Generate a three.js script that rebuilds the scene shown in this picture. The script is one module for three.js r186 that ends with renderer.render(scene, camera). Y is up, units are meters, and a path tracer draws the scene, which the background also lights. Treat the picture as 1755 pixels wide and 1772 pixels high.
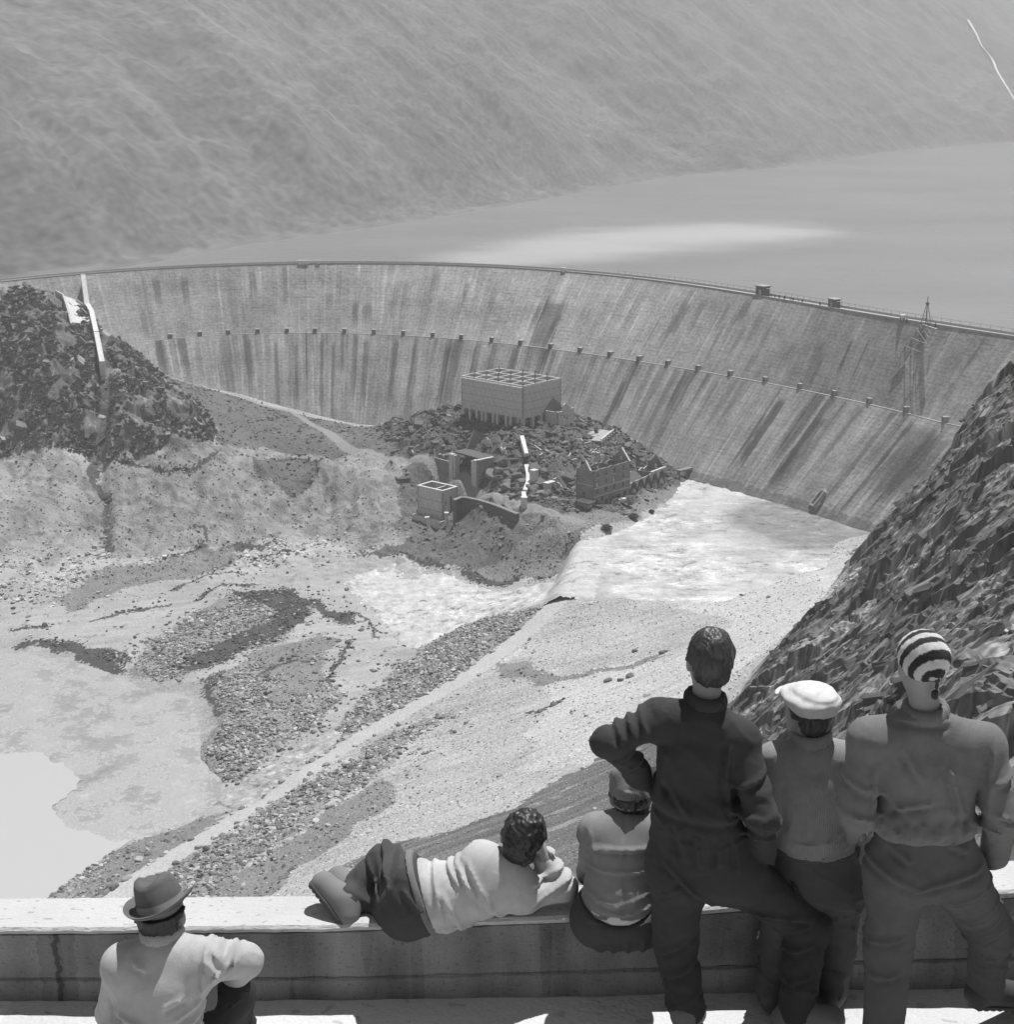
import * as THREE from 'three';
import { mergeGeometries, mergeVertices } from 'three/addons/utils/BufferGeometryUtils.js';

// ---------------------------------------------------------------- camera, sky, sun, exposure
const EYE = 3.8;                                     // eye height above the lookout ledge (y = 0)
const PITCH = 16 * Math.PI / 180, FOC = 2507, CX = 877.5, CY = 886;
const scene = new THREE.Scene();
const camera = new THREE.PerspectiveCamera(2 * Math.atan(886 / FOC) * 180 / Math.PI, 1015 / 1024, 0.1, 12000);
camera.position.set(0, EYE, 0);
camera.rotation.set(-PITCH, 0, 0);

{ // a plain bright summer sky with thin even cloud, no colour (the photograph is black and white)
  const W = 64, Hh = 32, d = new Float32Array(W * Hh * 4);
  for (let j = 0; j < Hh; j++) for (let i = 0; i < W; i++) {
    const up = Math.max(0, Math.sin(((j + 0.5) / Hh - 0.5) * Math.PI)), L = 0.17 - 0.06 * Math.sqrt(up);
    d.set([L, L, L, 1], (j * W + i) * 4);
  }
  const t = new THREE.DataTexture(d, W, Hh, THREE.RGBAFormat, THREE.FloatType);
  t.mapping = THREE.EquirectangularReflectionMapping; t.magFilter = THREE.LinearFilter; t.needsUpdate = true;
  scene.background = t; scene.environment = t;
}
const sun = new THREE.DirectionalLight(0xffffff, 3.6);
sun.position.set(160, 900, -265);
sun.target.position.set(0, -120, -420);
sun.position.add(sun.target.position);
sun.shadow.radius = 1.2; sun.castShadow = true;
sun.shadow.mapSize.set(4096, 4096);
Object.assign(sun.shadow.camera, { left: -520, right: 520, top: 520, bottom: -520, near: 10, far: 2500 });
scene.add(sun, sun.target);
const renderer = new THREE.WebGLRenderer({ antialias: true });
renderer.toneMapping = THREE.LinearToneMapping;
renderer.toneMappingExposure = 1.85;
renderer.shadowMap.enabled = true;
scene.fog = new THREE.FogExp2(0xffffff, 0.00021);

// ---------------------------------------------------------------- helpers
let seed = 12345;
const rnd = () => { seed = (seed + 0x6d2b79f5) | 0; let t = Math.imul(seed ^ (seed >>> 15), 1 | seed); t = (t + Math.imul(t ^ (t >>> 7), 61 | t)) ^ t; return ((t ^ (t >>> 14)) >>> 0) / 4294967296; };
const rr = (a, b) => a + (b - a) * rnd();
const clamp = (x, a, b) => Math.min(b, Math.max(a, x)), lerp = (a, b, t) => a + (b - a) * t;
const sstep = (a, b, x) => { const t = clamp((x - a) / (b - a), 0, 1); return t * t * (3 - 2 * t); };
const PERM = new Uint8Array(512), GR = new Float32Array(256);
{ const p = [...Array(256).keys()]; for (let i = 255; i > 0; i--) { const j = Math.floor(rnd() * (i + 1)); [p[i], p[j]] = [p[j], p[i]]; } for (let i = 0; i < 512; i++) PERM[i] = p[i & 255]; for (let i = 0; i < 256; i++) GR[i] = rnd() * 2 - 1; }
// value-gradient noise in 2 and 3 dimensions, about -1 .. 1
function n2(x, y) {
  const xi = Math.floor(x), yi = Math.floor(y), fx = x - xi, fy = y - yi, a = xi & 255, b = yi & 255;
  const u = fx * fx * fx * (fx * (fx * 6 - 15) + 10), v = fy * fy * fy * (fy * (fy * 6 - 15) + 10);
  const g = (h, dx, dy) => { const k = PERM[h] & 7, p = k < 4 ? dx : dy, q = k < 4 ? dy : dx; return ((k & 1) ? -p : p) + ((k & 2) ? -0.5 * q : 0.5 * q); };
  const A = PERM[a] + b, B = PERM[(a + 1) & 255] + b;
  const l0 = g(PERM[A & 511], fx, fy), l1 = g(PERM[B & 511], fx - 1, fy), l2 = g(PERM[(A + 1) & 511], fx, fy - 1), l3 = g(PERM[(B + 1) & 511], fx - 1, fy - 1);
  return 1.3 * ((l0 + (l1 - l0) * u) * (1 - v) + (l2 + (l3 - l2) * u) * v);
}
function v3(x, y, z) { // smooth value noise in 3-D
  const xi = Math.floor(x), yi = Math.floor(y), zi = Math.floor(z), fx = x - xi, fy = y - yi, fz = z - zi;
  const u = fx * fx * (3 - 2 * fx), v = fy * fy * (3 - 2 * fy), w = fz * fz * (3 - 2 * fz), X = xi & 255, Y = yi & 255, Z = zi & 255;
  const h = (i, j, k) => GR[PERM[(PERM[(PERM[(X + i) & 255] + Y + j) & 255] + Z + k) & 255]];
  const a = lerp(lerp(h(0, 0, 0), h(1, 0, 0), u), lerp(h(0, 1, 0), h(1, 1, 0), u), v), b = lerp(lerp(h(0, 0, 1), h(1, 0, 1), u), lerp(h(0, 1, 1), h(1, 1, 1), u), v);
  return lerp(a, b, w);
}
const fbm = (x, y, o = 4) => { let s = 0, a = 0.5; for (let i = 0; i < o; i++) { s += a * n2(x, y); x = x * 2.03 + 17.1; y = y * 2.03 - 9.7; a *= 0.5; } return s; };
const ridge = (x, y, o = 4) => { let s = 0, a = 0.5; for (let i = 0; i < o; i++) { s += a * (1 - 2 * Math.abs(n2(x, y))); x = x * 2.07 + 31.3; y = y * 2.07 + 5.9; a *= 0.5; } return s; };

// broken rock: cells with their own height and tilt; returns [height about -1..1, cell tone -1..1]
const FAC = [0, 0];
function facet(x, z, s) {
  x /= s; z /= s; const xi = Math.floor(x), zi = Math.floor(z); let bd = 9, bx = 0, bz = 0, bh = 0;
  for (let j = -1; j <= 1; j++) for (let i = -1; i <= 1; i++) { const h = PERM[(PERM[(xi + i) & 255] + zi + j) & 255], px = xi + i + (PERM[h] / 255), pz = zi + j + (PERM[h + 97] / 255), d = (px - x) ** 2 + (pz - z) ** 2; if (d < bd) { bd = d; bx = px - x; bz = pz - z; bh = h; } }
  FAC[0] = GR[bh] * 0.8 + 1.1 * (bx * GR[PERM[bh + 13]] + bz * GR[PERM[bh + 41]]); FAC[1] = GR[PERM[bh + 71]]; return FAC[0];
}

// survey: X to the right of the lookout, Z ahead of it, H below the eye, all in metres
const sP = Math.sin(PITCH), cP = Math.cos(PITCH);
const rayq = (px, py) => { const u = (px - CX) / FOC, v = (py - CY) / FOC; return [u, sP + v * cP, cP - v * sP]; };
const V = (X, H, Z) => new THREE.Vector3(X, EYE - H, -Z);
const atH = (px, py, H) => { const r = rayq(px, py); return [r[0] / r[1] * H, H, r[2] / r[1] * H]; };     // sighted point at a known level
const atZ = (px, py, Z) => { const r = rayq(px, py); return [r[0] / r[2] * Z, r[1] / r[2] * Z, Z]; };     // sighted point at a known distance
const wZ = (px, py, Z) => V(...atZ(px, py, Z));

const names = new Map();
const numbered = (n) => { const k = names.get(n) ?? 0; names.set(n, k + 1); return k ? n + '_' + String(k).padStart(3, '0') : n; };
const shade = (o) => { o.traverse((m) => { if (m.isMesh) { m.castShadow = true; m.receiveShadow = true; } }); return o; };
function tag(o, label, category, group) { o.name = numbered(o.name); Object.assign(o.userData, { label, category }); if (group) o.userData.group = group; scene.add(shade(o)); return o; }
function thing(name, label, category, group) { const g = new THREE.Group(); g.name = name; return tag(g, label, category, group); }
function struct(name, geo, mat, label) { const m = new THREE.Mesh(geo, mat); m.name = numbered(name); m.userData.kind = 'structure'; if (label) m.userData.label = label; scene.add(shade(m)); return m; }
function part(name, geo, mat, parent) { const m = new THREE.Mesh(geo, mat); m.name = name; m.castShadow = m.receiveShadow = true; parent.add(m); return m; }
const grey = (l) => new THREE.Color().setRGB(l, l, l);
const mats = new Map();
function M(l, rough = 0.9, extra = {}) { const m = new THREE.MeshStandardMaterial({ color: grey(l), roughness: rough, ...extra }); return m; }
function tex(W, Hh, fn, { srgb = true, wrap = true } = {}) { // fn -> linear grey 0..1
  const d = new Uint8Array(W * Hh * 4);
  for (let j = 0, o = 0; j < Hh; j++) for (let i = 0; i < W; i++, o += 4) {
    let v = clamp(fn(i, j), 0, 1);
    if (srgb) v = v <= 0.0031308 ? v * 12.92 : 1.055 * Math.pow(v, 1 / 2.4) - 0.055;
    d[o] = d[o + 1] = d[o + 2] = v * 255 + 0.5; d[o + 3] = 255;
  }
  const t = new THREE.DataTexture(d, W, Hh, THREE.RGBAFormat);
  if (srgb) t.colorSpace = THREE.SRGBColorSpace;
  t.magFilter = THREE.LinearFilter; t.minFilter = THREE.LinearFilter;
  if (wrap) t.wrapS = t.wrapT = THREE.RepeatWrapping;
  t.needsUpdate = true; return t;
}
const rep = (t, x, y) => { const c = t.clone(); c.repeat.set(x, y); c.needsUpdate = true; return c; };
// box uv in metres for plain built things
function uvBox(g, s = 1) {
  const gg = g.index ? g.toNonIndexed() : g; gg.computeVertexNormals();
  const p = gg.attributes.position, n = gg.attributes.normal, uv = new Float32Array(p.count * 2);
  for (let i = 0; i < p.count; i++) {
    const ax = Math.abs(n.getX(i)), ay = Math.abs(n.getY(i)), az = Math.abs(n.getZ(i));
    if (ay > ax && ay > az) { uv[2 * i] = p.getX(i) * s; uv[2 * i + 1] = p.getZ(i) * s; }
    else if (ax > az) { uv[2 * i] = p.getZ(i) * s; uv[2 * i + 1] = p.getY(i) * s; }
    else { uv[2 * i] = p.getX(i) * s; uv[2 * i + 1] = p.getY(i) * s; }
  }
  gg.setAttribute('uv', new THREE.BufferAttribute(uv, 2)); return gg;
}
const box = (x0, x1, y0, y1, z0, z1) => new THREE.BoxGeometry(x1 - x0, y1 - y0, z1 - z0).translate((x0 + x1) / 2, (y0 + y1) / 2, (z0 + z1) / 2);
const merge = (list) => mergeGeometries(list.map((g) => { const q = g.index ? g.toNonIndexed() : g; for (const k of Object.keys(q.attributes)) if (!['position', 'normal', 'uv'].includes(k)) q.deleteAttribute(k); return q; }));
function bar(a, b, r, sides = 6) { // a straight round bar
  const d = new THREE.Vector3().subVectors(b, a), g = new THREE.CylinderGeometry(r, r, d.length(), sides);
  g.applyQuaternion(new THREE.Quaternion().setFromUnitVectors(new THREE.Vector3(0, 1, 0), d.clone().normalize()));
  return g.translate((a.x + b.x) / 2, (a.y + b.y) / 2, (a.z + b.z) / 2);
}
function beam(a, b, w, h) { // a straight square beam
  const d = new THREE.Vector3().subVectors(b, a), g = new THREE.BoxGeometry(w, h, d.length());
  const m = new THREE.Matrix4().lookAt(a, b, new THREE.Vector3(0, 1, 0)); g.applyMatrix4(m);
  return g.translate((a.x + b.x) / 2, (a.y + b.y) / 2, (a.z + b.z) / 2);
}
console.log('base');
// ---------------------------------------------------------------- the dam's shape (a curved gravity dam: radius about a vertical axis, by bearing and level)
const DC = [-80.75, 514.25], HCREST = 85, HBERM = 117.3, HLAKE = 89;
const poly = (k, t) => k.reduce((s, c) => s * t + c, 0);
const rCrest = (t) => poly([20.285, 5.011, -46.673, -4.776, 256.915], clamp(t, -0.80, 1.60));
const rBermRaw = (t) => poly([-21.299, 83.465, -46.842, -35.522, 229.113], t);
const rBerm = (t) => { const k = clamp(t, -0.47, 1.50); return rCrest(t) - (rCrest(k) - rBermRaw(k)); };
const damR = (t, H) => H < HBERM ? lerp(rCrest(t), rBerm(t), (H - HCREST) / (HBERM - HCREST)) : rBerm(t) - 0.75 * (H - HBERM);
const damP = (t, H, off = 0) => { const r = damR(t, H) + off; return V(DC[0] + r * Math.sin(t), H, DC[1] + r * Math.cos(t)); };
function damHit(px, py) { // sight line -> bearing and level on the downstream face
  for (let H = 84; H < 200; H += 0.2) { const [X, , Z] = atH(px, py, H), t = Math.atan2(X - DC[0], Z - DC[1]); if (Math.hypot(X - DC[0], Z - DC[1]) >= damR(t, H) && H > HCREST + 0.1) return [t, H]; }
  return [0, 160];
}

// ---------------------------------------------------------------- levels of the ground, sighted point by point: [px, py, H]
const CTRL = [
  // left abutment hill
  [-120, 500, 92], [0, 507, 92], [60, 512, 93], [110, 522, 95], [120, 560, 101], [60, 560, 100], [0, 570, 102], [150, 600, 109], [60, 620, 112], [0, 640, 118], [-120, 620, 116],
  [220, 600, 119], [225, 640, 123], [150, 660, 121], [80, 690, 127], [0, 710, 132], [-120, 700, 131], [100, 760, 142], [0, 770, 146], [-120, 770, 147], [160, 780, 147], [200, 720, 133], [230, 690, 128],
  [300, 690, 130], [340, 715, 135], [365, 742, 141], [300, 740, 137], [220, 745, 138], [372, 772, 150], [300, 790, 151], [230, 805, 151.5],
  // plateau, road along the dam, foot of the dam
  [290, 652, 134], [345, 668, 138], [400, 678, 141], [450, 692, 147], [500, 712, 150], [545, 737, 153], [620, 741, 158], [660, 738, 155], [420, 745, 148], [470, 755, 149.5], [420, 768, 149.5],
  [560, 762, 151], [620, 782, 151.5], [700, 804, 152], [780, 836, 152.5], [850, 862, 153.5], [930, 886, 154.5], [1010, 905, 155.2], [640, 765, 149], [700, 760, 146],
  // scree bank and the pit
  [60, 797, 150.5], [-120, 800, 150], [120, 812, 152], [30, 870, 160], [100, 900, 166], [-100, 900, 163], [160, 940, 174], [60, 960, 172], [-100, 980, 171], [30, 1010, 175],
  [250, 830, 156], [330, 805, 151.5], [400, 795, 151], [470, 790, 151], [560, 796, 152], [600, 812, 154], [250, 900, 168], [330, 880, 165], [420, 870, 164], [500, 870, 166], [560, 850, 163], [600, 880, 168],
  [200, 965, 177.5], [270, 975, 177.5], [340, 965, 177], [430, 945, 176.5], [500, 935, 176], [560, 945, 176.5], [640, 960, 175.5], [640, 870, 163], [690, 830, 155], [670, 900, 167], [720, 930, 170],
  [440, 805, 153], [470, 828, 162], [515, 842, 165], [560, 822, 160], [605, 830, 157.5], [630, 850, 160], [645, 835, 157], [590, 905, 171], [650, 905, 168], [380, 840, 158], [300, 850, 159.5], [430, 900, 170], [300, 925, 171], [220, 870, 164],
  // knoll with the ruins
  [700, 738, 144], [740, 720, 138], [800, 715, 136], [830, 728, 136], [900, 752, 136.5], [965, 738, 136.5], [990, 745, 139], [1000, 765, 141], [1060, 752, 143], [1060, 790, 146], [1100, 800, 152], [860, 765, 138], [900, 790, 142], [950, 790, 142], [960, 820, 146],
  [760, 765, 141], [745, 800, 149], [800, 790, 148], [840, 780, 141], [850, 820, 149], [870, 845, 151.5], [940, 850, 151], [930, 870, 153], [985, 850, 152], [1000, 880, 154.5],
  [1050, 900, 155.2], [1100, 870, 155], [1160, 840, 155.5], [1180, 822, 156.5], [1040, 918, 156], [1110, 888, 155.8],
  [760, 880, 166], [740, 905, 169], [800, 900, 166], [860, 900, 160], [830, 920, 165], [760, 935, 170], [950, 918, 157], [990, 925, 157.5], [880, 940, 164], [820, 960, 170], [760, 960, 173], [700, 960, 174.5], [840, 990, 174],
  [900, 980, 170], [960, 960, 165], [1000, 945, 160], [985, 975, 167], [870, 1010, 175],
  // bed of the upper basin
  [1250, 850, 161], [1250, 900, 161], [1400, 930, 161], [1100, 960, 161], [1300, 990, 161], [1150, 1000, 160.5], [1050, 1000, 161], [1420, 900, 161], [1500, 930, 157],
  // weir, rapids and flats
  [1005, 990, 161], [960, 1010, 171], [930, 1030, 172.5], [800, 1030, 175], [700, 1020, 176], [600, 1000, 176.2], [450, 990, 177], [300, 1010, 178], [150, 1050, 178.6], [0, 1060, 179], [-120, 1060, 179], [700, 1100, 177], [600, 1100, 177.6], [650, 1180, 178.5],
  [520, 1040, 177], [400, 1060, 177.5], [300, 1100, 179], [420, 1110, 177.5], [250, 1170, 180.5], [100, 1130, 181], [0, 1110, 180.5], [500, 1060, 176.5], [560, 1060, 178.5], [480, 1110, 179.5], [380, 1150, 180.5],
  [540, 1130, 177.2], [450, 1200, 177.5], [420, 1250, 178.5], [500, 1220, 177.8], [390, 1300, 180], [560, 1230, 179.3], [480, 1290, 180.5], [400, 1370, 181.8], [450, 1330, 181],
  [200, 1250, 185], [0, 1250, 186], [100, 1400, 186], [0, 1500, 186], [250, 1350, 185], [-120, 1350, 186], [340, 1330, 183.5],
  // the road on the near bank
  [975, 1030, 159.5], [935, 1070, 162.5], [870, 1125, 166.5], [800, 1175, 170], [720, 1220, 172.5], [620, 1275, 174.5], [520, 1340, 176], [420, 1405, 177], [300, 1480, 178], [200, 1545, 178.5], [100, 1620, 179],
  [860, 1090, 170.5], [760, 1150, 174], [650, 1220, 177], [560, 1290, 179], [430, 1390, 181], [320, 1435, 182.6], [200, 1475, 182.6], [60, 1560, 182.8], [0, 1600, 183],
  // talus right of the road
  [1010, 1032, 157.4], [1060, 1027, 157.0], [1150, 1033, 156.8], [1240, 1034, 156.6], [1330, 1007, 156.6], [1420, 972, 156.6], [1485, 942, 156], [1100, 1080, 159.5], [1200, 1090, 153], [1300, 1060, 150], [1400, 1010, 148], [1460, 985, 147],
  [1000, 1110, 163], [900, 1190, 166], [1100, 1150, 158], [1250, 1130, 147], [1350, 1080, 140], [1430, 1040, 138], [1250, 1180, 139], [1150, 1200, 150], [1030, 1200, 158],
  [780, 1290, 170], [900, 1280, 163], [1000, 1270, 154], [950, 1350, 148], [820, 1370, 158], [700, 1380, 166], [560, 1420, 170], [450, 1480, 172], [330, 1550, 174], [200, 1620, 176],
  [1100, 1280, 146], [1150, 1350, 128], [1000, 1410, 134], [900, 1450, 136], [750, 1460, 146], [620, 1520, 150], [500, 1540, 158], [700, 1560, 132], [900, 1540, 122], [1050, 1500, 112], [400, 1620, 155],
  [1230, 1270, 127], [1200, 1400, 108], [1150, 1550, 88], [900, 1650, 92], [600, 1700, 104],
  // crag on the right: its brow, and the ground before and behind it
  [1760, 632, 60], [1725, 665, 64], [1690, 705, 69], [1655, 765, 76], [1625, 815, 84], [1580, 868, 91], [1530, 918, 98], [1495, 945, 101], [1475, 1000, 103], [1445, 1050, 105], [1390, 1092, 106], [1345, 1132, 108], [1310, 1190, 110], [1270, 1230, 114],
  [1850, 560, 52], [1700, 800, 64], [1650, 880, 78], [1560, 960, 93], [1600, 1000, 82], [1520, 1060, 92], [1430, 1130, 100], [1500, 1150, 84], [1640, 900, 74], [1645, 1000, 70], [1640, 1110, 66], [1660, 1000, 66], [1660, 1110, 62], [1740, 900, 62], [1740, 1050, 58], [1700, 1200, 55],
  [1400, 1230, 92], [1350, 1300, 96], [1500, 1300, 70], [1650, 1350, 50], [1850, 900, 52], [1850, 1200, 42], [1850, 1500, 36], [1500, 1500, 55], [1350, 1450, 82],
];
// points behind brows or under the lookout, [X, Z, H]
const CTRL3 = [
  [-330, 760, 165], [-200, 790, 170], [-60, 770, 165], [60, 740, 165], [200, 700, 160], [200, 560, 160],
  [92, 372, 133], [104, 372, 122], [118, 374, 112], [135, 376, 104], [150, 376, 98], [190, 380, 92], [130, 440, 150], [160, 440, 142], [200, 450, 130], [150, 500, 158], [200, 500, 150], [86, 340, 129],
  [-330, 560, 150], [-330, 400, 185], [-330, 250, 186], [-330, 120, 186], [-200, 120, 180], [-200, 220, 185], [-120, 200, 178],
  [-330, 30, 150], [-150, 60, 140], [-80, 110, 128], [-30, 120, 112], [20, 110, 95], [60, 110, 62], [120, 150, 42], [190, 200, 40], [190, 330, 60], [-330, 5, 120],
  [-40, 40, 60], [0, 40, 50], [30, 40, 42], [60, 50, 40], [120, 60, 25], [190, 60, 20], [-100, 30, 90], [0, 15, 24], [-20, 12, 24], [20, 12, 22], [0, 6.5, 12], [-12, 6.5, 14], [12, 6.5, 12], [60, 8, 14], [-60, 8, 40], [190, 8, 10],
];
const PTS = [...CTRL.map(([px, py, H]) => { const [X, , Z] = atH(px, py, H); return [X, Z, H]; }), ...CTRL3];
const RBF = (() => { // linear radial basis through all points, affine trend
  const n = PTS.length, m = n + 3, A = Array.from({ length: m }, () => new Float64Array(m + 1));
  for (let i = 0; i < n; i++) { const [x, z, h] = PTS[i]; for (let j = 0; j < n; j++) A[i][j] = Math.hypot(x - PTS[j][0], z - PTS[j][1]); A[i][i] += -0.8; A[i][n] = A[n][i] = 1; A[i][n + 1] = A[n + 1][i] = x / 100; A[i][n + 2] = A[n + 2][i] = z / 100; A[i][m] = h; }
  for (let c = 0; c < m; c++) {
    let p = c; for (let r = c + 1; r < m; r++) if (Math.abs(A[r][c]) > Math.abs(A[p][c])) p = r; [A[c], A[p]] = [A[p], A[c]];
    for (let r = c + 1; r < m; r++) { const f = A[r][c] / A[c][c]; if (f) for (let k = c; k <= m; k++) A[r][k] -= f * A[c][k]; }
  }
  const w = new Float64Array(m); for (let r = m - 1; r >= 0; r--) { let s = A[r][m]; for (let k = r + 1; k < m; k++) s -= A[r][k] * w[k]; w[r] = s / A[r][r]; }
  const xs = Float64Array.from(PTS, (p) => p[0]), zs = Float64Array.from(PTS, (p) => p[1]);
  return (x, z) => { let s = w[n] + w[n + 1] * x / 100 + w[n + 2] * z / 100; for (let i = 0; i < n; i++) { const dx = x - xs[i], dz = z - zs[i]; s += w[i] * Math.sqrt(dx * dx + dz * dz); } return s; };
})();
// tabulated on a 2 m grid for sighting and painting
const GX0 = -332, GX1 = 204, GZ0 = 4, GZ1 = 764, GS = 2, GW = (GX1 - GX0) / GS + 1, GH = (GZ1 - GZ0) / GS + 1;
const BASE = new Float32Array(GW * GH);
for (let j = 0; j < GH; j++) for (let i = 0; i < GW; i++) BASE[j * GW + i] = RBF(GX0 + i * GS, GZ0 + j * GS);
const bil = (T, x, z) => { const u = clamp((x - GX0) / GS, 0, GW - 1.001), v = clamp((z - GZ0) / GS, 0, GH - 1.001), i = u | 0, j = v | 0, a = u - i, b = v - j, o = j * GW + i; return (T[o] * (1 - a) + T[o + 1] * a) * (1 - b) + (T[o + GW] * (1 - a) + T[o + GW + 1] * a) * b; };
function hit(px, py, z0 = 40) { // sight line -> [X, Z] on the ground
  const [u, d, f] = rayq(px, py);
  for (let z = z0; z < 760; z += 0.5) { const x = u / f * z; if (x < GX0 || x > GX1) continue; if (d / f * z >= bil(BASE, x, z)) return [x, z]; }
  return [u / f * 700, 700];
}
console.log('rbf', PTS.length);

// ---------------------------------------------------------------- what the ground is made of
const SURF = { // albedo, relief amplitude, streak
  gravel: { a: 0.30, amp: 0.5 }, hill: { a: 0.12, amp: 4.2 }, scree: { a: 0.185, amp: 2.2 }, earth: { a: 0.10, amp: 1.3 }, knoll: { a: 0.075, amp: 2.6 }, road: { a: 0.36, amp: 0.08 }, silt: { a: 0.29, amp: 0.2 },
  rubble: { a: 0.19, amp: 1.1 }, slab: { a: 0.085, amp: 0.7 }, talus: { a: 0.38, amp: 0.35 }, crag: { a: 0.10, amp: 1.6 }, wet: { a: 0.05, amp: 0.8 }, dusty: { a: 0.16, amp: 0.45 }, track: { a: 0.2, amp: 0.1 }, pale: { a: 0.31, amp: 0.6 }, crack: { a: 0.07, amp: 4.2 },
};
const KEYS = Object.keys(SURF), ID = new Uint8Array(4096 * 0 + 1072 * 1520), MS = 0.5, MW = 1072, MH = 1520;   // half-metre map
const cell = (x, z) => [(x - GX0) / MS, (z - GZ0) / MS];
function rasterWorld(pts, id, T = ID) {
  const q = pts.map(([x, z]) => cell(x, z)); let y0 = 1e9, y1 = -1e9; for (const p of q) { y0 = Math.min(y0, p[1]); y1 = Math.max(y1, p[1]); }
  for (let y = Math.max(0, Math.floor(y0)); y <= Math.min(MH - 1, Math.ceil(y1)); y++) {
    const xs = []; for (let i = 0; i < q.length; i++) { const a = q[i], b = q[(i + 1) % q.length]; if ((a[1] <= y) !== (b[1] <= y)) xs.push(a[0] + (y - a[1]) / (b[1] - a[1]) * (b[0] - a[0])); }
    xs.sort((a, b) => a - b);
    for (let k = 0; k + 1 < xs.length; k += 2) for (let x = Math.max(0, Math.ceil(xs[k])); x <= Math.min(MW - 1, Math.floor(xs[k + 1])); x++) T[y * MW + x] = id;
  }
}
const paint = (name, pts) => rasterWorld(pts.map(([x, y]) => hit(x, y)), KEYS.indexOf(name));
function ribbon(pts, w) { // world polyline -> outline
  const L = [], R = []; pts.forEach((p, i) => { const a = pts[Math.max(0, i - 1)], b = pts[Math.min(pts.length - 1, i + 1)], dx = b[0] - a[0], dz = b[1] - a[1], l = Math.hypot(dx, dz) || 1, ww = Array.isArray(w) ? w[i] : w; L.push([p[0] - dz / l * ww / 2, p[1] + dx / l * ww / 2]); R.unshift([p[0] + dz / l * ww / 2, p[1] - dx / l * ww / 2]); });
  return [...L, ...R];
}
function dense(pts, step = 3) { const c = new THREE.CatmullRomCurve3(pts.map(([x, z]) => new THREE.Vector3(x, 0, z))), n = Math.max(4, Math.round(c.getLength() / step)); return c.getSpacedPoints(n).map((p) => [p.x, p.z]); }
paint('hill', [[-200, 470], [0, 497], [110, 518], [165, 555], [240, 597], [300, 650], [330, 690], [374, 742], [365, 778], [230, 815], [175, 800], [60, 785], [-200, 795]]);
paint('earth', [[240, 592], [300, 640], [450, 680], [560, 725], [700, 715], [815, 695], [760, 800], [600, 790], [470, 775], [372, 778], [374, 742], [330, 690]]);
paint('scree', [[-200, 788], [60, 783], [110, 800], [180, 830], [230, 808], [370, 772], [470, 770], [560, 782], [690, 812], [720, 880], [740, 930], [620, 955], [480, 945], [360, 975], [270, 990], [190, 975], [100, 1030], [-200, 1060]]);
paint('pale', [[-100, 960], [60, 975], [170, 968], [330, 960], [480, 935], [600, 940], [620, 965], [450, 990], [300, 1005], [150, 1060], [-100, 1070]]);
paint('knoll', [[640, 745], [730, 712], [815, 700], [965, 715], [1060, 745], [1150, 800], [1190, 822], [1165, 850], [1040, 905], [950, 895], [860, 868], [780, 840], [690, 805]]);
paint('earth', [[690, 815], [780, 842], [860, 870], [950, 900], [1040, 908], [1010, 960], [940, 1000], [870, 1015], [820, 985], [740, 975], [620, 962], [720, 935]]);
paint('dusty', [[1000, 890], [1060, 885], [1160, 838], [1195, 825], [1160, 860], [1050, 918], [990, 930], [900, 910], [950, 895]]);
paint('dusty', [[820, 985], [960, 915], [1000, 925], [1005, 950], [930, 1000], [875, 1012]]);  // lighter colour paints the lit slope of the mound
paint('silt', [[-200, 1060], [150, 1045], [300, 1000], [450, 985], [620, 965], [760, 985], [860, 1015], [960, 1010], [990, 1030], [860, 1090], [700, 1180], [560, 1290], [440, 1400], [300, 1500], [-200, 1500]]);
paint('wet', [[275, 970], [320, 962], [345, 950], [362, 962], [310, 976]]); paint('wet', [[362, 968], [400, 955], [432, 938], [450, 948], [490, 945], [432, 964], [380, 975]]);  // dark patches along the scarp edges
paint('earth', [[430, 790], [520, 788], [570, 800], [560, 850], [500, 860], [450, 830]]);  // darker patch in the hollow of the scree bank
paint('dusty', [[180, 990], [300, 968], [420, 960], [400, 990], [230, 1020], [90, 1060], [100, 1040]]);
paint('crack', [[175, 560], [185, 560], [190, 700], [178, 830], [192, 960], [178, 965], [164, 800], [172, 700]]);
// gravel bars by the lower pool
paint('rubble', [[230, 1120], [330, 1070], [440, 1025], [520, 1030], [560, 1060], [470, 1110], [380, 1150], [290, 1185], [240, 1165]]);
paint('wet', [[420, 1030], [500, 1018], [545, 1040], [540, 1075], [470, 1100], [400, 1140], [330, 1165], [300, 1150], [400, 1100], [480, 1060]]);
paint('wet', [[510, 1030], [570, 1040], [605, 1065], [598, 1085], [560, 1055], [512, 1048]]);
paint('wet', [[40, 1113], [100, 1110], [180, 1125], [235, 1160], [190, 1150], [110, 1122], [45, 1122]]);
paint('dusty', [[360, 1185], [450, 1115], [540, 1100], [620, 1140], [590, 1200], [520, 1260], [420, 1330], [370, 1345], [335, 1315], [370, 1260]]);
paint('rubble', [[360, 1185], [420, 1150], [470, 1170], [440, 1240], [560, 1190], [640, 1150], [585, 1220], [500, 1290], [400, 1350], [370, 1345], [335, 1315], [370, 1260]]);
paint('rubble', [[650, 1210], [720, 1130], [780, 1080], [850, 1060], [945, 1040], [960, 1045], [850, 1130], [760, 1190], [640, 1255], [560, 1300], [440, 1385], [420, 1375], [520, 1300]]);
paint('silt', [[560, 1120], [620, 1090], [680, 1100], [640, 1190], [590, 1200], [560, 1150]]);
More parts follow.
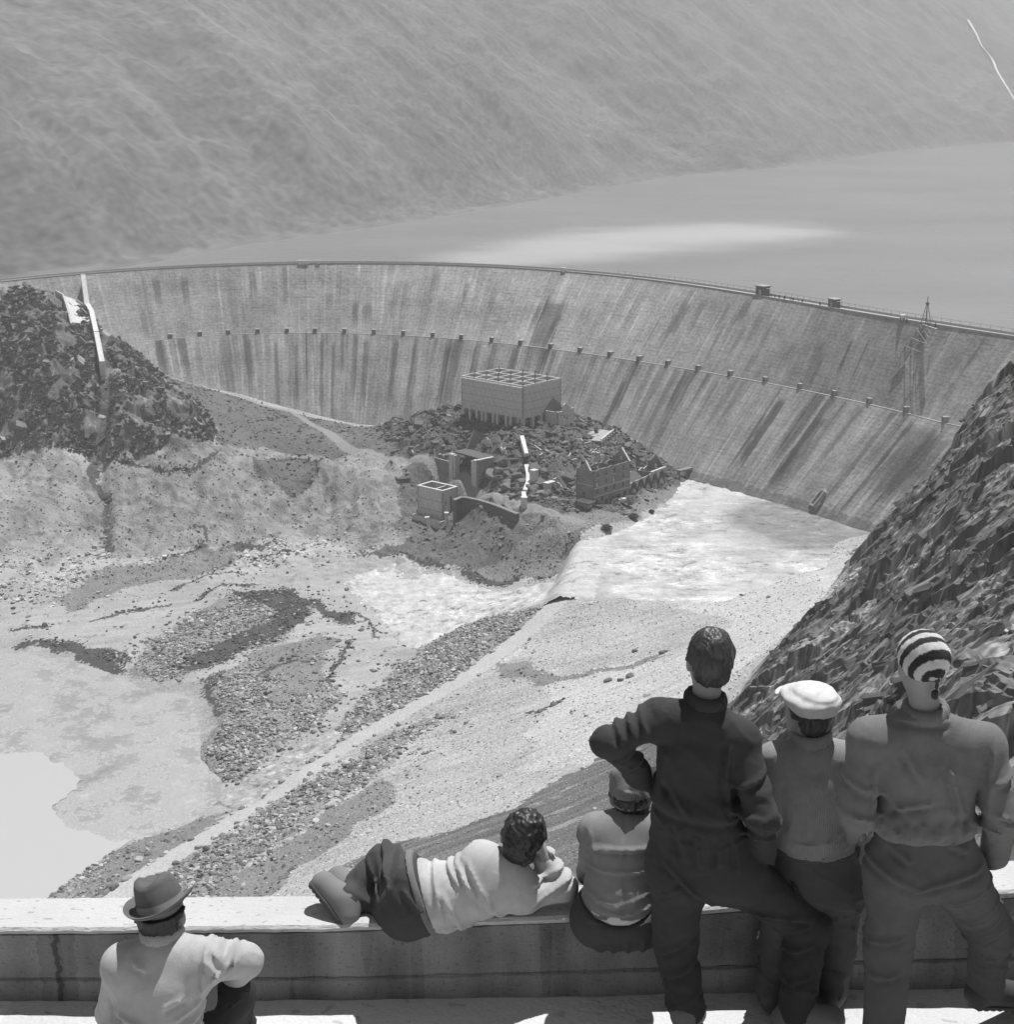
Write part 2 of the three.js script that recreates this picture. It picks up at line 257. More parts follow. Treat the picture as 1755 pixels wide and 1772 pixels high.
// near bank
paint('talus', [[985, 1035], [1060, 1026], [1250, 1030], [1420, 972], [1490, 940], [1465, 1000], [1430, 1060], [1330, 1150], [1200, 1250], [1050, 1330], [900, 1330], [850, 1250], [950, 1180], [870, 1150], [950, 1080]]);
paint('gravel', [[985, 1035], [1060, 1022], [1200, 1050], [1270, 1070], [1200, 1120], [1060, 1150], [940, 1170], [850, 1205], [900, 1130]]);
paint('dusty', [[870, 1140], [1000, 1160], [1180, 1130], [1130, 1150], [980, 1170], [900, 1185]]);
paint('gravel', [[860, 1180], [930, 1170], [960, 1200], [900, 1330], [850, 1400], [700, 1460], [520, 1560], [200, 1570], [330, 1500], [500, 1400], [620, 1320], [760, 1240]]);
paint('dusty', [[560, 1400], [640, 1350], [700, 1380], [600, 1450], [500, 1550], [330, 1560], [420, 1500]]);
paint('rubble', [[300, 1500], [420, 1430], [560, 1340], [680, 1275], [760, 1240], [740, 1275], [640, 1340], [520, 1420], [400, 1510], [340, 1580], [240, 1580]]);
paint('dusty', [[330, 1430], [250, 1450], [200, 1465], [60, 1555], [160, 1590], [320, 1480], [440, 1400]]);
paint('rubble', [[200, 1465], [60, 1555], [-40, 1620], [100, 1620], [170, 1540]]);
paint('slab', [[500, 1500], [640, 1460], [760, 1440], [880, 1400], [960, 1340], [1080, 1280], [1230, 1210], [1320, 1160], [1420, 1200], [1450, 1700], [800, 1700], [450, 1640]]);
paint('gravel', [[520, 1500], [600, 1430], [680, 1400], [760, 1380], [730, 1430], [640, 1480], [560, 1540], [480, 1560]]);
paint('crag', [[1900, 480], [1750, 625], [1690, 700], [1640, 770], [1600, 840], [1520, 915], [1485, 945], [1465, 1005], [1435, 1055], [1380, 1095], [1335, 1135], [1300, 1195], [1250, 1250], [1300, 1330], [1400, 1500], [1500, 1700], [1900, 1700]]);
rasterWorld([[95, 368], [210, 372], [210, 560], [150, 470], [110, 420]], KEYS.indexOf('crag'));
// dark strips along undercut lips and old flood channels across the flats
for (const [w, ...l] of [[2.4, [15, 1092], [50, 1084], [95, 1079]], [2.2, [395, 988], [430, 978], [470, 970], [520, 962]], [2.6, [640, 962], [700, 968], [745, 978], [790, 985]], [3, [815, 985], [840, 1004], [868, 1014], [905, 1004]], [2, [300, 1022], [360, 1005], [430, 998]], [2, [150, 1075], [220, 1056], [300, 1045]], [2.4, [560, 1180], [590, 1150], [600, 1120]], [2.2, [430, 1175], [470, 1150], [520, 1135]], [2, [330, 1040], [400, 1022], [440, 1015]], [2.4, [380, 1165], [372, 1200], [380, 1240]], [2.6, [345, 1310], [372, 1345]], [1.8, [600, 1060], [640, 1085], [660, 1110]], [2, [900, 1235], [940, 1225], [985, 1205]], [2.4, [230, 830], [300, 812], [372, 786]], [2.2, [480, 800], [520, 795], [565, 800]], [2, [330, 905], [350, 925], [356, 950]]]) rasterWorld(ribbon(dense(l.map(([x, y]) => hit(x, y)), 2), w), KEYS.indexOf('wet'));
const ROADPX = [[985, 1022], [960, 1045], [920, 1085], [860, 1132], [800, 1175], [720, 1220], [620, 1275], [520, 1340], [420, 1405], [300, 1482], [200, 1548], [100, 1620]];
const ROAD = dense(ROADPX.map(([x, y]) => hit(x, y)));
const ROAD2 = dense([[280, 648], [345, 668], [400, 679], [450, 691], [500, 712], [545, 738], [590, 768], [640, 788], [700, 804], [780, 836], [850, 862], [930, 886], [1010, 905]].map(([x, y]) => hit(x, y)));
rasterWorld(ribbon(ROAD, 8.4), KEYS.indexOf('road'));
rasterWorld(ribbon(ROAD2, 5), KEYS.indexOf('track'));
const idAt = (x, z) => { const i = clamp(Math.round((x - GX0) / MS), 0, MW - 1), j = clamp(Math.round((z - GZ0) / MS), 0, MH - 1); return ID[j * MW + i]; };

// relief amplitude, blurred on the 2 m grid
let AMP = new Float32Array(GW * GH), CRK = new Float32Array(GW * GH), CRG = new Float32Array(GW * GH), ROK = new Float32Array(GW * GH);
for (let j = 0; j < GH; j++) for (let i = 0; i < GW; i++) { const k = KEYS[idAt(GX0 + i * GS, GZ0 + j * GS)], o = j * GW + i; AMP[o] = k === 'crack' ? 2 : SURF[k].amp; CRK[o] = k === 'crack' ? 1 : 0; CRG[o] = k === 'crag' ? 1 : 0; ROK[o] = k === 'hill' || k === 'knoll' || k === 'crag' || k === 'crack' ? 1 : 0; }
const blur = (T, n) => { for (; n--;) { const U = new Float32Array(T.length); for (let j = 0; j < GH; j++) for (let i = 0; i < GW; i++) { let s = 0, c = 0; for (let b = -1; b <= 1; b++) for (let a = -1; a <= 1; a++) { const x = i + a, y = j + b; if (x >= 0 && y >= 0 && x < GW && y < GH) { s += T[y * GW + x]; c++; } } U[j * GW + i] = s / c; } T = U; } return T; };
AMP = blur(AMP, 2); CRK = blur(CRK, 1); CRG = blur(CRG, 3); ROK = blur(ROK, 2);
// keep the road beds even
const RDM = new Float32Array(GW * GH);
for (const R of [ROAD, ROAD2]) for (const [x, z] of R) for (let dz = -10; dz <= 10; dz += 2) for (let dx = -10; dx <= 10; dx += 2) { const i = Math.round((x + dx - GX0) / GS), j = Math.round((z + dz - GZ0) / GS), d = Math.hypot(GX0 + i * GS - x, GZ0 + j * GS - z); if (i >= 0 && j >= 0 && i < GW && j < GH) RDM[j * GW + i] = Math.max(RDM[j * GW + i], 1 - sstep(2.5, 6, d)); }
const warp = (x, z) => [x + 6 * fbm(x / 23, z / 23, 2), z + 6 * fbm(x / 23 + 40, z / 23, 2)];
function relief(x, z) { // metres upward
  const a = bil(AMP, x, z) * (1 - 0.85 * bil(RDM, x, z)), rk = bil(ROK, x, z), cg = bil(CRG, x, z); let h = 0;
  h += a * 0.9 * fbm(x / 14, z / 14, 5);
  if (rk > 0.02) { const [wx, wz] = warp(x, z); h += rk * a * (1 - cg) * (0.75 * ridge(wx / 17 + 3, wz / 17, 5) + 0.25 * ridge(wx / 5, wz / 5 + 8, 3)); h += rk * a * (1 - cg) * (0.34 * facet(wx, wz * 1.3, 6.5) + 0.15 * facet(wx + 9, wz, 2.3)); }
  if (cg > 0.02) { const [wx, wz] = warp(x * 1.1, z * 1.1); const u = (wx * 0.8 - wz * 0.6), v = (wx * 0.6 + wz * 0.8); const jx = u + 1.2 * n2(u / 3, v / 3), jv = v + 1.2 * n2(u / 3 + 20, v / 3); h += cg * (1.6 * ridge(u / 40, v / 14, 3) + 2.0 * facet(jx * 0.5, jv, 11) + 1.1 * facet(jx * 0.6 + 30, jv, 4.4) + 0.5 * facet(jx * 0.7, jv + 11, 1.9) + 0.35 * fbm(x / 1.4, z / 1.4, 2)); }
  h += 0.12 * a * fbm(x / 1.9, z / 1.9, 3);
  h -= 6 * bil(CRK, x, z);
  // rill furrows down the scree bank
  if (x < 20 && z > 500 && z < 640) { const s = sstep(500, 540, z) * (1 - sstep(600, 640, z)); h += s * (1 - rk) * (3.4 * ridge((x + 9 * n2(x / 26, z / 26)) / 17, z / 50, 4) + 3 * fbm(x / 40, z / 30 + 4, 3) + 0.5 * facet(x, z, 3.2)); }
  return h;
}
// water areas: the ground is cut below them
const WET = new Float32Array(GW * GH);
const WATERPX = {
  basin: [[1042, 930], [1060, 912], [1120, 885], [1150, 862], [1165, 845], [1195, 828], [1205, 820], [1300, 850], [1420, 890], [1530, 915], [1500, 945], [1420, 975], [1330, 1010], [1250, 1036], [1150, 1034], [1060, 1028], [1016, 1036], [1026, 1000], [1034, 960]],
  rapids: [[1052, 922], [1050, 960], [1040, 1000], [1030, 1036], [985, 1034], [950, 1042], [850, 1062], [790, 1085], [720, 1120], [690, 1110], [650, 1060], [600, 1010], [640, 975], [720, 975], [800, 1005], [860, 1025], [930, 1012], [985, 985], [1002, 955]],
  stream: [[575, 1262], [590, 1272], [530, 1318], [470, 1360], [415, 1400], [376, 1388], [425, 1352], [500, 1300]],
  pool: [[-250, 1100], [0, 1105], [50, 1120], [120, 1125], [190, 1150], [240, 1165], [255, 1185], [330, 1185], [365, 1190], [372, 1230], [372, 1260], [338, 1318], [375, 1350], [372, 1385], [330, 1415], [200, 1452], [60, 1560], [-80, 1690], [-400, 1690]],
};
console.log('paint');
// ---------------------------------------------------------------- ground sheets
const GRIT = tex(512, 512, (i, j) => { // fine stony grain, tiles
  const s = 512, p = (f, o) => { const a = n2(i / s * f + o, j / s * f), b = n2((i - s) / s * f + o, j / s * f), c = n2(i / s * f + o, (j - s) / s * f), d = n2((i - s) / s * f + o, (j - s) / s * f), u = i / s, v = j / s; return (a * (1 - u) + b * u) * (1 - v) + (c * (1 - u) + d * u) * v; };
  return 0.5 + 0.22 * p(24, 0) + 0.24 * p(60, 9) + 0.26 * p(130, 31);
}, { srgb: false });
const groundH = (x, z) => bil(BASE, x, z);
const groundY = (x, z) => EYE - groundH(x, z) + relief(x, z) - bil(WET, x, z);
function albedo(x, z) {
  const ws = x > 20 && z < 330 ? 0.7 : 1, jx = x + ws * (13 * fbm(x / 30, z / 30, 4) + 1.6 * n2(x / 1.1, z / 1.1)), jz = z + ws * (13 * fbm(x / 30 + 90, z / 30, 4) + 1.6 * n2(x / 1.1, z / 1.1 + 50));
  let k = KEYS[idAt(jx, jz)]; const k0 = KEYS[idAt(x + 0.5 * n2(x, z), z)]; if (k0 === 'road' || k0 === 'track') k = k0; else if (k === 'road' || k === 'track') k = k0; let a = SURF[k].a;
  const g1 = 1.5 * n2(x / 0.9, z / 0.9), g2 = 1.6 * n2(x / 0.4 + 7, z / 0.4), big = fbm(x / 31 + 5, z / 31, 4), mid = fbm(x / 6, z / 6 + 3, 3);
  switch (k) {
    case 'hill': { const m = mid + 0.6 * g1; a *= 1 + 0.35 * big + 0.4 * m + (mid > 0.22 ? 0.6 : 0); break; }
    case 'knoll': a *= 1 + 0.5 * big + 0.45 * mid + 0.35 * g1 + (g2 > 0.55 && mid > 0 ? 1.4 : 0); break;
    case 'earth': a *= 1 + 0.4 * big + 0.3 * mid + 0.25 * g1; break;
    case 'scree': { const gul = ridge(x / 7 + 2 * big, z / 60, 3); a *= 1 + 0.45 * big + 0.4 * mid + 0.15 * g1 + 0.16 * g2 + 0.45 * gul - (fbm(x / 13, z / 5 + 9, 3) > 0.2 ? 0.3 : 0); break; }
    case 'pale': a *= 0.95 + 0.3 * big + 0.35 * mid + 0.12 * g1; break;
    case 'talus': { const s = n2((x * 0.9 + z * 0.42) / 22, (z * 0.9 - x * 0.42) / 1.7) + 0.5 * n2((x * 0.9 + z * 0.42) / 9, (z * 0.9 - x * 0.42) / 0.6); a *= 1 + 0.2 * big + 0.22 * s + 0.22 * g1 + 0.25 * g2; if (s > 0.55 && g1 > 0.1) a *= 0.5; break; }
    case 'gravel': { const s = n2((x * 0.95 + z * 0.3) / 14, (z * 0.95 - x * 0.3) / 2.2); a *= 1 + 0.25 * big + 0.2 * s + 0.25 * g1 + 0.28 * g2; break; }
    case 'dusty': a *= 1 + 0.25 * big + 0.22 * mid + 0.22 * g1 + 0.22 * g2; break;
    case 'rubble': a *= 1 + 0.25 * big + 0.4 * g1 + 0.5 * g2; break;
    case 'silt': { const s = n2((x + z * 0.2) / 16, (z - x * 0.2) / 3); a *= 1 + 0.3 * big + 0.16 * s + 0.16 * mid + 0.12 * g1 + 0.14 * g2 - (mid > 0.36 ? 0.3 : 0); break; }
    case 'track': case 'road': a *= 1 + 0.12 * big + 0.1 * mid + 0.1 * g1; break;
    case 'slab': { const u = (x * 0.93 + z * 0.37), v = (z * 0.93 - x * 0.37), s = n2(u / 26 + big, v / 2.0) + 0.7 * n2(u / 11, v / 0.7) + 0.4 * n2(u / 4, v / 0.3); a *= 1 + 0.35 * big + 0.45 * s + 0.3 * g2; if (fbm(x / 18 + 70, z / 9, 4) > 0.27) a += 0.09; if (g2 > 0.62) a *= 1.9; break; }
    case 'crag': { facet((x * 0.8 - z * 0.6) * 0.6 + 30, x * 0.6 + z * 0.8, 3.6); a *= 1 + 0.5 * FAC[1]; const u = (x * 0.8 - z * 0.6), v = (x * 0.6 + z * 0.8), s = n2(u / 3 + big, v / 15) + 0.6 * n2(u / 1.1, v / 6), litPatch = fbm(x / 11 + 20, z / 11, 5); a *= 1 + 0.3 * big + 0.4 * s + 0.3 * g1; if (litPatch > 0.12) a += 0.11 * (1 + g1); const cr = Math.abs(n2(x / 5 + 2 * mid, z / 5)); if (cr < 0.035) a *= 0.35; break; }  // pale patches put the crag's sunlit planes into the colour
    case 'wet': a *= 1 + 0.4 * mid + 0.4 * g1; break;
    default: a *= 1 + 0.4 * g1;
  }
  return a * 1.0;
}
function sheet(name, x0, x1, z0, z1, sx, sz, TW, TH, label, flat = false) {
  const nx = Math.round((x1 - x0) / sx) + 1, nz = Math.round((z1 - z0) / sz) + 1, pos = new Float32Array(nx * nz * 3), uv = new Float32Array(nx * nz * 2), idx = new Uint32Array((nx - 1) * (nz - 1) * 6);
  for (let j = 0, o = 0; j < nz; j++) for (let i = 0; i < nx; i++, o++) {
    const x = lerp(x0, x1, i / (nx - 1)), z = lerp(z0, z1, j / (nz - 1));
    const cg = bil(CRG, x, z), wob = cg > 0.02 ? cg * 0.35 : 0;   // overhangs and ledges on the crag
    const y = groundY(x, z);
    pos[o * 3] = x + wob * fbm(y / 3.1 + 4, z / 9, 3) * 2; pos[o * 3 + 1] = y; pos[o * 3 + 2] = -z + wob * fbm(y / 2.7, x / 8 + 30, 3) * 2; uv[o * 2] = i / (nx - 1); uv[o * 2 + 1] = j / (nz - 1);
  }
  for (let j = 0, o = 0; j < nz - 1; j++) for (let i = 0; i < nx - 1; i++) { const a = j * nx + i; idx[o++] = a; idx[o++] = a + 1; idx[o++] = a + nx; idx[o++] = a + 1; idx[o++] = a + nx + 1; idx[o++] = a + nx; }
  const g = new THREE.BufferGeometry(); g.setAttribute('position', new THREE.BufferAttribute(pos, 3)); g.setAttribute('uv', new THREE.BufferAttribute(uv, 2)); g.setIndex(new THREE.BufferAttribute(idx, 1)); g.computeVertexNormals();
  const t = tex(TW, TH, (i, j) => albedo(x0 + (x1 - x0) * (i + 0.5) / TW, z0 + (z1 - z0) * (j + 0.5) / TH), { wrap: false });
  const m = new THREE.MeshStandardMaterial({ map: t, roughness: 0.95, bumpMap: rep(GRIT, (x1 - x0) / 60, (z1 - z0) / 60), bumpScale: 0.5, flatShading: flat });
  return struct(name, g, m, label);
}
{ // cut the water areas
  for (const [k, px] of Object.entries(WATERPX)) {
    const T = new Uint8Array(MW * MH); rasterWorld(px.map(([x, y]) => hit(x, y)), 1, T);
    const U = new Float32Array(GW * GH); for (let j = 0; j < GH; j++) for (let i = 0; i < GW; i++) U[j * GW + i] = T[clamp(Math.round(j * GS / MS), 0, MH - 1) * MW + clamp(Math.round(i * GS / MS), 0, MW - 1)];
    const B = blur(U, 2); for (let o = 0; o < B.length; o++) WET[o] = Math.max(WET[o], B[o] * (k === 'pool' ? 2.2 : k === 'basin' ? 2.5 : 1.0));
  }
}
const FARZ = 330;
sheet('valley_ground', GX0, GX1, FARZ - 0.6, 752, 0.95, 0.8, 1664, 1536, 'grey scree banks, silt flats and dark knoll below the dam');
sheet('near_slope', -170, 34, 6, FARZ, 0.7, 0.7, 1536, 1536, 'gravel and dark slab slope dropping away below the lookout');
sheet('crag', 34, 176, 6, FARZ + 0, 0.42, 0.5, 1024, 1408, 'dark fractured rock crag on the right of the valley', true);
console.log('ground');
// ---------------------------------------------------------------- the dam
const TH0 = -0.82, TH1 = 1.62, LEN = 600, HFOOT = 172;
const stains = [];   // water stains copied from the photograph plus one dark patch under the scaffold: [bearing, half width (rad), top level, foot level, strength]
for (const [x0, y0, x1, y1, w, s] of [[965, 525, 930, 600, 42, .55], [905, 600, 870, 650, 14, .4], [1080, 660, 1050, 740, 11, .62], [1195, 640, 1160, 700, 9, .5], [1180, 650, 1130, 790, 8, .3], [1345, 690, 1300, 800, 16, .7], [1325, 720, 1290, 780, 8, .45], [1400, 720, 1370, 840, 22, .45], [1380, 780, 1345, 850, 24, .38], [1556, 725, 1490, 890, 7, .6], [1590, 740, 1540, 860, 46, .5], [1620, 760, 1560, 860, 30, .4], [1475, 590, 1458, 640, 6, .6], [640, 590, 625, 690, 9, .5], [690, 590, 672, 690, 10, .5], [720, 595, 705, 680, 8, .35], [560, 590, 552, 700, 8, .4], [515, 595, 512, 690, 6, .35], [780, 600, 760, 690, 12, .45], [830, 600, 808, 660, 8, .4], [480, 590, 478, 700, 7, .4], [430, 590, 432, 660, 14, .3], [340, 600, 345, 650, 10, .25], [580, 595, 572, 720, 5, .5], [1105, 625, 1075, 700, 7, .4], [1240, 660, 1205, 740, 9, .3], [1480, 705, 1440, 800, 10, .35], [740, 480, 735, 570, 16, .22], [700, 490, 696, 570, 9, .25], [850, 500, 842, 580, 12, .22], [620, 480, 616, 560, 10, .18], [400, 480, 404, 560, 14, .14], [250, 480, 262, 570, 8, .2], [1250, 560, 1230, 620, 8, .3], [1330, 560, 1300, 640, 12, .25], [1420, 590, 1400, 660, 14, .25], [1650, 600, 1620, 700, 20, .2], [1180, 520, 1160, 600, 16, .2], [1590, 575, 1575, 612, 34, .35]]) {
  const a = damHit(x0, y0), b = damHit(x1, y1); stains.push([(a[0] + b[0]) / 2, w * 0.00052 * 1.25 / 1, Math.min(a[1], b[1]), Math.max(a[1], b[1]), s]);
}
for (let i = 0; i < 110; i++) { const low = rnd() < 0.6, t = rr(-0.6, 1.5), h = low ? HBERM : rr(HCREST, 105); stains.push([t, rr(0.002, 0.011), h, h + rr(6, low ? 34 : 14), rr(0.12, 0.5)]); }
const DTW = 2048, DTH = 1024;
const damAlb = (i, j) => {
  const t = lerp(TH0, TH1, (i + 0.5) / DTW), H = lerp(HCREST, HFOOT, (j + 0.5) / DTH), L = t * 230, low = H > HBERM;
  let a = 0.30;
  const run = low ? H - HBERM : H - HCREST;
  const wob = 0.5 * n2(L / 6, H / 14);
  const s1 = fbm((L + wob) / 5.5, H / 46 + (low ? 9 : 0), 3), s2 = n2((L + wob) / 1.15, H / 22 + (low ? 5 : 0)), s3 = n2(L / 0.5, H / 9);
  a *= 1 + (low ? 0.42 : 0.2) * s1 + (low ? 0.22 : 0.13) * s2 + 0.1 * s3;
  // pale lime runs
  const lime = n2(L / 2.1 + 40, H / 60 + (low ? 3 : 0)); if (lime > 0.34) a *= 1 + (low ? 1.1 : 0.9) * (lime - 0.34);
  // lift joints every 1.5 m, shutter marks and tie holes
  const lift = (H / 1.5) % 1; a *= 1 + 0.05 * n2(L / 3, Math.floor(H / 1.5) * 7.7) - (lift < 0.18 ? 0.32 * (0.4 + n2(L / 7, H / 3)) : 0) + 0.1 * n2(L / 5, Math.floor(H / 1.5) * 3.1);
  const bl = Math.abs(((L / 15.4) % 1 + 1) % 1 - 0.5); if (bl < 0.012) a *= 0.8;
  a *= 1 + 0.3 * n2(L / 0.7, H / 0.6) + 0.25 * n2(L / 1.7, H / 1.1) + 0.48 * fbm(L / 22, H / 14, 4) + 0.2 * fbm(L / 7, H / 6 + 40, 3);
  const hx = ((L / 2.9) % 1 + 1) % 1, hy = (H / 3) % 1; if (hx < 0.13 && hy < 0.17 && n2(Math.floor(L / 2.9) * 3.3, Math.floor(H / 3) * 5.1) > -0.05) a *= 0.66;
  for (const [st, sw, h0, h1, sg] of stains) { const e = Math.abs(t - st) / sw; if (e < 1.3 && H > h0 - 3 && H < h1 + 6) { const k = (1 - sstep(0.75, 1.15, e + 0.35 * n2(L / 1.2, H / 7))) * sstep(h0 - 2, h0 + 1.5, H) * (1 - sstep(h1 - 3, h1 + 5, H + 5 * n2(L / 0.9, 3))); a *= 1 - sg * k; } }
  // dark damp band along the waterline of the basin
  const wet = 157.2 + 0.8 * n2(L / 7, 1); if (H > wet - 2.6 + 1.2 * n2(L / 2.5, 8) && t > 0.9) a *= 0.62;
  return a;
};
const dam = thing('dam', 'huge curved concrete dam wall with streaked face holding back the lake', 'dam');
function damFace(H0, H1, nh, off = 0) {
  const n = LEN, pos = [], uv = [], idx = [];
  for (let j = 0; j <= nh; j++) for (let i = 0; i <= n; i++) {
    const t = lerp(TH0, TH1, i / n), H = lerp(H0, H1, j / nh), p = damP(t, H, off); pos.push(p.x, p.y, p.z); uv.push(i / n, (H - HCREST) / (HFOOT - HCREST));
  }
  for (let j = 0; j < nh; j++) for (let i = 0; i < n; i++) { const a = j * (n + 1) + i; idx.push(a, a + n + 1, a + 1, a + 1, a + n + 1, a + n + 2); }
  const g = new THREE.BufferGeometry(); g.setAttribute('position', new THREE.Float32BufferAttribute(pos, 3)); g.setAttribute('uv', new THREE.Float32BufferAttribute(uv, 2)); g.setIndex(idx); g.computeVertexNormals(); return g;
}
// a curved bar of rectangular section that follows the dam: levels Ha (top) to Hb, radius offsets from the face at level Hr
function damBar(t0, t1, n, Ha, Hb, Hr, o0, o1) {
  const pos = [], idx = [], uv = [];
  for (let i = 0; i <= n; i++) {
    const t = lerp(t0, t1, i / n), r = damR(t, Hr), q = (H, o) => { const p = V(DC[0] + (r + o) * Math.sin(t), H, DC[1] + (r + o) * Math.cos(t)); pos.push(p.x, p.y, p.z); };
    q(Ha, o0); q(Ha, o1); q(Hb, o1); q(Hb, o0); const L = t * 230; uv.push(L / 6, 0, L / 6, 0.6, L / 6, 1.1, L / 6, 0.5);
  }
  for (let i = 0; i < n; i++) for (let k = 0; k < 4; k++) { const a = i * 4 + k, b = i * 4 + (k + 1) % 4; idx.push(a, b, a + 4, b, b + 4, a + 4); }
  idx.push(0, 2, 1, 0, 3, 2); const e = n * 4; idx.push(e, e + 1, e + 2, e, e + 2, e + 3);
  const g = new THREE.BufferGeometry(); g.setAttribute('position', new THREE.Float32BufferAttribute(pos, 3)); g.setAttribute('uv', new THREE.Float32BufferAttribute(uv, 2)); g.setIndex(idx); const q = g.toNonIndexed(); q.computeVertexNormals(); return q;
}
const CONC = tex(512, 512, (i, j) => { const s = 512, p = (f, o) => { const w = (a, b) => n2(a / s * f + o, b / s * f), u = i / s, v = j / s; return (w(i, j) * (1 - u) + w(i - s, j) * u) * (1 - v) + (w(i, j - s) * (1 - u) + w(i - s, j - s) * u) * v; }; return 0.62 * (0.8 + 0.22 * p(5, 1) + 0.15 * p(14, 4) + 0.12 * p(44, 8) + 0.1 * p(120, 2)); });
const concM = (l, o = {}) => new THREE.MeshStandardMaterial({ map: CONC, color: grey(l / 0.5), roughness: 0.93, bumpMap: rep(GRIT, 0.6, 0.6), bumpScale: 0.04, ...o });
{
  const dm = new THREE.MeshStandardMaterial({ map: tex(DTW, DTH, damAlb, { wrap: false }), roughness: 0.95, bumpMap: rep(GRIT, 60, 10), bumpScale: 0.25 });
  part('upper_face', damFace(HCREST, HBERM, 16), dm, dam);
  part('lower_face', damFace(HBERM + 0.02, HFOOT, 24, -0.9), dm, dam);
  const cm = concM(0.30), lm = concM(0.42);
  part('berm_ledge', damBar(TH0, TH1, 400, HBERM - 0.1, HBERM + 0.7, HBERM, -0.97, 0.5), cm, dam);
  part('crest_deck', damBar(TH0, TH1, 400, HCREST - 0.02, HCREST + 0.7, HCREST, 0.012, 7), cm, dam);
  part('crest_parapet', damBar(TH0, TH1, 400, HCREST - 0.5, HCREST - 0.03, HCREST, 0.02, 0.32), cm, dam);
  part('parapet_coping', damBar(TH0, TH1, 400, HCREST - 0.66, HCREST - 0.51, HCREST, 0.025, 0.4), lm, dam);
  part('lake_parapet', damBar(TH0, TH1, 300, HCREST - 1.0, HCREST - 0.03, HCREST, 6.4, 6.8), lm, dam);
  part('lake_face', damBar(TH0, TH1, 300, HCREST + 0.71, HFOOT, HCREST, 3, 6.6), cm, dam);
  // gallery doorways above the ledge
  const dark = concM(0.3), leaf = concM(0.3), doors = [293, 345, 394, 445, 495, 545, 595, 646, 697, 748, 798, 850, 900, 952, 1003, 1055, 1105, 1155, 1207, 1263, 1323, 1383, 1443, 1503, 1567, 1632];
  const dg = merge([box(-1.0, -0.75, 0, 2.9, -2.5, 0.5), box(0.75, 1.0, 0, 2.9, -2.5, 0.5), box(-1.0, 1.0, 2.9, 3.1, -2.5, 0.5)]), dk = box(-0.74, 0.74, 0, 2.88, -0.62, -0.5);
  for (const px of doors) {
    const [X, , Z] = atH(px, px < 560 ? 582 : 586, HBERM); let t = 0;
    for (t = -0.5; t < 1.6; t += 0.002) { const p = damP(t, HBERM), rx = (p.x) , rz = -p.z, sx = CX + FOC * rx / (rz * cP + HBERM * sP); if (sx >= px) break; }
    const d = new THREE.Group(); d.name = 'gallery_doorway'; const p = damP(t, HBERM - 0.1, -0.1); d.position.copy(p); d.scale.set(1, 0.72, 1); d.rotation.y = Math.atan2(-Math.sin(t), Math.cos(t)); dam.add(d);
    part('door_frame', dg, cm, d); part('door_leaf', dk, leaf, d);
  }
  // outlet hole low in the wall: a leaning slot
  const [ot, oh] = damHit(1425, 862), o = new THREE.Group(); o.name = 'sluice_outlet'; o.position.copy(damP(ot, oh, -0.9)); o.rotation.set(0, Math.atan2(-Math.sin(ot), Math.cos(ot)), 0); dam.add(o);
  const sl = new THREE.Shape(); [[-1.3, -3.4], [1.1, -3.4], [1.5, 0.5], [1.2, 2.6], [0.3, 3.4], [-0.6, 2.9], [-1.2, 1]].forEach(([a, b], i) => i ? sl.lineTo(a, b) : sl.moveTo(a, b));
  const ring = new THREE.Shape([[-2, -4.2], [1.9, -4.2], [2.3, 0.6], [1.9, 3.2], [0.4, 4.3], [-1.1, 3.7], [-1.9, 1.2]].map(([a, b]) => new THREE.Vector2(a, b))); ring.holes.push(sl); const sg = new THREE.ExtrudeGeometry(ring, { depth: 1.3, bevelEnabled: false }); sg.rotateX(-Math.atan(0.75)); part('outlet_collar', uvBox(sg, 0.16), dark, o);
}
shade(dam);
console.log('dam');
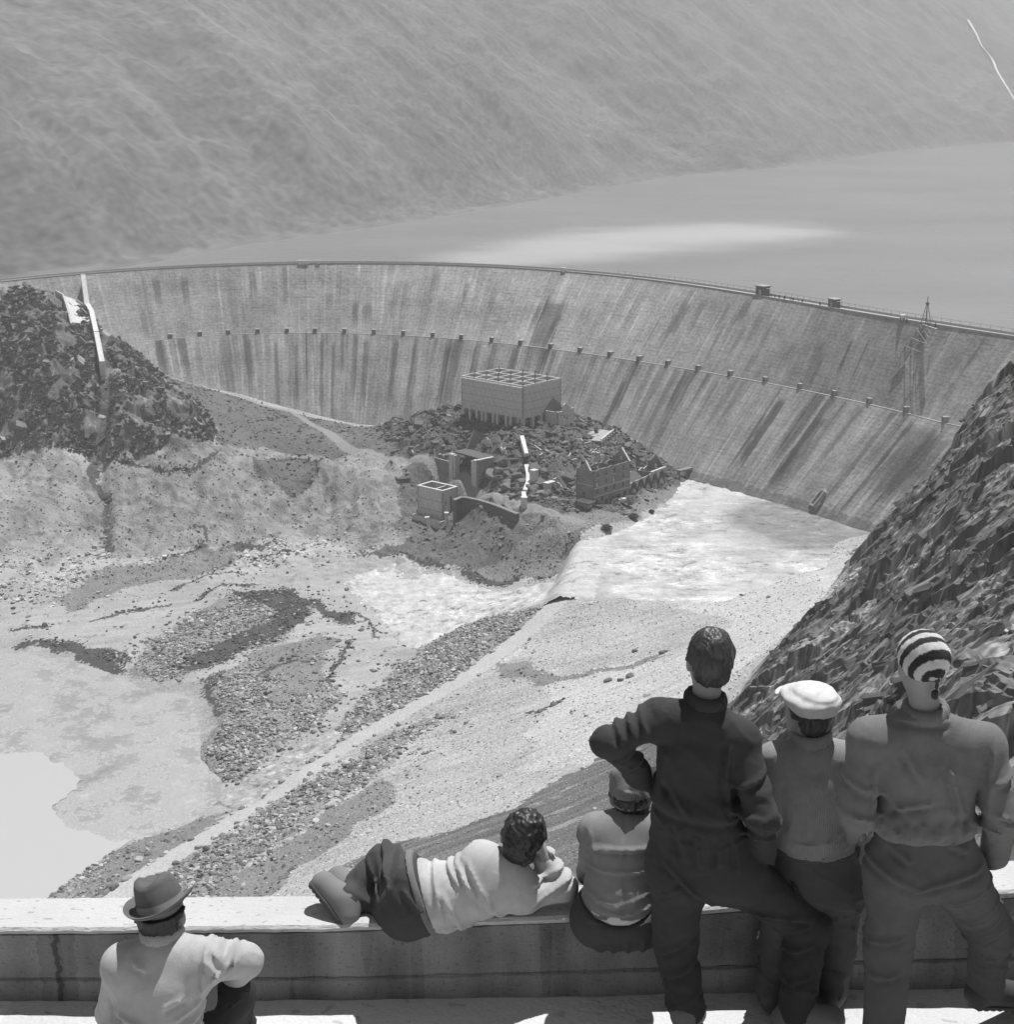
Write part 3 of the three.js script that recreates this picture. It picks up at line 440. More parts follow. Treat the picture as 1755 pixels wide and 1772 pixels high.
// ---------------------------------------------------------------- lake, far mountains, water
const SHORE = [[-260, 640], [-300, 720]].map(([x, z]) => [x, z]);
{
  const px = [[160, 470], [420, 425], [700, 385], [940, 345], [1170, 306], [1340, 291], [1560, 262], [1755, 246], [1850, 240]].map(([x, y]) => { const p = atH(x, y, HLAKE); return [p[0], p[2]]; });
  const sh = [[-340, 540], [-330, 600], [-318, 660], [-285, 715], ...px, [1900, 4300], [2600, 5200]];
  const c = new THREE.CatmullRomCurve3(sh.map(([x, z]) => new THREE.Vector3(x, 0, z)), false, 'centripetal');
  const LS = c.getLength();
  for (const [f0, f1, NS, NT, nm] of [[0, 0.3, 420, 190, 0], [0.3, 1, 330, 150, 1]]) {
  const P = Array.from({ length: NS + 1 }, (_, i) => c.getPointAt(lerp(f0, f1, i / NS))), pos = [], uv = [], idx = [];
  for (let i = 0; i <= NS; i++) {
    const fr = lerp(f0, f1, i / NS), a = c.getPointAt(Math.max(0, fr - 0.012)), b = c.getPointAt(Math.min(1, fr + 0.012)), dx = b.x - a.x, dz = b.z - a.z, l = Math.hypot(dx, dz), nx = -dz / l, nz = dx / l;   // outward
    for (let j = 0; j <= NT; j++) {
      const t = Math.pow(j / NT, 1.55) * 900 - 6, x = P[i].x + nx * t, z = P[i].z + nz * t, s = fr * LS;
      const k = sstep(0, 60, t), flat = 0.35 * Math.exp(-Math.max(0, t) / 40);
      let h = t * (0.78 - flat) + k * (22 * ridge(s / 260, t / 420, 4) + 5 * ridge(s / 60 + 7, t / 120, 3) + 34 * fbm(x / 330, z / 330, 3)) + sstep(-6, 12, t) * 2.5 * fbm(s / 30, t / 13, 4);
      h += k * (6 * fbm(s / 95, t / 30, 4) + 1.6 * ridge(s / 50, t / 17, 3));
      pos.push(x, EYE - HLAKE + h, -z); uv.push((fr - f0) / (f1 - f0), t / 900);
    }
  }
  for (let i = 0; i < NS; i++) for (let j = 0; j < NT; j++) { const a = i * (NT + 1) + j; idx.push(a, a + NT + 1, a + 1, a + 1, a + NT + 1, a + NT + 2); }
  const g = new THREE.BufferGeometry(); g.setAttribute('position', new THREE.Float32BufferAttribute(pos, 3)); g.setAttribute('uv', new THREE.Float32BufferAttribute(uv, 2)); g.setIndex(idx); g.computeVertexNormals();
  const T = nm ? 1280 : 2048;
  const mt = tex(T, 1024, (i, j) => { // rock ribs, scree runs and thin grass
    const s = lerp(f0, f1, i / T) * LS, t = j / 1024 * 900, w = 30 * fbm(s / 130, t / 200, 3);
    const run = fbm((s + w + t * 0.25 * Math.sin(s / 500)) / 34, t / 260, 4), rib = ridge((s + w) / 80, t / 150, 3), f = n2(s / 20, t / 6), scrub = fbm(s / 80, t / 24, 4);
    let a = 0.14 * (1 + 0.1 * run + 0.05 * rib + 0.14 * f + 0.28 * n2(s / 8, t / 2.6) + 0.3 * fbm(s / 400, t / 120, 4)); if (scrub + 0.25 * f > 0.1) a *= 0.84; if (run + 0.25 * f > 0.28) a += 0.02; if (t < 4 + 4 * n2(s / 22, 1)) a = 0.15 * (1 + 0.3 * f); return a;
  }, { wrap: false });
  const ms = struct('mountain_slope', g, new THREE.MeshStandardMaterial({ map: mt, roughness: 1 }), nm ? 'far hazy mountainside beyond the open end of the lake' : 'steep hazy mountainside rising beyond the dam');
  // thin white stream falling down the far slope
  if (nm) { ms.updateMatrixWorld(true); const rc = new THREE.Raycaster(), pp = []; for (const [px, py] of [[1676, 38], [1690, 62], [1700, 84], [1716, 104], [1726, 126], [1744, 156], [1768, 196]]) { const [u, d, f] = rayq(px, py); rc.set(new THREE.Vector3(0, EYE, 0), new THREE.Vector3(u, -d, -f).normalize()); const h = rc.intersectObject(ms)[0]; if (h) pp.push(h.point.clone().add(new THREE.Vector3(0, 3, 0))); } if (pp.length > 2) { const st = new THREE.Mesh(new THREE.TubeGeometry(new THREE.CatmullRomCurve3(pp), 60, 3.2, 5), M(0.7)); st.name = 'mountain_stream'; tag(st, 'thin white stream tumbling down the far mountainside', 'stream'); } }
  }
  
}
{
  const g = new THREE.PlaneGeometry(5200, 5600, 1, 1).rotateX(-Math.PI / 2).translate(1600, EYE - HLAKE, -3420);
  // the sheet starts at the upstream face; ripples are even, the bright patch lies in the colour map
  const s = new THREE.Shape(); const pts = [];
  for (let i = 0; i <= 120; i++) { const t = lerp(TH0, TH1, i / 120), r = damR(t, HCREST) + 6.59; pts.push([DC[0] + r * Math.sin(t), DC[1] + r * Math.cos(t)]); }
  pts.push([420, 300], [5200, 300], [5200, 6000], [-900, 6000], [-900, 560]);
  pts.forEach(([x, z], i) => i ? s.lineTo(x, z) : s.moveTo(x, z));
  const lg = new THREE.ShapeGeometry(s); const p = lg.attributes.position; for (let i = 0; i < p.count; i++) p.setXYZ(i, p.getX(i), EYE - HLAKE, -p.getY(i));
  const uv = lg.attributes.uv; for (let i = 0; i < p.count; i++) uv.setXY(i, p.getX(i) / 1400, p.getZ(i) / 1400);
  const n = lg.attributes.normal; for (let i = 0; i < p.count; i++) n.setXYZ(i, 0, 1, 0);
  const W = tex(1024, 1024, (i, j) => { const S = 1024, q = (f, o, fy = f) => { const w = (a, b) => n2(a / S * f + o, b / S * fy), u = i / S, v = j / S; return (w(i, j) * (1 - u) + w(i - S, j) * u) * (1 - v) + (w(i, j - S) * (1 - u) + w(i - S, j - S) * u) * v; }; return 0.5 + 0.25 * q(90, 1) + 0.3 * q(220, 3); }, { srgb: false });
  // uneven lake tone, with a patch of sunlight painted into the colour
  const sunPatch = [[880, 420], [1050, 402], [1180, 420], [1100, 445], [900, 455], [700, 452]].map(([x, y]) => { const q = atH(x, y, HLAKE); return [q[0], q[2]]; });
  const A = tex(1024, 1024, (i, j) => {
    const x = (i + 0.5) / 1024 * 1400, z = -(j + 0.5) / 1024 * 1400 + 1400; let d = 0; // nearness to the painted bright patch
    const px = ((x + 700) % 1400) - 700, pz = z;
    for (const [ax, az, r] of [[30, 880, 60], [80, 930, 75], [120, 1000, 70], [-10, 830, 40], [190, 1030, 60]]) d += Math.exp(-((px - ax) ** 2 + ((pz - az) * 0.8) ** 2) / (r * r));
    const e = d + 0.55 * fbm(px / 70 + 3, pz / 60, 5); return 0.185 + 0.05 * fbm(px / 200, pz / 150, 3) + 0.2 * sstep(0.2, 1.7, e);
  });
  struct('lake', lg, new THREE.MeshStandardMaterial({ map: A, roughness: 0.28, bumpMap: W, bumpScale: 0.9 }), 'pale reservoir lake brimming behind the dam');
}
// flowing water: sheets cut to the outlines, choppy, with foam
const FOAM = tex(1024, 1024, (i, j) => { const S = 1024, q = (f, o, fy = f) => { const w = (a, b) => n2(a / S * f + o, b / S * fy), u = i / S, v = j / S; return (w(i, j) * (1 - u) + w(i - S, j) * u) * (1 - v) + (w(i, j - S) * (1 - u) + w(i - S, j - S) * u) * v; }; const f = 0.5 * q(9, 2, 14) + 0.4 * q(26, 5, 40) + 0.35 * q(70, 7, 100) + 0.25 * q(170, 3, 200); return 0.40 + 0.3 * f + (f > 0.28 ? 0.12 : 0) - (f < -0.25 ? 0.1 : 0); });
const MURK = tex(1024, 1024, (i, j) => { const S = 1024, q = (f, o, fy = f) => { const w = (a, b) => n2(a / S * f + o, b / S * fy), u = i / S, v = j / S; return (w(i, j) * (1 - u) + w(i - S, j) * u) * (1 - v) + (w(i, j - S) * (1 - u) + w(i - S, j - S) * u) * v; }; const f = q(5, 2) + 0.6 * q(13, 5) + 0.5 * q(40, 9) + 0.4 * q(110, 1); return 0.27 + 0.10 * f + (Math.abs(f) < 0.06 ? 0.09 : 0); });
function waterSheet(name, px, level, step, chop, mat, label, tint) {
  const out = px.map(([x, y]) => Array.isArray(level) || typeof level === 'function' ? hit(x, y) : (() => { const p = atH(x, y, level); return [p[0], p[2]]; })());
  let x0 = 1e9, x1 = -1e9, z0 = 1e9, z1 = -1e9; for (const [x, z] of out) { x0 = Math.min(x0, x - 6); x1 = Math.max(x1, x + 6); z0 = Math.min(z0, z - 6); z1 = Math.max(z1, z + 6); }
  const inside = (x, z) => { let c = false; for (let i = 0, j = out.length - 1; i < out.length; j = i++) { const [ax, az] = out[i], [bx, bz] = out[j]; if ((az > z) !== (bz > z) && x < (bx - ax) * (z - az) / (bz - az) + ax) c = !c; } return c; };
  const nx = Math.ceil((x1 - x0) / step) + 1, nz = Math.ceil((z1 - z0) / step) + 1, id = new Int32Array(nx * nz).fill(-1), tc = [], pos = [], uv = [], idx = [];
  const pad = typeof level === 'function' ? 2.2 : 6, on = (x, z) => inside(x, z) || inside(x + pad, z) || inside(x - pad, z) || inside(x, z + pad) || inside(x, z - pad);
  for (let j = 0; j < nz; j++) for (let i = 0; i < nx; i++) { const x = x0 + i * step, z = z0 + j * step; if (!inside(x, z) && (!on(x, z) || (typeof level !== 'function' && bil(BASE, x, z) > level + 0.8))) continue; id[j * nx + i] = pos.length / 3; const H = typeof level === 'function' ? level(x, z) + (inside(x, z) ? 0 : bil(BASE, x, z) > 160 && level(x, z) < 158.5 ? 0.3 : 0.6) : level, c = typeof chop === 'function' ? chop(x, z) : chop; pos.push(x, EYE - H + c * (fbm(x / 3.3, z / 3.3, 4) + 0.5 * ridge(x / 5, z / 5, 2)), -z); uv.push(x / 60, z / 60); if (tint) { const q = tint(x, z); tc.push(q, q, q); } }
  for (let j = 0; j < nz - 1; j++) for (let i = 0; i < nx - 1; i++) { const a = id[j * nx + i], b = id[j * nx + i + 1], c = id[(j + 1) * nx + i], d = id[(j + 1) * nx + i + 1]; if (a < 0 || b < 0 || c < 0 || d < 0) continue; idx.push(a, b, c, b, d, c); }
  const g = new THREE.BufferGeometry(); g.setAttribute('position', new THREE.Float32BufferAttribute(pos, 3)); g.setAttribute('uv', new THREE.Float32BufferAttribute(uv, 2)); g.setIndex(idx); g.computeVertexNormals(); if (tint) g.setAttribute('color', new THREE.Float32BufferAttribute(tc, 3));
  return struct(name, g, mat, label);
}
const foamM = new THREE.MeshStandardMaterial({ map: FOAM, roughness: 0.55, bumpMap: FOAM, bumpScale: 0.5 }), murkM = new THREE.MeshStandardMaterial({ map: MURK, roughness: 0.45, bumpMap: rep(FOAM, 1, 1), bumpScale: 0.2 }), glareM = M(0.38, 0.3);
{
  const [gx, gz] = hit(1195, 835), [mx, , mz] = atH(1400, 905, 158);
  waterSheet('basin_water', WATERPX.basin, 158, 1.1, (x, z) => 0.28 + 1.3 * Math.exp(-((x - gx) ** 2 + (z - gz) ** 2) / 500), new THREE.MeshStandardMaterial({ map: FOAM, vertexColors: true, roughness: 0.5, bumpMap: FOAM, bumpScale: 0.35 }), 'white foaming water of the basin at the foot of the dam', (x, z) => { const n = fbm(x / 20 + 3, z / 14, 4), d = Math.max(0, 1 - Math.hypot(x - mx, (z - mz) * 0.8) / 46); return clamp(0.98 + 0.55 * n - 0.95 * sstep(0.12, 0.75, d + 0.5 * n), 0.42, 1.35); });
  const [ax, , az] = atH(1018, 926, 158), [bx, , bz] = atH(992, 1034, 158), wlen = Math.hypot(bx - ax, bz - az), over = (x, z) => ((x - ax) * (bz - az) - (z - az) * (bx - ax)) / wlen, sgn = over(ax - 20, az) > 0 ? 1 : -1;   // metres beyond the weir sill
  const wl = (x, z) => { const d = sgn * over(x, z), t = sstep(-1, 11, d); return lerp(157.86, Math.max(158, bil(BASE, x, z) + 0.15), t * t); };
  waterSheet('rapids', WATERPX.rapids, wl, 0.8, (x, z) => 0.25 + 0.9 * sstep(2, 12, sgn * over(x, z)), foamM, 'white rapids spilling over the weir into the pit');
  waterSheet('side_stream', WATERPX.stream, (x, z) => bil(BASE, x, z) + 0.1, 0.6, 1.0, new THREE.MeshStandardMaterial({ map: FOAM, color: grey(0.72), roughness: 0.5 }), 'thin turbulent stream running between rubble into the pool');
  waterSheet('pool_water', WATERPX.pool, 183, 1.2, 0.16, murkM, 'murky scum-covered water of the lower pool');
  // bright end of the pool beyond the scum: sky glare put into the colour
  const ed = [[0, 1305], [60, 1300], [85, 1310], [120, 1330], [150, 1350], [125, 1368], [100, 1390], [98, 1410], [112, 1425], [135, 1430], [160, 1443], [180, 1450], [215, 1452], [240, 1445], [60, 1570], [-80, 1700], [-420, 1700], [-260, 1330]];
  const o0 = ed.map(([x, y]) => atH(x, y, 182.86)), o = []; o0.forEach((p, i) => { o.push(p); if (i < 13) { const q = o0[i + 1]; for (const t of [0.3, 0.62]) o.push([lerp(p[0], q[0], t + rr(-0.08, 0.08)) + rr(-1.6, 1.6), 0, lerp(p[2], q[2], t) + rr(-2.2, 2.2)]); } }); const s = new THREE.Shape(); o.forEach(([x, , z], i) => { if (!i) return s.moveTo(x, z); const [px, , pz] = o[i - 1]; if (i < 40) { const bu = rr(0.15, 0.5); s.quadraticCurveTo((x + px) / 2 + (z - pz) * bu, (z + pz) / 2 - (x - px) * bu, x, z); } else s.lineTo(x, z); });
  const g = new THREE.ShapeGeometry(s, 8), p = g.attributes.position; for (let i = 0; i < p.count; i++) p.setXYZ(i, p.getX(i), EYE - 182.84, -p.getY(i)); const n = g.attributes.normal; for (let i = 0; i < p.count; i++) n.setXYZ(i, 0, 1, 0);
  struct('still_water', g, glareM, 'smooth water with painted glare at the open end of the lower pool');
}
console.log('water');
// ---------------------------------------------------------------- ruins below the dam
const concL = concM(0.46), concD = concM(0.18), concP = concM(0.52), darkM = concM(0.4), masonry = concM(0.085), brickM = (() => {
  const t = tex(512, 512, (i, j) => { const row = Math.floor(j / 8), u = (i + (row % 2) * 11) / 22, b = n2(Math.floor(u) * 5.3, row * 3.7), m = (j % 8) < 1 || (u % 1) < 0.06; return 0.17 * (m ? 1.25 : 1 + 0.35 * b) * (1 + 0.2 * n2(i / 90, j / 120) + 0.15 * n2(i / 3, j / 3)); });
  return new THREE.MeshStandardMaterial({ map: rep(t, 0.2, 0.2), roughness: 0.95 });
})();
function site(g, X, Z, H, dx, dz) { g.position.copy(V(X, H, Z)); g.rotation.y = Math.atan2(dz, dx); return g; }   // local +x along (dx, dz) on the map, local -z to its left
// a wall in its own plane: outline polygon with rectangular holes, thickness t going to -z
function wallGeo(outline, holes, t) {
  const s = new THREE.Shape(outline.map(([a, b]) => new THREE.Vector2(a, b)));
  for (const [x0, y0, x1, y1] of holes) s.holes.push(new THREE.Path([[x0, y0], [x0, y1], [x1, y1], [x1, y0]].map(([a, b]) => new THREE.Vector2(a, b))));
  return new THREE.ExtrudeGeometry(s, { depth: t, bevelEnabled: false }).translate(0, 0, -t);
}
const rect = (w, h, y0 = 0) => [[0, y0], [w, y0], [w, h], [0, h]];
const crumble = (w, h, y0, n, amp, at = 0) => { const o = [[0, y0], [w, y0]]; for (let i = n; i >= 0; i--) o.push([w * i / n, h + amp * (n2(i * 1.7 + at, at) - 0.3)]); return o; };
function put(name, geo, mat, parent, x = 0, y = 0, z = 0, ry = 0) { const m = part(name, uvBox(geo, 0.16), mat, parent); m.position.set(x, y, z); m.rotation.y = ry; return m; }

{ // the big concrete block on the knoll
  const b = site(thing('concrete_blockhouse', 'tall pale concrete block on pillars with open beam grid roof on the knoll', 'building'), 6.7, 600, 136.4, 0.67, 0.74);
  const W = 25, D = 36, h0 = 5.2, h1 = 18.8, T = 0.7;
  const lintelHoles = [];
  put('front_wall', wallGeo(rect(W, h1, h0), lintelHoles, T), concL, b);                                   // faces the lower right
  put('back_wall', wallGeo(rect(W, h1, -3), [], T), concL, b, 0, 0, -D + T);
  put('side_wall', wallGeo(rect(D, h1, h0), [], T), concL, b, 0, 0, -D, -Math.PI / 2);                      // faces the lower left
  put('side_wall', wallGeo(rect(D, h1, -3), [], T), concL, b, W, 0, 0, Math.PI / 2);
  put('core', box(4, W - 1, -3, h0 + 0.2, -D + 1, -4), concL, b);
  put('floor_slab', box(0.8, W - 0.8, h0 + 0.2, h0 + 0.6, -D + 0.8, -0.8), concD, b);
  put('plinth', box(-0.6, W + 0.4, -4, 0.15, -D - 0.4, 0.6), concD, b);
  for (const x of [0, 6.1, 11.5, 17.2]) put('pillar', box(x + 0.02, x + 1.5, 0.15, h0, -1.5, -0.02), concL, b);
  for (const z of [2.2, 6.6, 9.2, 14.2, 16.6, 21, 23.2, 26.4, 30.6, 34.4]) put('pillar', box(0.02, 1.4, 0.15, h0, -z - 1.3, -z), concL, b);
  for (const x of [0.3, 8, 16, W - 0.9]) put('roof_beam', box(x, x + 0.6, h1 - 0.1, h1 + 0.62, -D, 0), concP, b);
  for (let k = 0; k <= 5; k++) put('roof_beam', box(-0.05, W + 0.05, h1 - 0.05, h1 + 0.66, -0.1 - k * 7.05 - 0.55, -0.1 - k * 7.05), concP, b);
  for (const x of [0.3, 8, 16, W - 0.9]) for (let k = 0; k <= 5; k++) if (rnd() > 0.25) put('roof_post', box(x + 0.1, x + 0.5, h1 + 0.6, h1 + rr(1.4, 2.4), -0.15 - k * 7.05 - 0.45, -0.15 - k * 7.05 - 0.05), concD, b);
  for (const y of [8.6, 12, 15.4]) { put('formwork_joint', box(-0.03, -0.003, y, y + 0.14, -D, 0), concD, b); put('formwork_joint', box(0, W, y, y + 0.14, 0.003, 0.03), concD, b); }
  put('wall_corbel', box(-0.5, -0.003, h1 - 0.7, h1 - 0.15, -D, 0), concP, b);
  // roofless gabled annexe against the right end
  const a = site(thing('gabled_annexe', 'small roofless gabled concrete house with paired windows against the blockhouse', 'building'), 6.7 + 14 * 0.67 + 7.5 * 0.74, 600 + 14 * 0.74 - 7.5 * 0.67, 139.5, 0.67, 0.74);
  put('front_wall', wallGeo([[0, -3], [11, -3], [11, 10.6], [9.2, 10.4], [5.4, 13.4], [4, 12.6], [3.2, 10.2], [0, 10.0]], [[1, 0.4, 2.3, 3], [4.2, 0.1, 6.8, 3.3], [8.6, 1.6, 10, 4], [4.1, 6, 5.3, 8.2], [5.9, 6, 7.1, 8.2], [2, 7.8, 3.4, 8.6]], 0.5), concL, a);
  put('side_wall', wallGeo(crumble(7.4, 10.2, -3, 9, 0.5), [], 0.5), concL, a, 0, 0, -7.4, -Math.PI / 2);
  put('side_wall', wallGeo(rect(7.4, 10.2, -3), [], 0.5), concL, a, 11, 0, 0, Math.PI / 2);
  put('inner_floor', box(0.5, 10.5, 5, 5.3, -7.2, -0.5), concD, a);
  put('back_gable', wallGeo([[0, -3], [11, -3], [11, 10.2], [5.5, 14.6], [0, 10.2]], [[4.8, 9, 6.2, 10.2]], 0.4), concD, a, 0, 0, -6.9);
  // terrace with the stubs of pulled-down rooms
  const t = site(thing('foundation_terrace', 'low walled terrace of broken room foundations before the blockhouse', 'ruin'), 11.3, 596, 138.2, 0.67, 0.74);
  put('terrace_base', box(0, 16, -6, 0, -6.4, 0), masonry, t);
  for (const [x0, x1, z0, z1, h] of [[0, 16, -0.6, 0, 0.8], [0, 0.6, -6.4, -0.6, 0.8], [3, 9, -2.6, -2.1, 0.7], [4, 8, -4.2, -3.7, 0.9], [10, 10.5, -5.5, -1.2, 0.6], [12, 15, -3.5, -3, 0.8], [5.5, 6, -6, -4.2, 1]]) put('foundation_wall', box(x0, x1, 0.02, h, z0, z1), concP, t);
  const f = site(thing('foundation_ruin', 'outline of broken foundations on the far side of the blockhouse', 'ruin'), 6.7 - 36.8 * 0.74, 600 + 36.8 * 0.67, 136.8, 0.67, 0.74);
  put('base_slab', box(0, 16, -4, 0, -10, 0), concD, f);
  for (const [x0, x1, z0, z1, h] of [[0, 0.6, -10, 0, 0.9], [0.6, 16, -10, -9.4, 0.8], [4, 4.5, -9, -1, 0.8], [8, 8.5, -8, 0, 0.9], [4.5, 8, -5, -4.5, 0.6], [9, 14, -6, -5.5, 0.7]]) put('foundation_wall', box(x0, x1, 0.02, h, z0, z1), concP, f);
}
{ // slab-roofed shed by the dam
  const s = thing('slab_shed', 'flat concrete slab deck with buttressed side wall at the foot of the dam', 'building');
  const q = [[27, 604], [40, 599.5], [47, 620], [33, 625]], y = EYE - 141.2, sh = new THREE.Shape(q.map(([x, z]) => new THREE.Vector2(x, z)));
  put('deck', new THREE.ExtrudeGeometry(sh, { depth: 0.6, bevelEnabled: false }).rotateX(-Math.PI / 2).translate(0, y, 0), concM(0.3), s);
  const wall = (a, b, h, name) => { const w = beam(V(a[0], 141.3 + h / 2, a[1]), V(b[0], 141.3 + h / 2, b[1]), 0.5, h); put(name, w, concD, s); };
  wall([39.6, 600.3], [46.6, 619.8], 9, 'side_wall'); wall([27.4, 604], [39.2, 600], 9, 'front_wall');
  for (let k = 0; k < 6; k++) { const u = (k + 0.3) / 5.6; put('buttress', box(-0.35, 0.35, -9, 0, -0.4, 0.4), concL, s, lerp(40.1, 47.1, u), y - 0.05, -lerp(600, 619.5, u)); }
  put('raised_curb', beam(V(40.1, 140.3, 601), V(46.7, 140.3, 619.8), 0.6, 0.5), concP, s);
}
function windowPart(parent, x, y, w, h, z, ry = 0) { // frame with sill, empty of glass
  const g = new THREE.Group(); g.name = 'window'; g.position.set(x, y, z); g.rotation.y = ry; parent.add(g);
  part('window_sill', windowPart.sill ??= box(-0.75, 0.75, -0.2, -0.02, -0.3, 0.14), concL, g);
  const k = w + '_' + h; windowPart.c ??= {}; part('window_frame', windowPart.c[k] ??= merge([box(-w / 2, -w / 2 + 0.1, 0, h, -0.3, -0.2), box(w / 2 - 0.1, w / 2, 0, h, -0.3, -0.2), box(-w / 2 + 0.1, w / 2 - 0.1, h - 0.1, h, -0.3, -0.2), box(-0.05, 0.05, 0, h - 0.1, -0.3, -0.2)]), concD, g);
}
{ // four-storey brick ruin and the burnt-out hall beside it
  const b = site(thing('brick_tenement_ruin', 'four-storey roofless brick house with rows of empty windows and broken gables', 'building'), 33.6, 542, 154.4, 0.69, 0.725);
  const W = 22.3, D = 8.8, h = 15.6, holes = [], wins = [];
  const cols = [2.4, 7.6, 12.6, 18.2];
  for (const [y, off] of [[12.3, 0], [9.0, 0], [5.6, 0]]) for (const c of cols) { holes.push([c + off - 0.65, y, c + off + 0.65, y + 2]); wins.push([c + off, y, 1.3, 2]); }
  for (const [x0, x1, y0, y1] of [[1.3, 2.6, 0, 3.6], [4.7, 5.8, 2.2, 4.2], [7.4, 8.4, 0.1, 2.8], [10.0, 11.3, 1.2, 3.2], [13.2, 16.6, 1.0, 3.1], [18.6, 20.4, 0.6, 3.6]]) holes.push([x0, y0, x1, y1]);
  put('front_wall', wallGeo(crumble(W, h, -3, 24, 0.5, 3), holes, 0.55), brickM, b);
  for (const [x, y, w, hh] of wins) windowPart(b, x, y, w, hh, 0);
  put('string_course', box(0, W, 8.1, 8.35, 0.003, 0.16), concL, b); put('string_course', box(0, W, 4.75, 4.95, 0.003, 0.14), concL, b);
  put('gable_wall', wallGeo([[0, -3], [D, -3], [D, h - 0.6], [D - 1.8, h - 0.4], [D / 2 + 0.6, h + 3.2], [D / 2 - 0.6, h + 2.2], [1.4, h - 0.2], [0, h - 0.5]], [[2.6, h - 0.6, 3.8, h + 0.6], [3.2, 3.4, 4.4, 6.2]], 0.55), brickM, b, 0, 0, -D, -Math.PI / 2);
  put('string_course', box(-0.14, -0.003, 9.2, 9.45, -D, 0), concL, b);
  put('gable_coping', beam(new THREE.Vector3(-0.1, h - 0.3, -1.5), new THREE.Vector3(-0.1, h + 3.3, -D / 2 + 0.3), 0.8, 0.3), concP, b);
  put('gable_wall', wallGeo([[0, -3], [D, -3], [D, h - 0.4], [D / 2, h + 4.4], [0, h - 0.4]], [[3.8, h, 5, h + 1.3]], 0.5), brickM, b, W, 0, 0, Math.PI / 2);
  put('gable_coping', beam(new THREE.Vector3(W + 0.1, h - 0.4, -0.2), new THREE.Vector3(W + 0.1, h + 4.5, -D / 2), 0.8, 0.3), concP, b);
  put('back_wall', wallGeo(crumble(W, h - 0.5, -3, 20, 1.2, 8), holes.slice(0, 12), 0.55), brickM, b, 0, 0, -D + 0.55);
  put('party_wall', wallGeo(crumble(D - 1.2, h - 1.4, -2, 8, 1.2, 5), [], 0.4), brickM, b, 9, 0, -D + 0.6, -Math.PI / 2);
  put('floor_slab', box(0.6, W - 0.6, 8, 8.3, -D + 0.6, -0.6), concD, b); put('floor_slab', box(0.6, W - 0.6, 4.4, 4.7, -D + 0.6, -0.6), concD, b);  // floors added to darken the inside behind the windows
  put('porch', box(-3.4, -0.02, -3, 3.2, -5.5, 0.2), brickM, b); put('porch_roof', box(-3.9, 0.5, 3.22, 3.6, -6, 0.8), concP, b); put('porch_door', box(-2.3, -1.2, 0, 2.2, 0.2, 0.26), darkM, b);
  const c = site(thing('burnt_hall_ruin', 'long low roofless hall with soot-stained arches and a pointed end gable', 'building'), 49.2, 558.4, 154.8, 0.6, 0.8);
  const L = 27, hh = 7.4;
  const soot = new THREE.MeshStandardMaterial({ roughness: 0.95, map: tex(512, 256, (i, j) => { const u = i / 512 * 5, y = j / 256, f = Math.abs(u % 1 - 0.5) * 2, e = y - 0.42 + 0.5 * (f * f) * 0.9 + 0.12 * n2(i / 18, j / 24); return lerp(0.34, 0.045, sstep(0.0, 0.16, e) * (1 - sstep(0.42, 0.6, e))) * (1 + 0.25 * n2(i / 7, j / 14)); }) });
  const fw = wallGeo([[0, -3], [L, -3], [L, hh + 0.4], [16, hh + 0.2], [15.4, hh - 0.4], [0, hh - 0.9]], [[17.8, 0.4, 19.4, 3.4], [22, 0.4, 23.4, 3.2], [4, 0.4, 5.4, 3.2], [10, 0.4, 11.4, 3.2]], 0.5).toNonIndexed(); { const p = fw.attributes.position, uv = fw.attributes.uv; for (let i = 0; i < p.count; i++) uv.setXY(i, p.getX(i) / L, (p.getY(i) + 0.5) / 8.2); }
  part('front_wall', fw, soot, c);
  put('back_wall', wallGeo(crumble(L, hh, -3, 22, 1.4, 11), [[15, 4, 16.4, 6.4]], 0.5), concL, c, 0, 0, -8);
  put('end_gable', wallGeo([[0, -3], [8.4, -3], [8.4, hh + 0.2], [4.2, hh + 5.4], [0, hh + 0.2]], [[3.5, hh - 0.4, 4.9, hh + 1.4]], 0.5), brickM, c, L, 0, 0, Math.PI / 2);
  put('cross_wall', wallGeo([[0, -3], [8, -3], [8, hh + 0.6], [0, hh + 0.2]], [], 0.4), concD, c, 16, 0, -8, -Math.PI / 2);
  put('wall_coping', box(16.2, L + 0.2, hh + 0.32, hh + 0.6, -0.7, 0.2), concP, c);
  put('fallen_roof', new THREE.BoxGeometry(15, 0.4, 7.6).rotateX(0.5).translate(8, 5.6, -4.4), masonry, c);
}
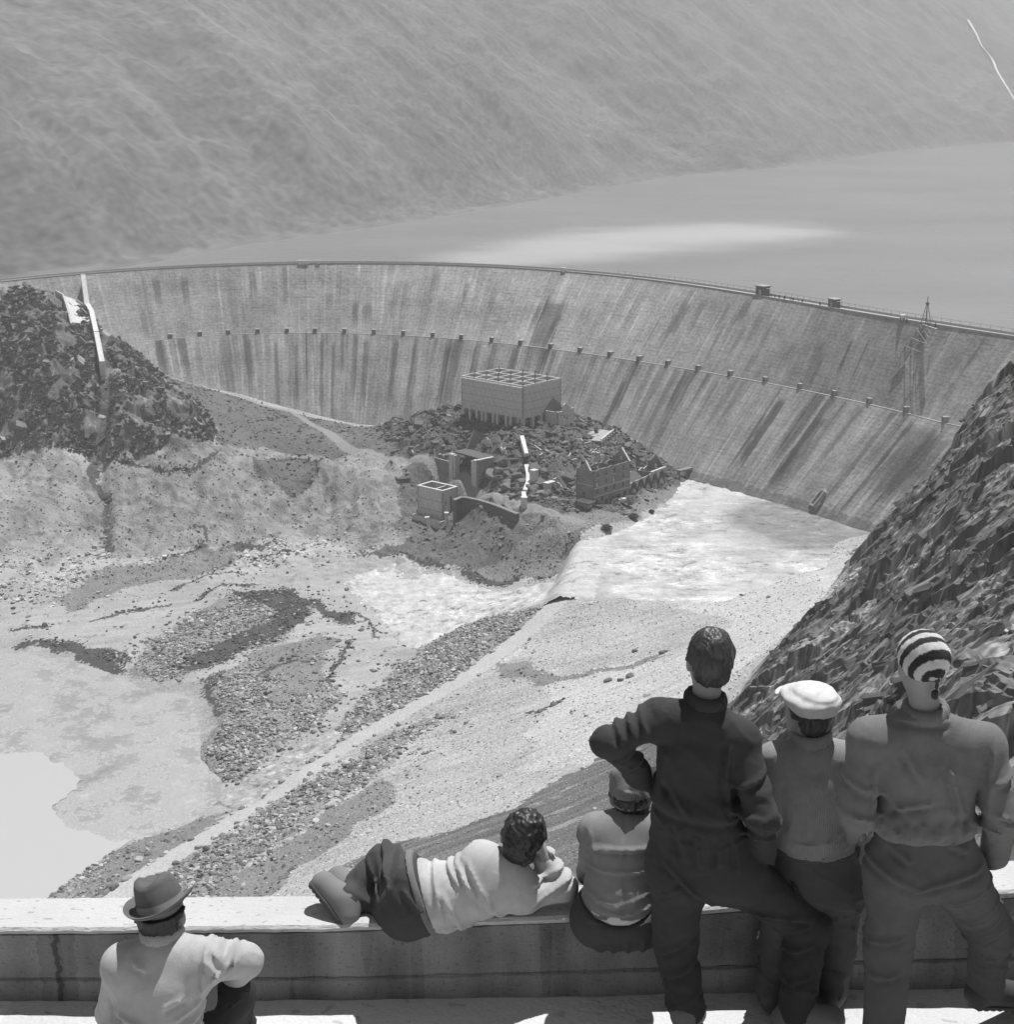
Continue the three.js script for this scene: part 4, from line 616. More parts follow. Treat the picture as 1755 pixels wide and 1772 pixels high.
{ // tunnel portal cut into the knoll
  const p = site(thing('tunnel_portal', 'dark concrete portal with twin buttress pillars above the valley road', 'portal'), -22.5, 584.5, 151.2, 0.66, -0.75);
  const w = 14.6;
  put('buttress_pillar', box(-1.6, 0.6, -3, 8.6, -2, 0.8), concL, p); put('buttress_pillar', box(0.9, 1.9, -3, 8.4, -2, 0.5), concL, p);
  put('buttress_pillar', box(w - 2.2, w - 1.2, -3, 8.2, -2, 0.5), concL, p); put('buttress_pillar', box(w - 0.9, w + 1.2, -3, 8.8, -2, 0.8), concL, p);
  put('portal_back', box(1.9, w - 2.2, -3, 8, -9, -8.4), concL, p); put('portal_roof', box(-1.6, w + 1.2, 8.9, 9.4, -9, -1.4), masonry, p);
  put('wing_wall', new THREE.BoxGeometry(12, 6, 1).translate(-7.6, 1.4, -1.6), concD, p); put('wing_wall', new THREE.BoxGeometry(1, 9, 8).translate(w + 1.8, 4.4, -3.4), concD, p);
  put('wing_coping', box(w + 1.2, w + 2.4, 8.95, 9.3, -8, 0.8), concP, p);
  put('tilted_slab', new THREE.BoxGeometry(0.7, 9, 7).rotateX(-0.5).translate(-0.6, 11.5, -13), concD, p); put('slab_edge', beam(new THREE.Vector3(-1.2, 8, -8.6), new THREE.Vector3(-1.2, 15.6, -13.4), 0.6, 0.5), concP, p);
}
{ // intake tower below the road
  const t = site(thing('intake_tower', 'square concrete intake tower with stepped base standing below the valley road', 'tower'), -26, 564, 166.5, 0.64, 0.77);
  const W = 9, D = 14, h = 13.4;
  put('front_wall', wallGeo(rect(W, h, -4), [[1.4, 2.6, 3, 8.6], [4.4, 1, 6.4, 10.4]], 0.7), concL, t);
  put('side_wall', wallGeo(rect(D, h, -4), [], 0.7), concL, t, 0, 0, -D, -Math.PI / 2); put('side_wall', wallGeo(rect(D, h, -4), [], 0.7), concL, t, W, 0, 0, Math.PI / 2); put('back_wall', wallGeo(rect(W, h, -4), [], 0.7), concL, t, 0, 0, -D + 0.7);
  put('inner_wall', box(0.7, W - 0.7, -3, h - 0.2, -6, -5.4), concL, t); put('inner_floor', box(0.75, W - 0.75, -3, 0.4, -5.3, -0.75), concL, t);
  for (const [a, b, c, d] of [[-0.15, W + 0.15, -0.85, 0.15], [-0.15, W + 0.15, -D - 0.15, -D + 0.85]]) put('rim', box(a, b, h + 0.003, h + 0.3, c, d), concP, t);
  for (const [a, b] of [[-0.15, 0.85], [W - 0.85, W + 0.15]]) put('rim', box(a, b, h + 0.003, h + 0.3, -D + 0.85, -0.85), concP, t);
  put('lift_joint', box(-0.06, -0.003, 4.4, 4.6, -D, 0), concD, t); put('lift_joint', box(-0.06, -0.003, 8.6, 8.8, -D, 0), concD, t);
  put('step_wall', box(-3.4, -0.06, -4, 2, -D, -13), concL, t); put('step_wall', box(-3.4, -2.6, -4, 2, -12.98, 0.4), concL, t); put('step_front', box(-3.4, -0.06, -5, 1.4, 0.42, 1.2), concL, t);
  for (const [px, py, k] of [[742, 922, 0], [773, 915, 1]]) { const [x, z] = hit(px, py), s = thing('stub_pillar', k ? 'capped concrete stub pillar right before the intake tower' : 'leaning concrete stub pillar among debris left of the intake tower', 'pillar'); s.position.set(x, groundY(x, z) - 0.3, -z); put('shaft', new THREE.CylinderGeometry(0.55, 0.7, 5, 10).translate(0, 2.2, 0), concL, s); put('cap', box(-0.9, 0.9, 4.7, 5.2, -0.9, 0.9), concP, s); if (!k) s.rotation.z = 0.12; }
}
function strip(name, label, px, H, depth, th, mat, cope) { // curved retaining wall along sighted points at level H
  const pts = px.map(([x, y]) => { const p = atH(x, y, H); return [p[0], p[2]]; }), c = dense(pts, 1.6), o = ribbon(c, th), s = new THREE.Shape(o.map(([x, z]) => new THREE.Vector2(x, z)));
  const g = thing(name, label, 'wall'); put('wall_body', new THREE.ExtrudeGeometry(s, { depth, bevelEnabled: false }).rotateX(-Math.PI / 2).translate(0, EYE - H - depth, 0), mat, g);
  if (cope) put('coping', new THREE.ExtrudeGeometry(new THREE.Shape(ribbon(c, th + 0.4).map(([x, z]) => new THREE.Vector2(x, z))), { depth: 0.35, bevelEnabled: false }).rotateX(-Math.PI / 2).translate(0, EYE - H + 0.003, 0), concD, g);
}
strip('retaining_wall', 'curved dark masonry retaining wall right of the intake tower under the road', [[786, 866], [800, 861], [820, 864], [850, 872], [896, 890]], 154.6, 13, 1.4, masonry, true);
strip('retaining_wall', 'dark masonry retaining wall between the road and the scree mound left of the tower', [[680, 818], [692, 828], [712, 825], [728, 816]], 154, 15, 1.4, masonry, false);
{ // white flume down the knoll
  const fl = thing('concrete_flume', 'narrow white concrete flume running down the rocky knoll in sections', 'flume');
  for (const pts of [[[903, 767], [907, 782], [911, 798]], [[911, 817], [914, 834], [914, 848], [909, 861]], [[906, 864], [908, 880]]]) for (let k = 0; k + 1 < pts.length; k++) { const a = hit(...pts[k]), b = hit(...pts[k + 1]); put('flume_section', beam(V(a[0], groundH(...a) - 2.2, a[1]), V(b[0], groundH(...b) - 2.2, b[1]), 1.7, 2.4), concM(0.6), fl); }
  const [x, z] = hit(907, 882); put('flume_foot', box(-1.2, 1.2, -2, 4, -1.2, 1.2), concP, fl, x, groundY(x, z), -z);
  for (const [px, py, k] of [[924, 845, 0], [951, 850, 1]]) { const [x2, z2] = hit(px, py), s = thing('broken_pier', k ? 'broad broken concrete pier on rocks beside the brick house' : 'narrow broken concrete pier next to the white flume', 'pier'); s.position.set(x2, groundY(x2, z2) - 1, -z2); s.rotation.y = 0.8; put('shaft', box(-1.3 - k, 1.3 + k, 0, 6 - k, -1.2, 1.2), concL, s); put('top', box(-1.4 - k, 1.4 + k, 6.003 - k, 6.4 - k, -1.3, 1.3), concP, s); }
}
{ // little sluice bridge at the head of the basin
  const s = thing('sluice_bridge', 'small flat sluice deck on piers where white water bursts out by the dam', 'bridge');
  const a = atH(1174, 815, 153.5), b = atH(1203, 808, 153.5); put('deck', beam(V(...a), V(...b), 2.6, 0.7), concD, s);
  for (const u of [0.05, 0.5, 0.95]) put('pier', box(-0.5, 0.5, -8, 0, -1, 1), concD, s, lerp(a[0], b[0], u), EYE - 153.9, -lerp(a[2], b[2], u));
}
{ // lorry on the quay
  const l = thing('lorry', 'pale open lorry parked on the quay before the brick house', 'lorry'), [x, z] = hit(1082, 876); l.position.set(x, groundY(x, z) + 0.05, -z); l.rotation.y = 2.5;
  const pm = M(0.6, 0.5), dm = M(0.04, 0.8);
  put('cab', merge([box(-0.1, 1.6, 0.9, 1.7, -1.05, 1.05), box(-0.1, 1.35, 1.7, 2.5, -1.0, 1.0)]), pm, l); put('windscreen', box(1.35, 1.42, 1.75, 2.4, -0.9, 0.9), dm, l);
  put('bonnet', new THREE.BoxGeometry(1.5, 0.8, 1.4).translate(2.35, 1.35, 0), pm, l); put('radiator', box(3.1, 3.18, 0.9, 1.7, -0.55, 0.55), dm, l);
  for (const s of [-1, 1]) { put('fender', new THREE.CylinderGeometry(0.72, 0.72, 0.5, 14, 1, false, 0, Math.PI).rotateX(Math.PI / 2).rotateZ(0).translate(2.3, 0.85, s * 0.95), pm, l); }
  put('bed', merge([box(-3.6, -0.15, 1.1, 1.25, -1.15, 1.15), box(-3.6, -0.15, 1.25, 1.85, -1.15, -1.05), box(-3.6, -0.15, 1.25, 1.85, 1.05, 1.15), box(-3.6, -3.5, 1.25, 1.85, -1.05, 1.05)]), concD, l); put('chassis', box(-3.4, 3, 0.75, 1.05, -0.5, 0.5), dm, l);
  for (const wx of [2.3, -2.4]) for (const s of [-1, 1]) { const w = put('wheel', new THREE.CylinderGeometry(0.52, 0.52, 0.34, 16).rotateX(Math.PI / 2), dm, l, wx, 0.52, s * 0.95); part('hub', new THREE.CylinderGeometry(0.2, 0.2, 0.38, 10).rotateX(Math.PI / 2), pm, w); }
}
{ // spillway works at the left end of the dam
  const s = thing('spillway_apron', 'pale concrete spillway apron curving off the end of the dam', 'spillway');
  const rows = [[[96, 517], [124, 516]], [[110, 528], [140, 520]], [[116, 545], [150, 540]], [[120, 560], [155, 556]], [[124, 577], [160, 572]]].map((r) => r.map(([x, y]) => { const p = hit(x, y); return V(p[0], groundH(...p) - 4.2, p[1]); }));
  const pos = [], idx = [], uv = [], N = 6; rows.forEach(([a, b], j) => { for (let i = 0; i <= N; i++) { const p = a.clone().lerp(b, i / N); p.y += 0.9 * Math.pow(2 * i / N - 1, 2); pos.push(p.x, p.y, p.z); uv.push(p.x / 6, p.z / 6); } }); for (let j = 0; j < rows.length - 1; j++) for (let i = 0; i < N; i++) { const a = j * (N + 1) + i; idx.push(a, a + N + 1, a + 1, a + 1, a + N + 1, a + N + 2); }
  const g = new THREE.BufferGeometry(); g.setAttribute('position', new THREE.Float32BufferAttribute(pos, 3)); g.setAttribute('uv', new THREE.Float32BufferAttribute(uv, 2)); g.setIndex(idx); g.computeVertexNormals(); part('apron', g, concM(0.5), s); for (const k of [0, 1]) for (let j = 0; j < 4; j++) put('apron_side', beam(rows[j][k].clone().add(new THREE.Vector3(0, -3.2, 0)), rows[j + 1][k].clone().add(new THREE.Vector3(0, -3.2, 0)), 0.8, 8), concM(0.4), s);
  const lip = rows[4]; put('lip', beam(lip[0].clone().add(new THREE.Vector3(0, -0.8, 0)), lip[1].clone().add(new THREE.Vector3(0, -0.8, 0)), 1, 1.6), concP, s);
  const w = thing('training_wall', 'tall pale wall beside the dark spillway gully at the end of the dam', 'wall');
  const pp = [[140, 500], [150, 530], [160, 566], [168, 602], [178, 655]].map(([x, y]) => { const p = hit(x, y); return [p[0], groundH(...p) - 3, p[1]]; }); pp[0] = (() => { const p = damP(damHit(139, 486)[0], 88, -3); return [p.x, EYE - p.y, -p.z]; })();
  for (let k = 0; k + 1 < pp.length; k++) put('wall_section', beam(V(...pp[k]), V(...pp[k + 1]), 2.2, 10), k === 0 ? concL : concP, w);
}
{ // stumps of walls and beams left lying between the buildings
  const spots = [[752, 792], [770, 800], [868, 782], [876, 790], [930, 800], [948, 808], [985, 800], [1000, 790], [958, 842], [975, 850], [996, 842], [720, 790], [880, 812], [940, 786], [1020, 790], [1040, 800], [1075, 802], [850, 772], [990, 772], [1012, 778]];
  spots.forEach(([px, py], i) => { const [x, z] = hit(px, py), g = thing('ruin_fragment', 'stump of broken concrete wall among debris on the knoll', 'ruin', 'wall stumps on the knoll'); g.position.set(x, groundY(x, z) - 0.8, -z); g.rotation.set(rr(-0.15, 0.15), 0.8 + rr(-0.5, 0.5) + (i % 2) * 1.57, rr(-0.2, 0.2)); const L = rr(2.5, 6), h = rr(1.6, 3.6); put('wall_stump', wallGeo(crumble(L, h, -1, 6, 1.4, i), [], 0.5), i % 3 ? concL : concP, g); put('fallen_beam', new THREE.BoxGeometry(rr(2, 5), 0.4, 0.4).rotateY(rr(0, 3)).translate(rr(0, 3), 1.1, rr(1, 2.5)), concP, g); });
}
console.log('ruins');
// ---------------------------------------------------------------- on the crest of the dam
const crestT = (px) => { for (let t = -0.75; t < 1.6; t += 0.0005) { const p = damP(t, HCREST); if (CX + FOC * p.x / (-p.z * cP + HCREST * sP) >= px) return t; } return 1.6; };
const onCrest = (g, px, off = 3, up = 0) => { const t = crestT(px), p = damP(t, HCREST, off); g.position.set(p.x, EYE - HCREST + 0.02 + up, p.z); g.rotation.y = Math.atan2(-Math.sin(t), Math.cos(t)); return g; };
{
  const wood = M(0.11, 0.9), woodL = M(0.3, 0.9);
  for (const [px, s, lab] of [[1311, 1, 'square guard hut with flat roof on the dam crest beside waiting men'], [1433, 0.85, 'smaller flat-roofed hut on the dam crest nearer the scaffold platform']]) {
    const h = onCrest(thing('crest_hut', lab, 'hut'), px, 3.2); h.scale.setScalar(s);
    put('walls', merge([box(-2.6, 2.6, 0, 0.9, -1.9, -1.7), box(-2.6, 2.6, 0, 4.2, 1.7, 1.9), box(-2.6, -2.4, 0, 4.2, -1.7, 1.7), box(2.4, 2.6, 0, 4.2, -1.7, 1.7)]), wood, h); put('roof', box(-3, 3, 4.2, 4.6, -2.3, 2.3), woodL, h); put('doorway', box(-0.7, 0.9, 0.02, 2.8, 1.9, 1.96), darkM, h); put('awning', box(2.6, 4.2, 3.4, 3.55, -1.2, 1.2), woodL, h);
  }
  for (const [px, lab] of [[525, 'low white kiosk on the crest left of the little gate post'], [550, 'small white post house on the highest bend of the crest'], [975, 'white pillar box on the crest above the blockhouse'], [1560, 'little white cabin on the crest at the end of the scaffold']]) { const k = onCrest(thing('crest_kiosk', lab, 'kiosk'), px, 0.6); put('body', box(px === 525 ? -2.6 : -1, px === 525 ? 2.6 : 1, 0, 1.9, -0.8, 0.8), concM(0.6), k); put('cap', box(px === 525 ? -2.8 : -1.2, px === 525 ? 2.8 : 1.2, 1.9, 2.1, -1, 1), concP, k); }
  const rail = thing('crest_railing', 'thin iron railing along the lake side of the dam crest', 'railing');
  const rg = new THREE.CylinderGeometry(0.07, 0.07, 1.3, 5).translate(0, 1.6, 0);
  for (let t = crestT(1060); t < 1.55; t += 0.016) { const m = part('railing_post', rg, wood, rail), p = damP(t, HCREST, 6.2); m.position.set(p.x, EYE - HCREST, p.z); }
  part('top_rail', damBar(crestT(1060), 1.55, 120, HCREST - 2.24, HCREST - 2.16, HCREST, 6.16, 6.24), wood, rail);
  // timber scaffold platform hung on the downstream side
  const s = onCrest(thing('scaffold_platform', 'timber platform on struts jutting from the dam crest with hanging cradles below', 'scaffold'), 1602, -0.2, 0); s.scale.set(1, 0.62, 0.6);
  put('deck', box(-11.5, 11, -0.6, -0.25, 0, 1.7), woodL, s);
  for (let k = 0; k < 12; k++) put('joist', box(-11 + k * 1.95, -10.6 + k * 1.95, -1.1, -0.62, 0, 2.0), concL, s);
  const v = (x, y, z) => new THREE.Vector3(x, y, z);
  for (const x of [-10.5, -5, 0.5, 5.5, 10]) { put('strut', bar(v(x, -0.9, 2.2), v(x, -5, 3.6), 0.13), woodL, s); }
  put('brace', bar(v(-7, -1.2, 2.3), v(9.8, -9.4, 6.2), 0.18), woodL, s); put('brace', bar(v(-1, -1.2, 2.3), v(10, -6.4, 4.4), 0.18), woodL, s); put('brace', bar(v(5, -1.2, 2.3), v(10, -4, 3.2), 0.16), woodL, s); put('hanger', bar(v(10, -1, 2.3), v(10, -9.8, 6.3), 0.16), woodL, s);
  put('cradle', bar(v(-7, -9, 6.2), v(10.5, -9.8, 6.4), 0.2), woodL, s); put('cradle', bar(v(-9, -14.2, 9.3), v(9, -15, 9.5), 0.22), woodL, s); for (const x of [-7, -1.5, 4, 9]) put('hanger', bar(v(x, -9.2, 6.3), v(x - 0.7, -14.5, 9.4), 0.12), woodL, s);
  for (let k = 0; k < 9; k++) put('rail_post', box(-11 + k * 2.7, -10.85 + k * 2.7, -0.25, 0.9, 2.2, 2.33), woodL, s);
  const d = onCrest(thing('derrick', 'slender four-legged timber derrick standing on the scaffold platform', 'derrick'), 1601, 0.5, 0);
  for (const [x, z] of [[-1.9, -1.2], [1.9, -1.2], [-1.9, 1.2], [1.9, 1.2]]) put('leg', bar(v(x, 0, z), v(x * 0.12, 7.6, z * 0.12), 0.14), wood, d);
  for (const y of [2.2, 4.6]) { const k = 1 - y / 8.6; put('cross_tie', bar(v(-1.9 * k, y, 1.2 * k), v(1.9 * k, y, 1.2 * k), 0.1), wood, d); put('cross_tie', bar(v(-1.9 * k, y, -1.2 * k), v(1.9 * k, y, -1.2 * k), 0.1), wood, d); }
  put('head', box(-0.5, 0.5, 7.5, 8.3, -0.5, 0.5), wood, d); put('mast', bar(v(0, 8.2, 0), v(0, 10.6, 0), 0.16), wood, d);
  const pl = thing('loose_plank', 'single pale plank lying against the dam face below the scaffold', 'plank'), A = damHit(1572, 628), B = damHit(1549, 652); put('board', beam(damP(...A, -0.4), damP(...B, -0.4), 0.9, 0.3), concP, pl);
}
console.log('crest');
// ---------------------------------------------------------------- boulders, rubble, shrubs
const ROCKS = []; for (let v = 0; v < 7; v++) {
  const g = new THREE.IcosahedronGeometry(0.5, v < 4 ? 1 : 2), p = g.attributes.position, o = v * 13.7;
  for (let i = 0; i < p.count; i++) { let x = p.getX(i), y = p.getY(i), z = p.getZ(i); const f = 1 + 0.42 * v3(x * 2.6 + o, y * 2.6, z * 2.6) + 0.18 * v3(x * 6 + o, y * 6, z * 6); const c = 0.38; y = Math.max(-c, Math.min(c + 0.1 * v3(o, 1, 2), y * f)); x *= f; z *= f; p.setXYZ(i, x, y * 0.85, z); }
  g.computeVertexNormals(); ROCKS.push(g);
}
const rockM = [0.16, 0.22, 0.3, 0.10, 0.38].map((l) => new THREE.MeshStandardMaterial({ color: grey(l), roughness: 0.95, flatShading: true }));
const SPOTS = [ // sighted single boulders: [px, py, size m, tone]
  [732, 1042, 3.6, 3], [668, 1096, 1.6, 0], [440, 985, 2.6, 3], [1100, 1128, 1.8, 3], [1148, 1130, 2.2, 3], [1052, 1180, 2.2, 3], [1075, 1178, 2.0, 3], [1090, 1172, 2.2, 3], [960, 1220, 2.0, 3], [970, 1216, 1.6, 3], [935, 1232, 1.5, 3], [648, 1160, 2.6, 4], [570, 1106, 2.0, 0], [585, 1110, 1.8, 3], [602, 1112, 2.0, 3], [610, 1122, 1.8, 3], [590, 1125, 1.6, 2], [530, 1145, 2.2, 0], [510, 1136, 1.8, 3], [500, 1140, 2.0, 3], [540, 1150, 1.6, 2], [600, 1020, 1.8, 3], [585, 1008, 1.6, 3], [625, 1092, 2.0, 3], [560, 985, 1.8, 3], [690, 998, 1.6, 3], [865, 1345, 1.4, 1], [800, 1395, 1.2, 4], [640, 1440, 1.5, 4], [750, 1300, 1.5, 2], [690, 1257, 1.6, 3], [600, 1322, 2.4, 4], [195, 1538, 2.6, 3], [178, 1548, 2.4, 3], [240, 1490, 2.2, 2], [255, 1480, 1.8, 3], [590, 1100, 1.4, 2], [655, 1030, 1.2, 3], [1120, 1205, 1.6, 1], [1010, 1330, 1.2, 4], [1330, 1035, 1.4, 3], [1285, 1030, 1.6, 3], [1225, 1024, 1.8, 3], [1190, 1018, 1.4, 3], [952, 1318, 1.0, 4], [1030, 1400, 0.8, 2], [575, 1180, 1.6, 3], [545, 1165, 1.4, 3], [620, 1145, 1.2, 3], [660, 1135, 1.0, 3],
];
let nb = 0;
function boulder(x, z, s, k, label, group, sink = 0.25) {
  const m = new THREE.Mesh(ROCKS[nb++ % 7], rockM[k]); m.name = 'boulder'; m.position.set(x, groundY(x, z) + s * (0.3 - sink), -z); m.rotation.set(rr(-0.3, 0.3), rr(0, 6.3), rr(-0.3, 0.3)); m.scale.set(s * rr(0.85, 1.25), s * rr(0.7, 1), s * rr(0.8, 1.1)); tag(m, label, 'boulder', group); return m;
}
for (const [px, py, s, k] of SPOTS) { const [x, z] = hit(px, py); boulder(x, z, s, k, ['grey', 'mid-grey', 'light grey', 'dark', 'pale'][k] + (s > 1.9 ? ' large' : ' small') + ' boulder lying out on the gravel and silt flats', 'boulders on the flats'); }
for (let i = 0; i < 74; i++) { const u = i / 74, p = ROAD[Math.min(ROAD.length - 2, Math.floor((0.2 + 0.8 * u) * (ROAD.length - 2)))], q = ROAD[Math.min(ROAD.length - 1, Math.floor((0.2 + 0.8 * u) * (ROAD.length - 2)) + 1)]; const dx = q[0] - p[0], dz = q[1] - p[1], l = Math.hypot(dx, dz), s = i % 3 ? 1 : -1; if (s < 0 && u < 0.35) continue; const o = s * rr(3, 4.2) + rr(-0.4, 0.4), f = rnd(); boulder(p[0] + dx * f + dz / l * o, p[1] + dz * f - dx / l * o, rr(1.0, 2.1), [1, 2, 4, 0][i % 4], ['mid-grey', 'light grey', 'pale', 'grey'][i % 4] + ' kerb boulder set along the ' + (s > 0 ? 'uphill' : 'river') + ' edge of the dirt road', 'boulders edging the dirt road'); }
const outc = [[835, 835], [850, 842], [865, 830], [862, 850], [878, 842], [880, 858], [895, 848], [893, 866], [920, 866], [935, 870], [930, 856], [945, 872], [952, 860], [960, 875], [968, 862], [940, 840], [975, 880], [840, 815], [825, 822], [700, 760], [715, 752], [690, 772], [725, 745], [890, 826], [902, 838], [990, 858], [985, 842], [870, 815], [925, 830]];
for (const [px, py] of outc) { const [x, z] = hit(px, py - (py > 835 ? 12 : 4)); const m = new THREE.Mesh(ROCKS[4 + nb++ % 3], rockM[[3, 0, 3, 3][nb % 4]]); m.name = 'rock_outcrop'; const s = rr(3, 5.5); m.position.set(x, groundY(x, z) + s * 0.06, -z); m.rotation.set(rr(-0.4, 0.4), rr(0, 6.3), rr(-0.4, 0.4)); m.scale.set(s * rr(0.8, 1.2), s * rr(0.8, 1.2), s); tag(m, 'dark jagged rock outcrop on the knoll below the ruins', 'rock', 'outcrops on the knoll'); }
{ // loose stones, uncountable
  const dens = { rubble: 2.2, gravel: 0.5, talus: 0.45, silt: 0.03, slab: 0.09, knoll: 0.6, scree: 0.34, hill: 0.15, pale: 0.5, dusty: 0.45, wet: 1.3, crag: 0.05, earth: 0.28, road: 0.0, track: 0, crack: 0.02 };
  const size = { knoll: [0.4, 2.0], earth: [0.4, 1.6], pale: [0.4, 1.8], silt: [0.3, 1.3], dusty: [0.3, 1.0], rubble: [0.4, 1.35], gravel: [0.18, 0.6], talus: [0.18, 0.65], slab: [0.15, 0.5], scree: [0.25, 1.0], wet: [0.3, 1.1] };
  const lists = ROCKS.slice(0, 4).map(() => []), sampled = { n: 0 };
  for (let j = 0; j < MH; j += 2) for (let i = 0; i < MW; i += 2) {
    const x = GX0 + i * MS, z = GZ0 + j * MS, sc = 16 * Math.pow(rnd(), 2.2), k = KEYS[idAt(x + 9 * fbm(x / 30, z / 30, 3) + rr(-sc, sc), z + 9 * fbm(x / 30 + 90, z / 30, 3) + rr(-sc, sc))]; let d = dens[k]; if (/road|track/.test(KEYS[idAt(x, z)])) continue; if (z < 120 || x < -260 || x > 175) continue; const c = fbm(x / 9, z / 9, 3); d *= clamp(0.9 + 2.6 * c, 0.05, 2.4); 
    let n = Math.floor(d) + (rnd() < d % 1 ? 1 : 0); while (n-- > 0) { const xx = x + rr(-0.5, 0.5), zz = z + rr(-0.5, 0.5); if (bil(WET, xx, zz) > 0.45) continue; const [a, b] = size[k] ?? [0.25, 0.75], s = a + (b - a) * Math.pow(rnd(), 3.2) * (rnd() < 0.02 ? 1.7 : 1); lists[Math.floor(rnd() * 4)].push([xx, zz, s, k]); sampled.n++; }
  }
  console.log('stones', sampled.n);
  const q = new THREE.Quaternion(), e = new THREE.Euler(), m4 = new THREE.Matrix4(), col = new THREE.Color();
  lists.forEach((L, v) => {
    const im = new THREE.InstancedMesh(ROCKS[v], new THREE.MeshStandardMaterial({ roughness: 0.95, flatShading: true }), L.length);
    L.forEach(([x, z, s, k], i) => { e.set(rr(-0.6, 0.6), rr(0, 6.3), rr(-0.6, 0.6)); m4.compose(new THREE.Vector3(x, groundY(x, z) + s * 0.12, -z), q.setFromEuler(e), new THREE.Vector3(s * rr(0.8, 1.5), s * rr(0.5, 1), s * rr(0.8, 1.2))); im.setMatrixAt(i, m4); const l = Math.min(0.5, SURF[k].a * (/scree|earth|silt/.test(k) ? rr(0.75, 1.7) : rnd() < 0.3 ? rr(1.4, 2.3) : rr(0.4, 1.3))); im.setColorAt(i, col.setRGB(l, l, l)); });
    im.name = numbered('loose_stones'); im.userData = { kind: 'stuff', label: 'loose stones and rubble strewn over the valley floor', category: 'rubble' }; scene.add(shade(im));
  });
}
{ // blocks of the broken crag, the hill and the knoll; and low scrub on the hill: past counting
  const pick = (ids, n, x0, x1, z0, z1) => { const o = []; let g = 0; while (o.length < n && g++ < n * 40) { const x = rr(x0, x1), z = rr(z0, z1); if (ids.includes(KEYS[idAt(x, z)]) && fbm(x / 13, z / 13, 3) > -0.12) o.push([x, z]); } return o; };
  const q = new THREE.Quaternion(), e = new THREE.Euler(), m4 = new THREE.Matrix4(), col = new THREE.Color();
  const blocks = (name, label, pts, s0, s1, tone, lean, sink) => { const im = new THREE.InstancedMesh(BLOCK, new THREE.MeshStandardMaterial({ roughness: 0.95, flatShading: true }), pts.length); pts.forEach(([x, z], i) => { const s = s0 + (s1 - s0) * Math.pow(rnd(), 2.2); const gy = groundY(x, z), up = new THREE.Vector3(gy - groundY(x + 2, z), 2, groundY(x, z + 2) - gy).normalize(); e.set(rr(-0.22, 0.22), lean + rr(-0.4, 0.4), rr(-0.25, 0.25)); if (lean === null) { const ln = new THREE.Vector3(up.x, 0, up.z).normalize().applyAxisAngle(new THREE.Vector3(0, 1, 0), 0.5).projectOnPlane(up).normalize(); e.y = rr(-0.18, 0.18); q.setFromRotationMatrix(new THREE.Matrix4().makeBasis(ln, up, ln.clone().cross(up))).multiply(new THREE.Quaternion().setFromEuler(e)); } else q.setFromUnitVectors(new THREE.Vector3(0, 1, 0), up).multiply(new THREE.Quaternion().setFromEuler(e)); m4.compose(new THREE.Vector3(x, gy, -z).addScaledVector(up, -s * sink), q, new THREE.Vector3(s * (lean === null ? rr(1.4, 3.6) : rr(1.4, 3.4)), s * rr(0.5, 0.9), s * rr(0.6, 1.2))); im.setMatrixAt(i, m4); const l = tone * (rnd() < 0.22 ? rr(1.5, 2.4) : rr(0.5, 1.3)); im.setColorAt(i, col.setRGB(l, l, l)); }); im.name = name; im.userData = { kind: 'stuff', label, category: 'rock' }; scene.add(shade(im)); };
  const BLOCK = new THREE.BoxGeometry(1, 1, 1, 2, 2, 2); { const p = BLOCK.attributes.position; for (let i = 0; i < p.count; i++) { const x = p.getX(i), y = p.getY(i), z = p.getZ(i); p.setXYZ(i, x + 0.22 * v3(x * 3, y * 3, z * 3), y + 0.22 * v3(x * 3 + 9, y * 3, z * 3), z + 0.22 * v3(x * 3, y * 3 + 9, z * 3)); } }
  blocks('crag_blocks', 'angular fractured blocks of the dark crag', pick(['crag'], 1500, 20, 172, 90, 372), 0.4, 2.1, 0.11, null, 0.4);
  blocks('hill_blocks', 'broken rock showing through the scrub of the left hill', pick(['hill', 'crack'], 1100, -290, -100, 560, 730), 0.8, 3.4, 0.13, 0.2, 0.36);
  blocks('knoll_blocks', 'jagged broken rock of the knoll below the ruins', pick(['knoll'], 1700, -70, 80, 540, 690), 0.5, 2.4, 0.07, 0.6, 0.25);
  const lf = []; for (let i = 0; i < 26; i++) { const g = new THREE.PlaneGeometry(rr(0.25, 0.5), rr(0.2, 0.35)); g.rotateX(rr(0, 3)); g.rotateY(rr(0, 6)); const a = rr(0, 6.28), d = 0.5 * Math.sqrt(rnd()); g.translate(d * Math.cos(a), 0.1 + 0.5 * rnd() * (1 - d), d * Math.sin(a)); lf.push(g); }
  const pts = pick(['hill'], 8000, -300, -95, 555, 740), sc = new THREE.InstancedMesh(merge(lf), new THREE.MeshStandardMaterial({ roughness: 0.95, side: THREE.DoubleSide }), pts.length); pts.forEach(([x, z], i) => { const s = rr(0.7, 2.2); e.set(0, rr(0, 6.3), 0); m4.compose(new THREE.Vector3(x, groundY(x, z) - 0.1, -z), q.setFromEuler(e), new THREE.Vector3(s, s * rr(0.6, 1.1), s)); sc.setMatrixAt(i, m4); const l = rr(0.06, 0.15); sc.setColorAt(i, col.setRGB(l, l, l)); }); sc.name = 'hill_scrub'; sc.userData = { kind: 'stuff', label: 'low scrub covering the left hill', category: 'scrub' }; scene.add(shade(sc));
}
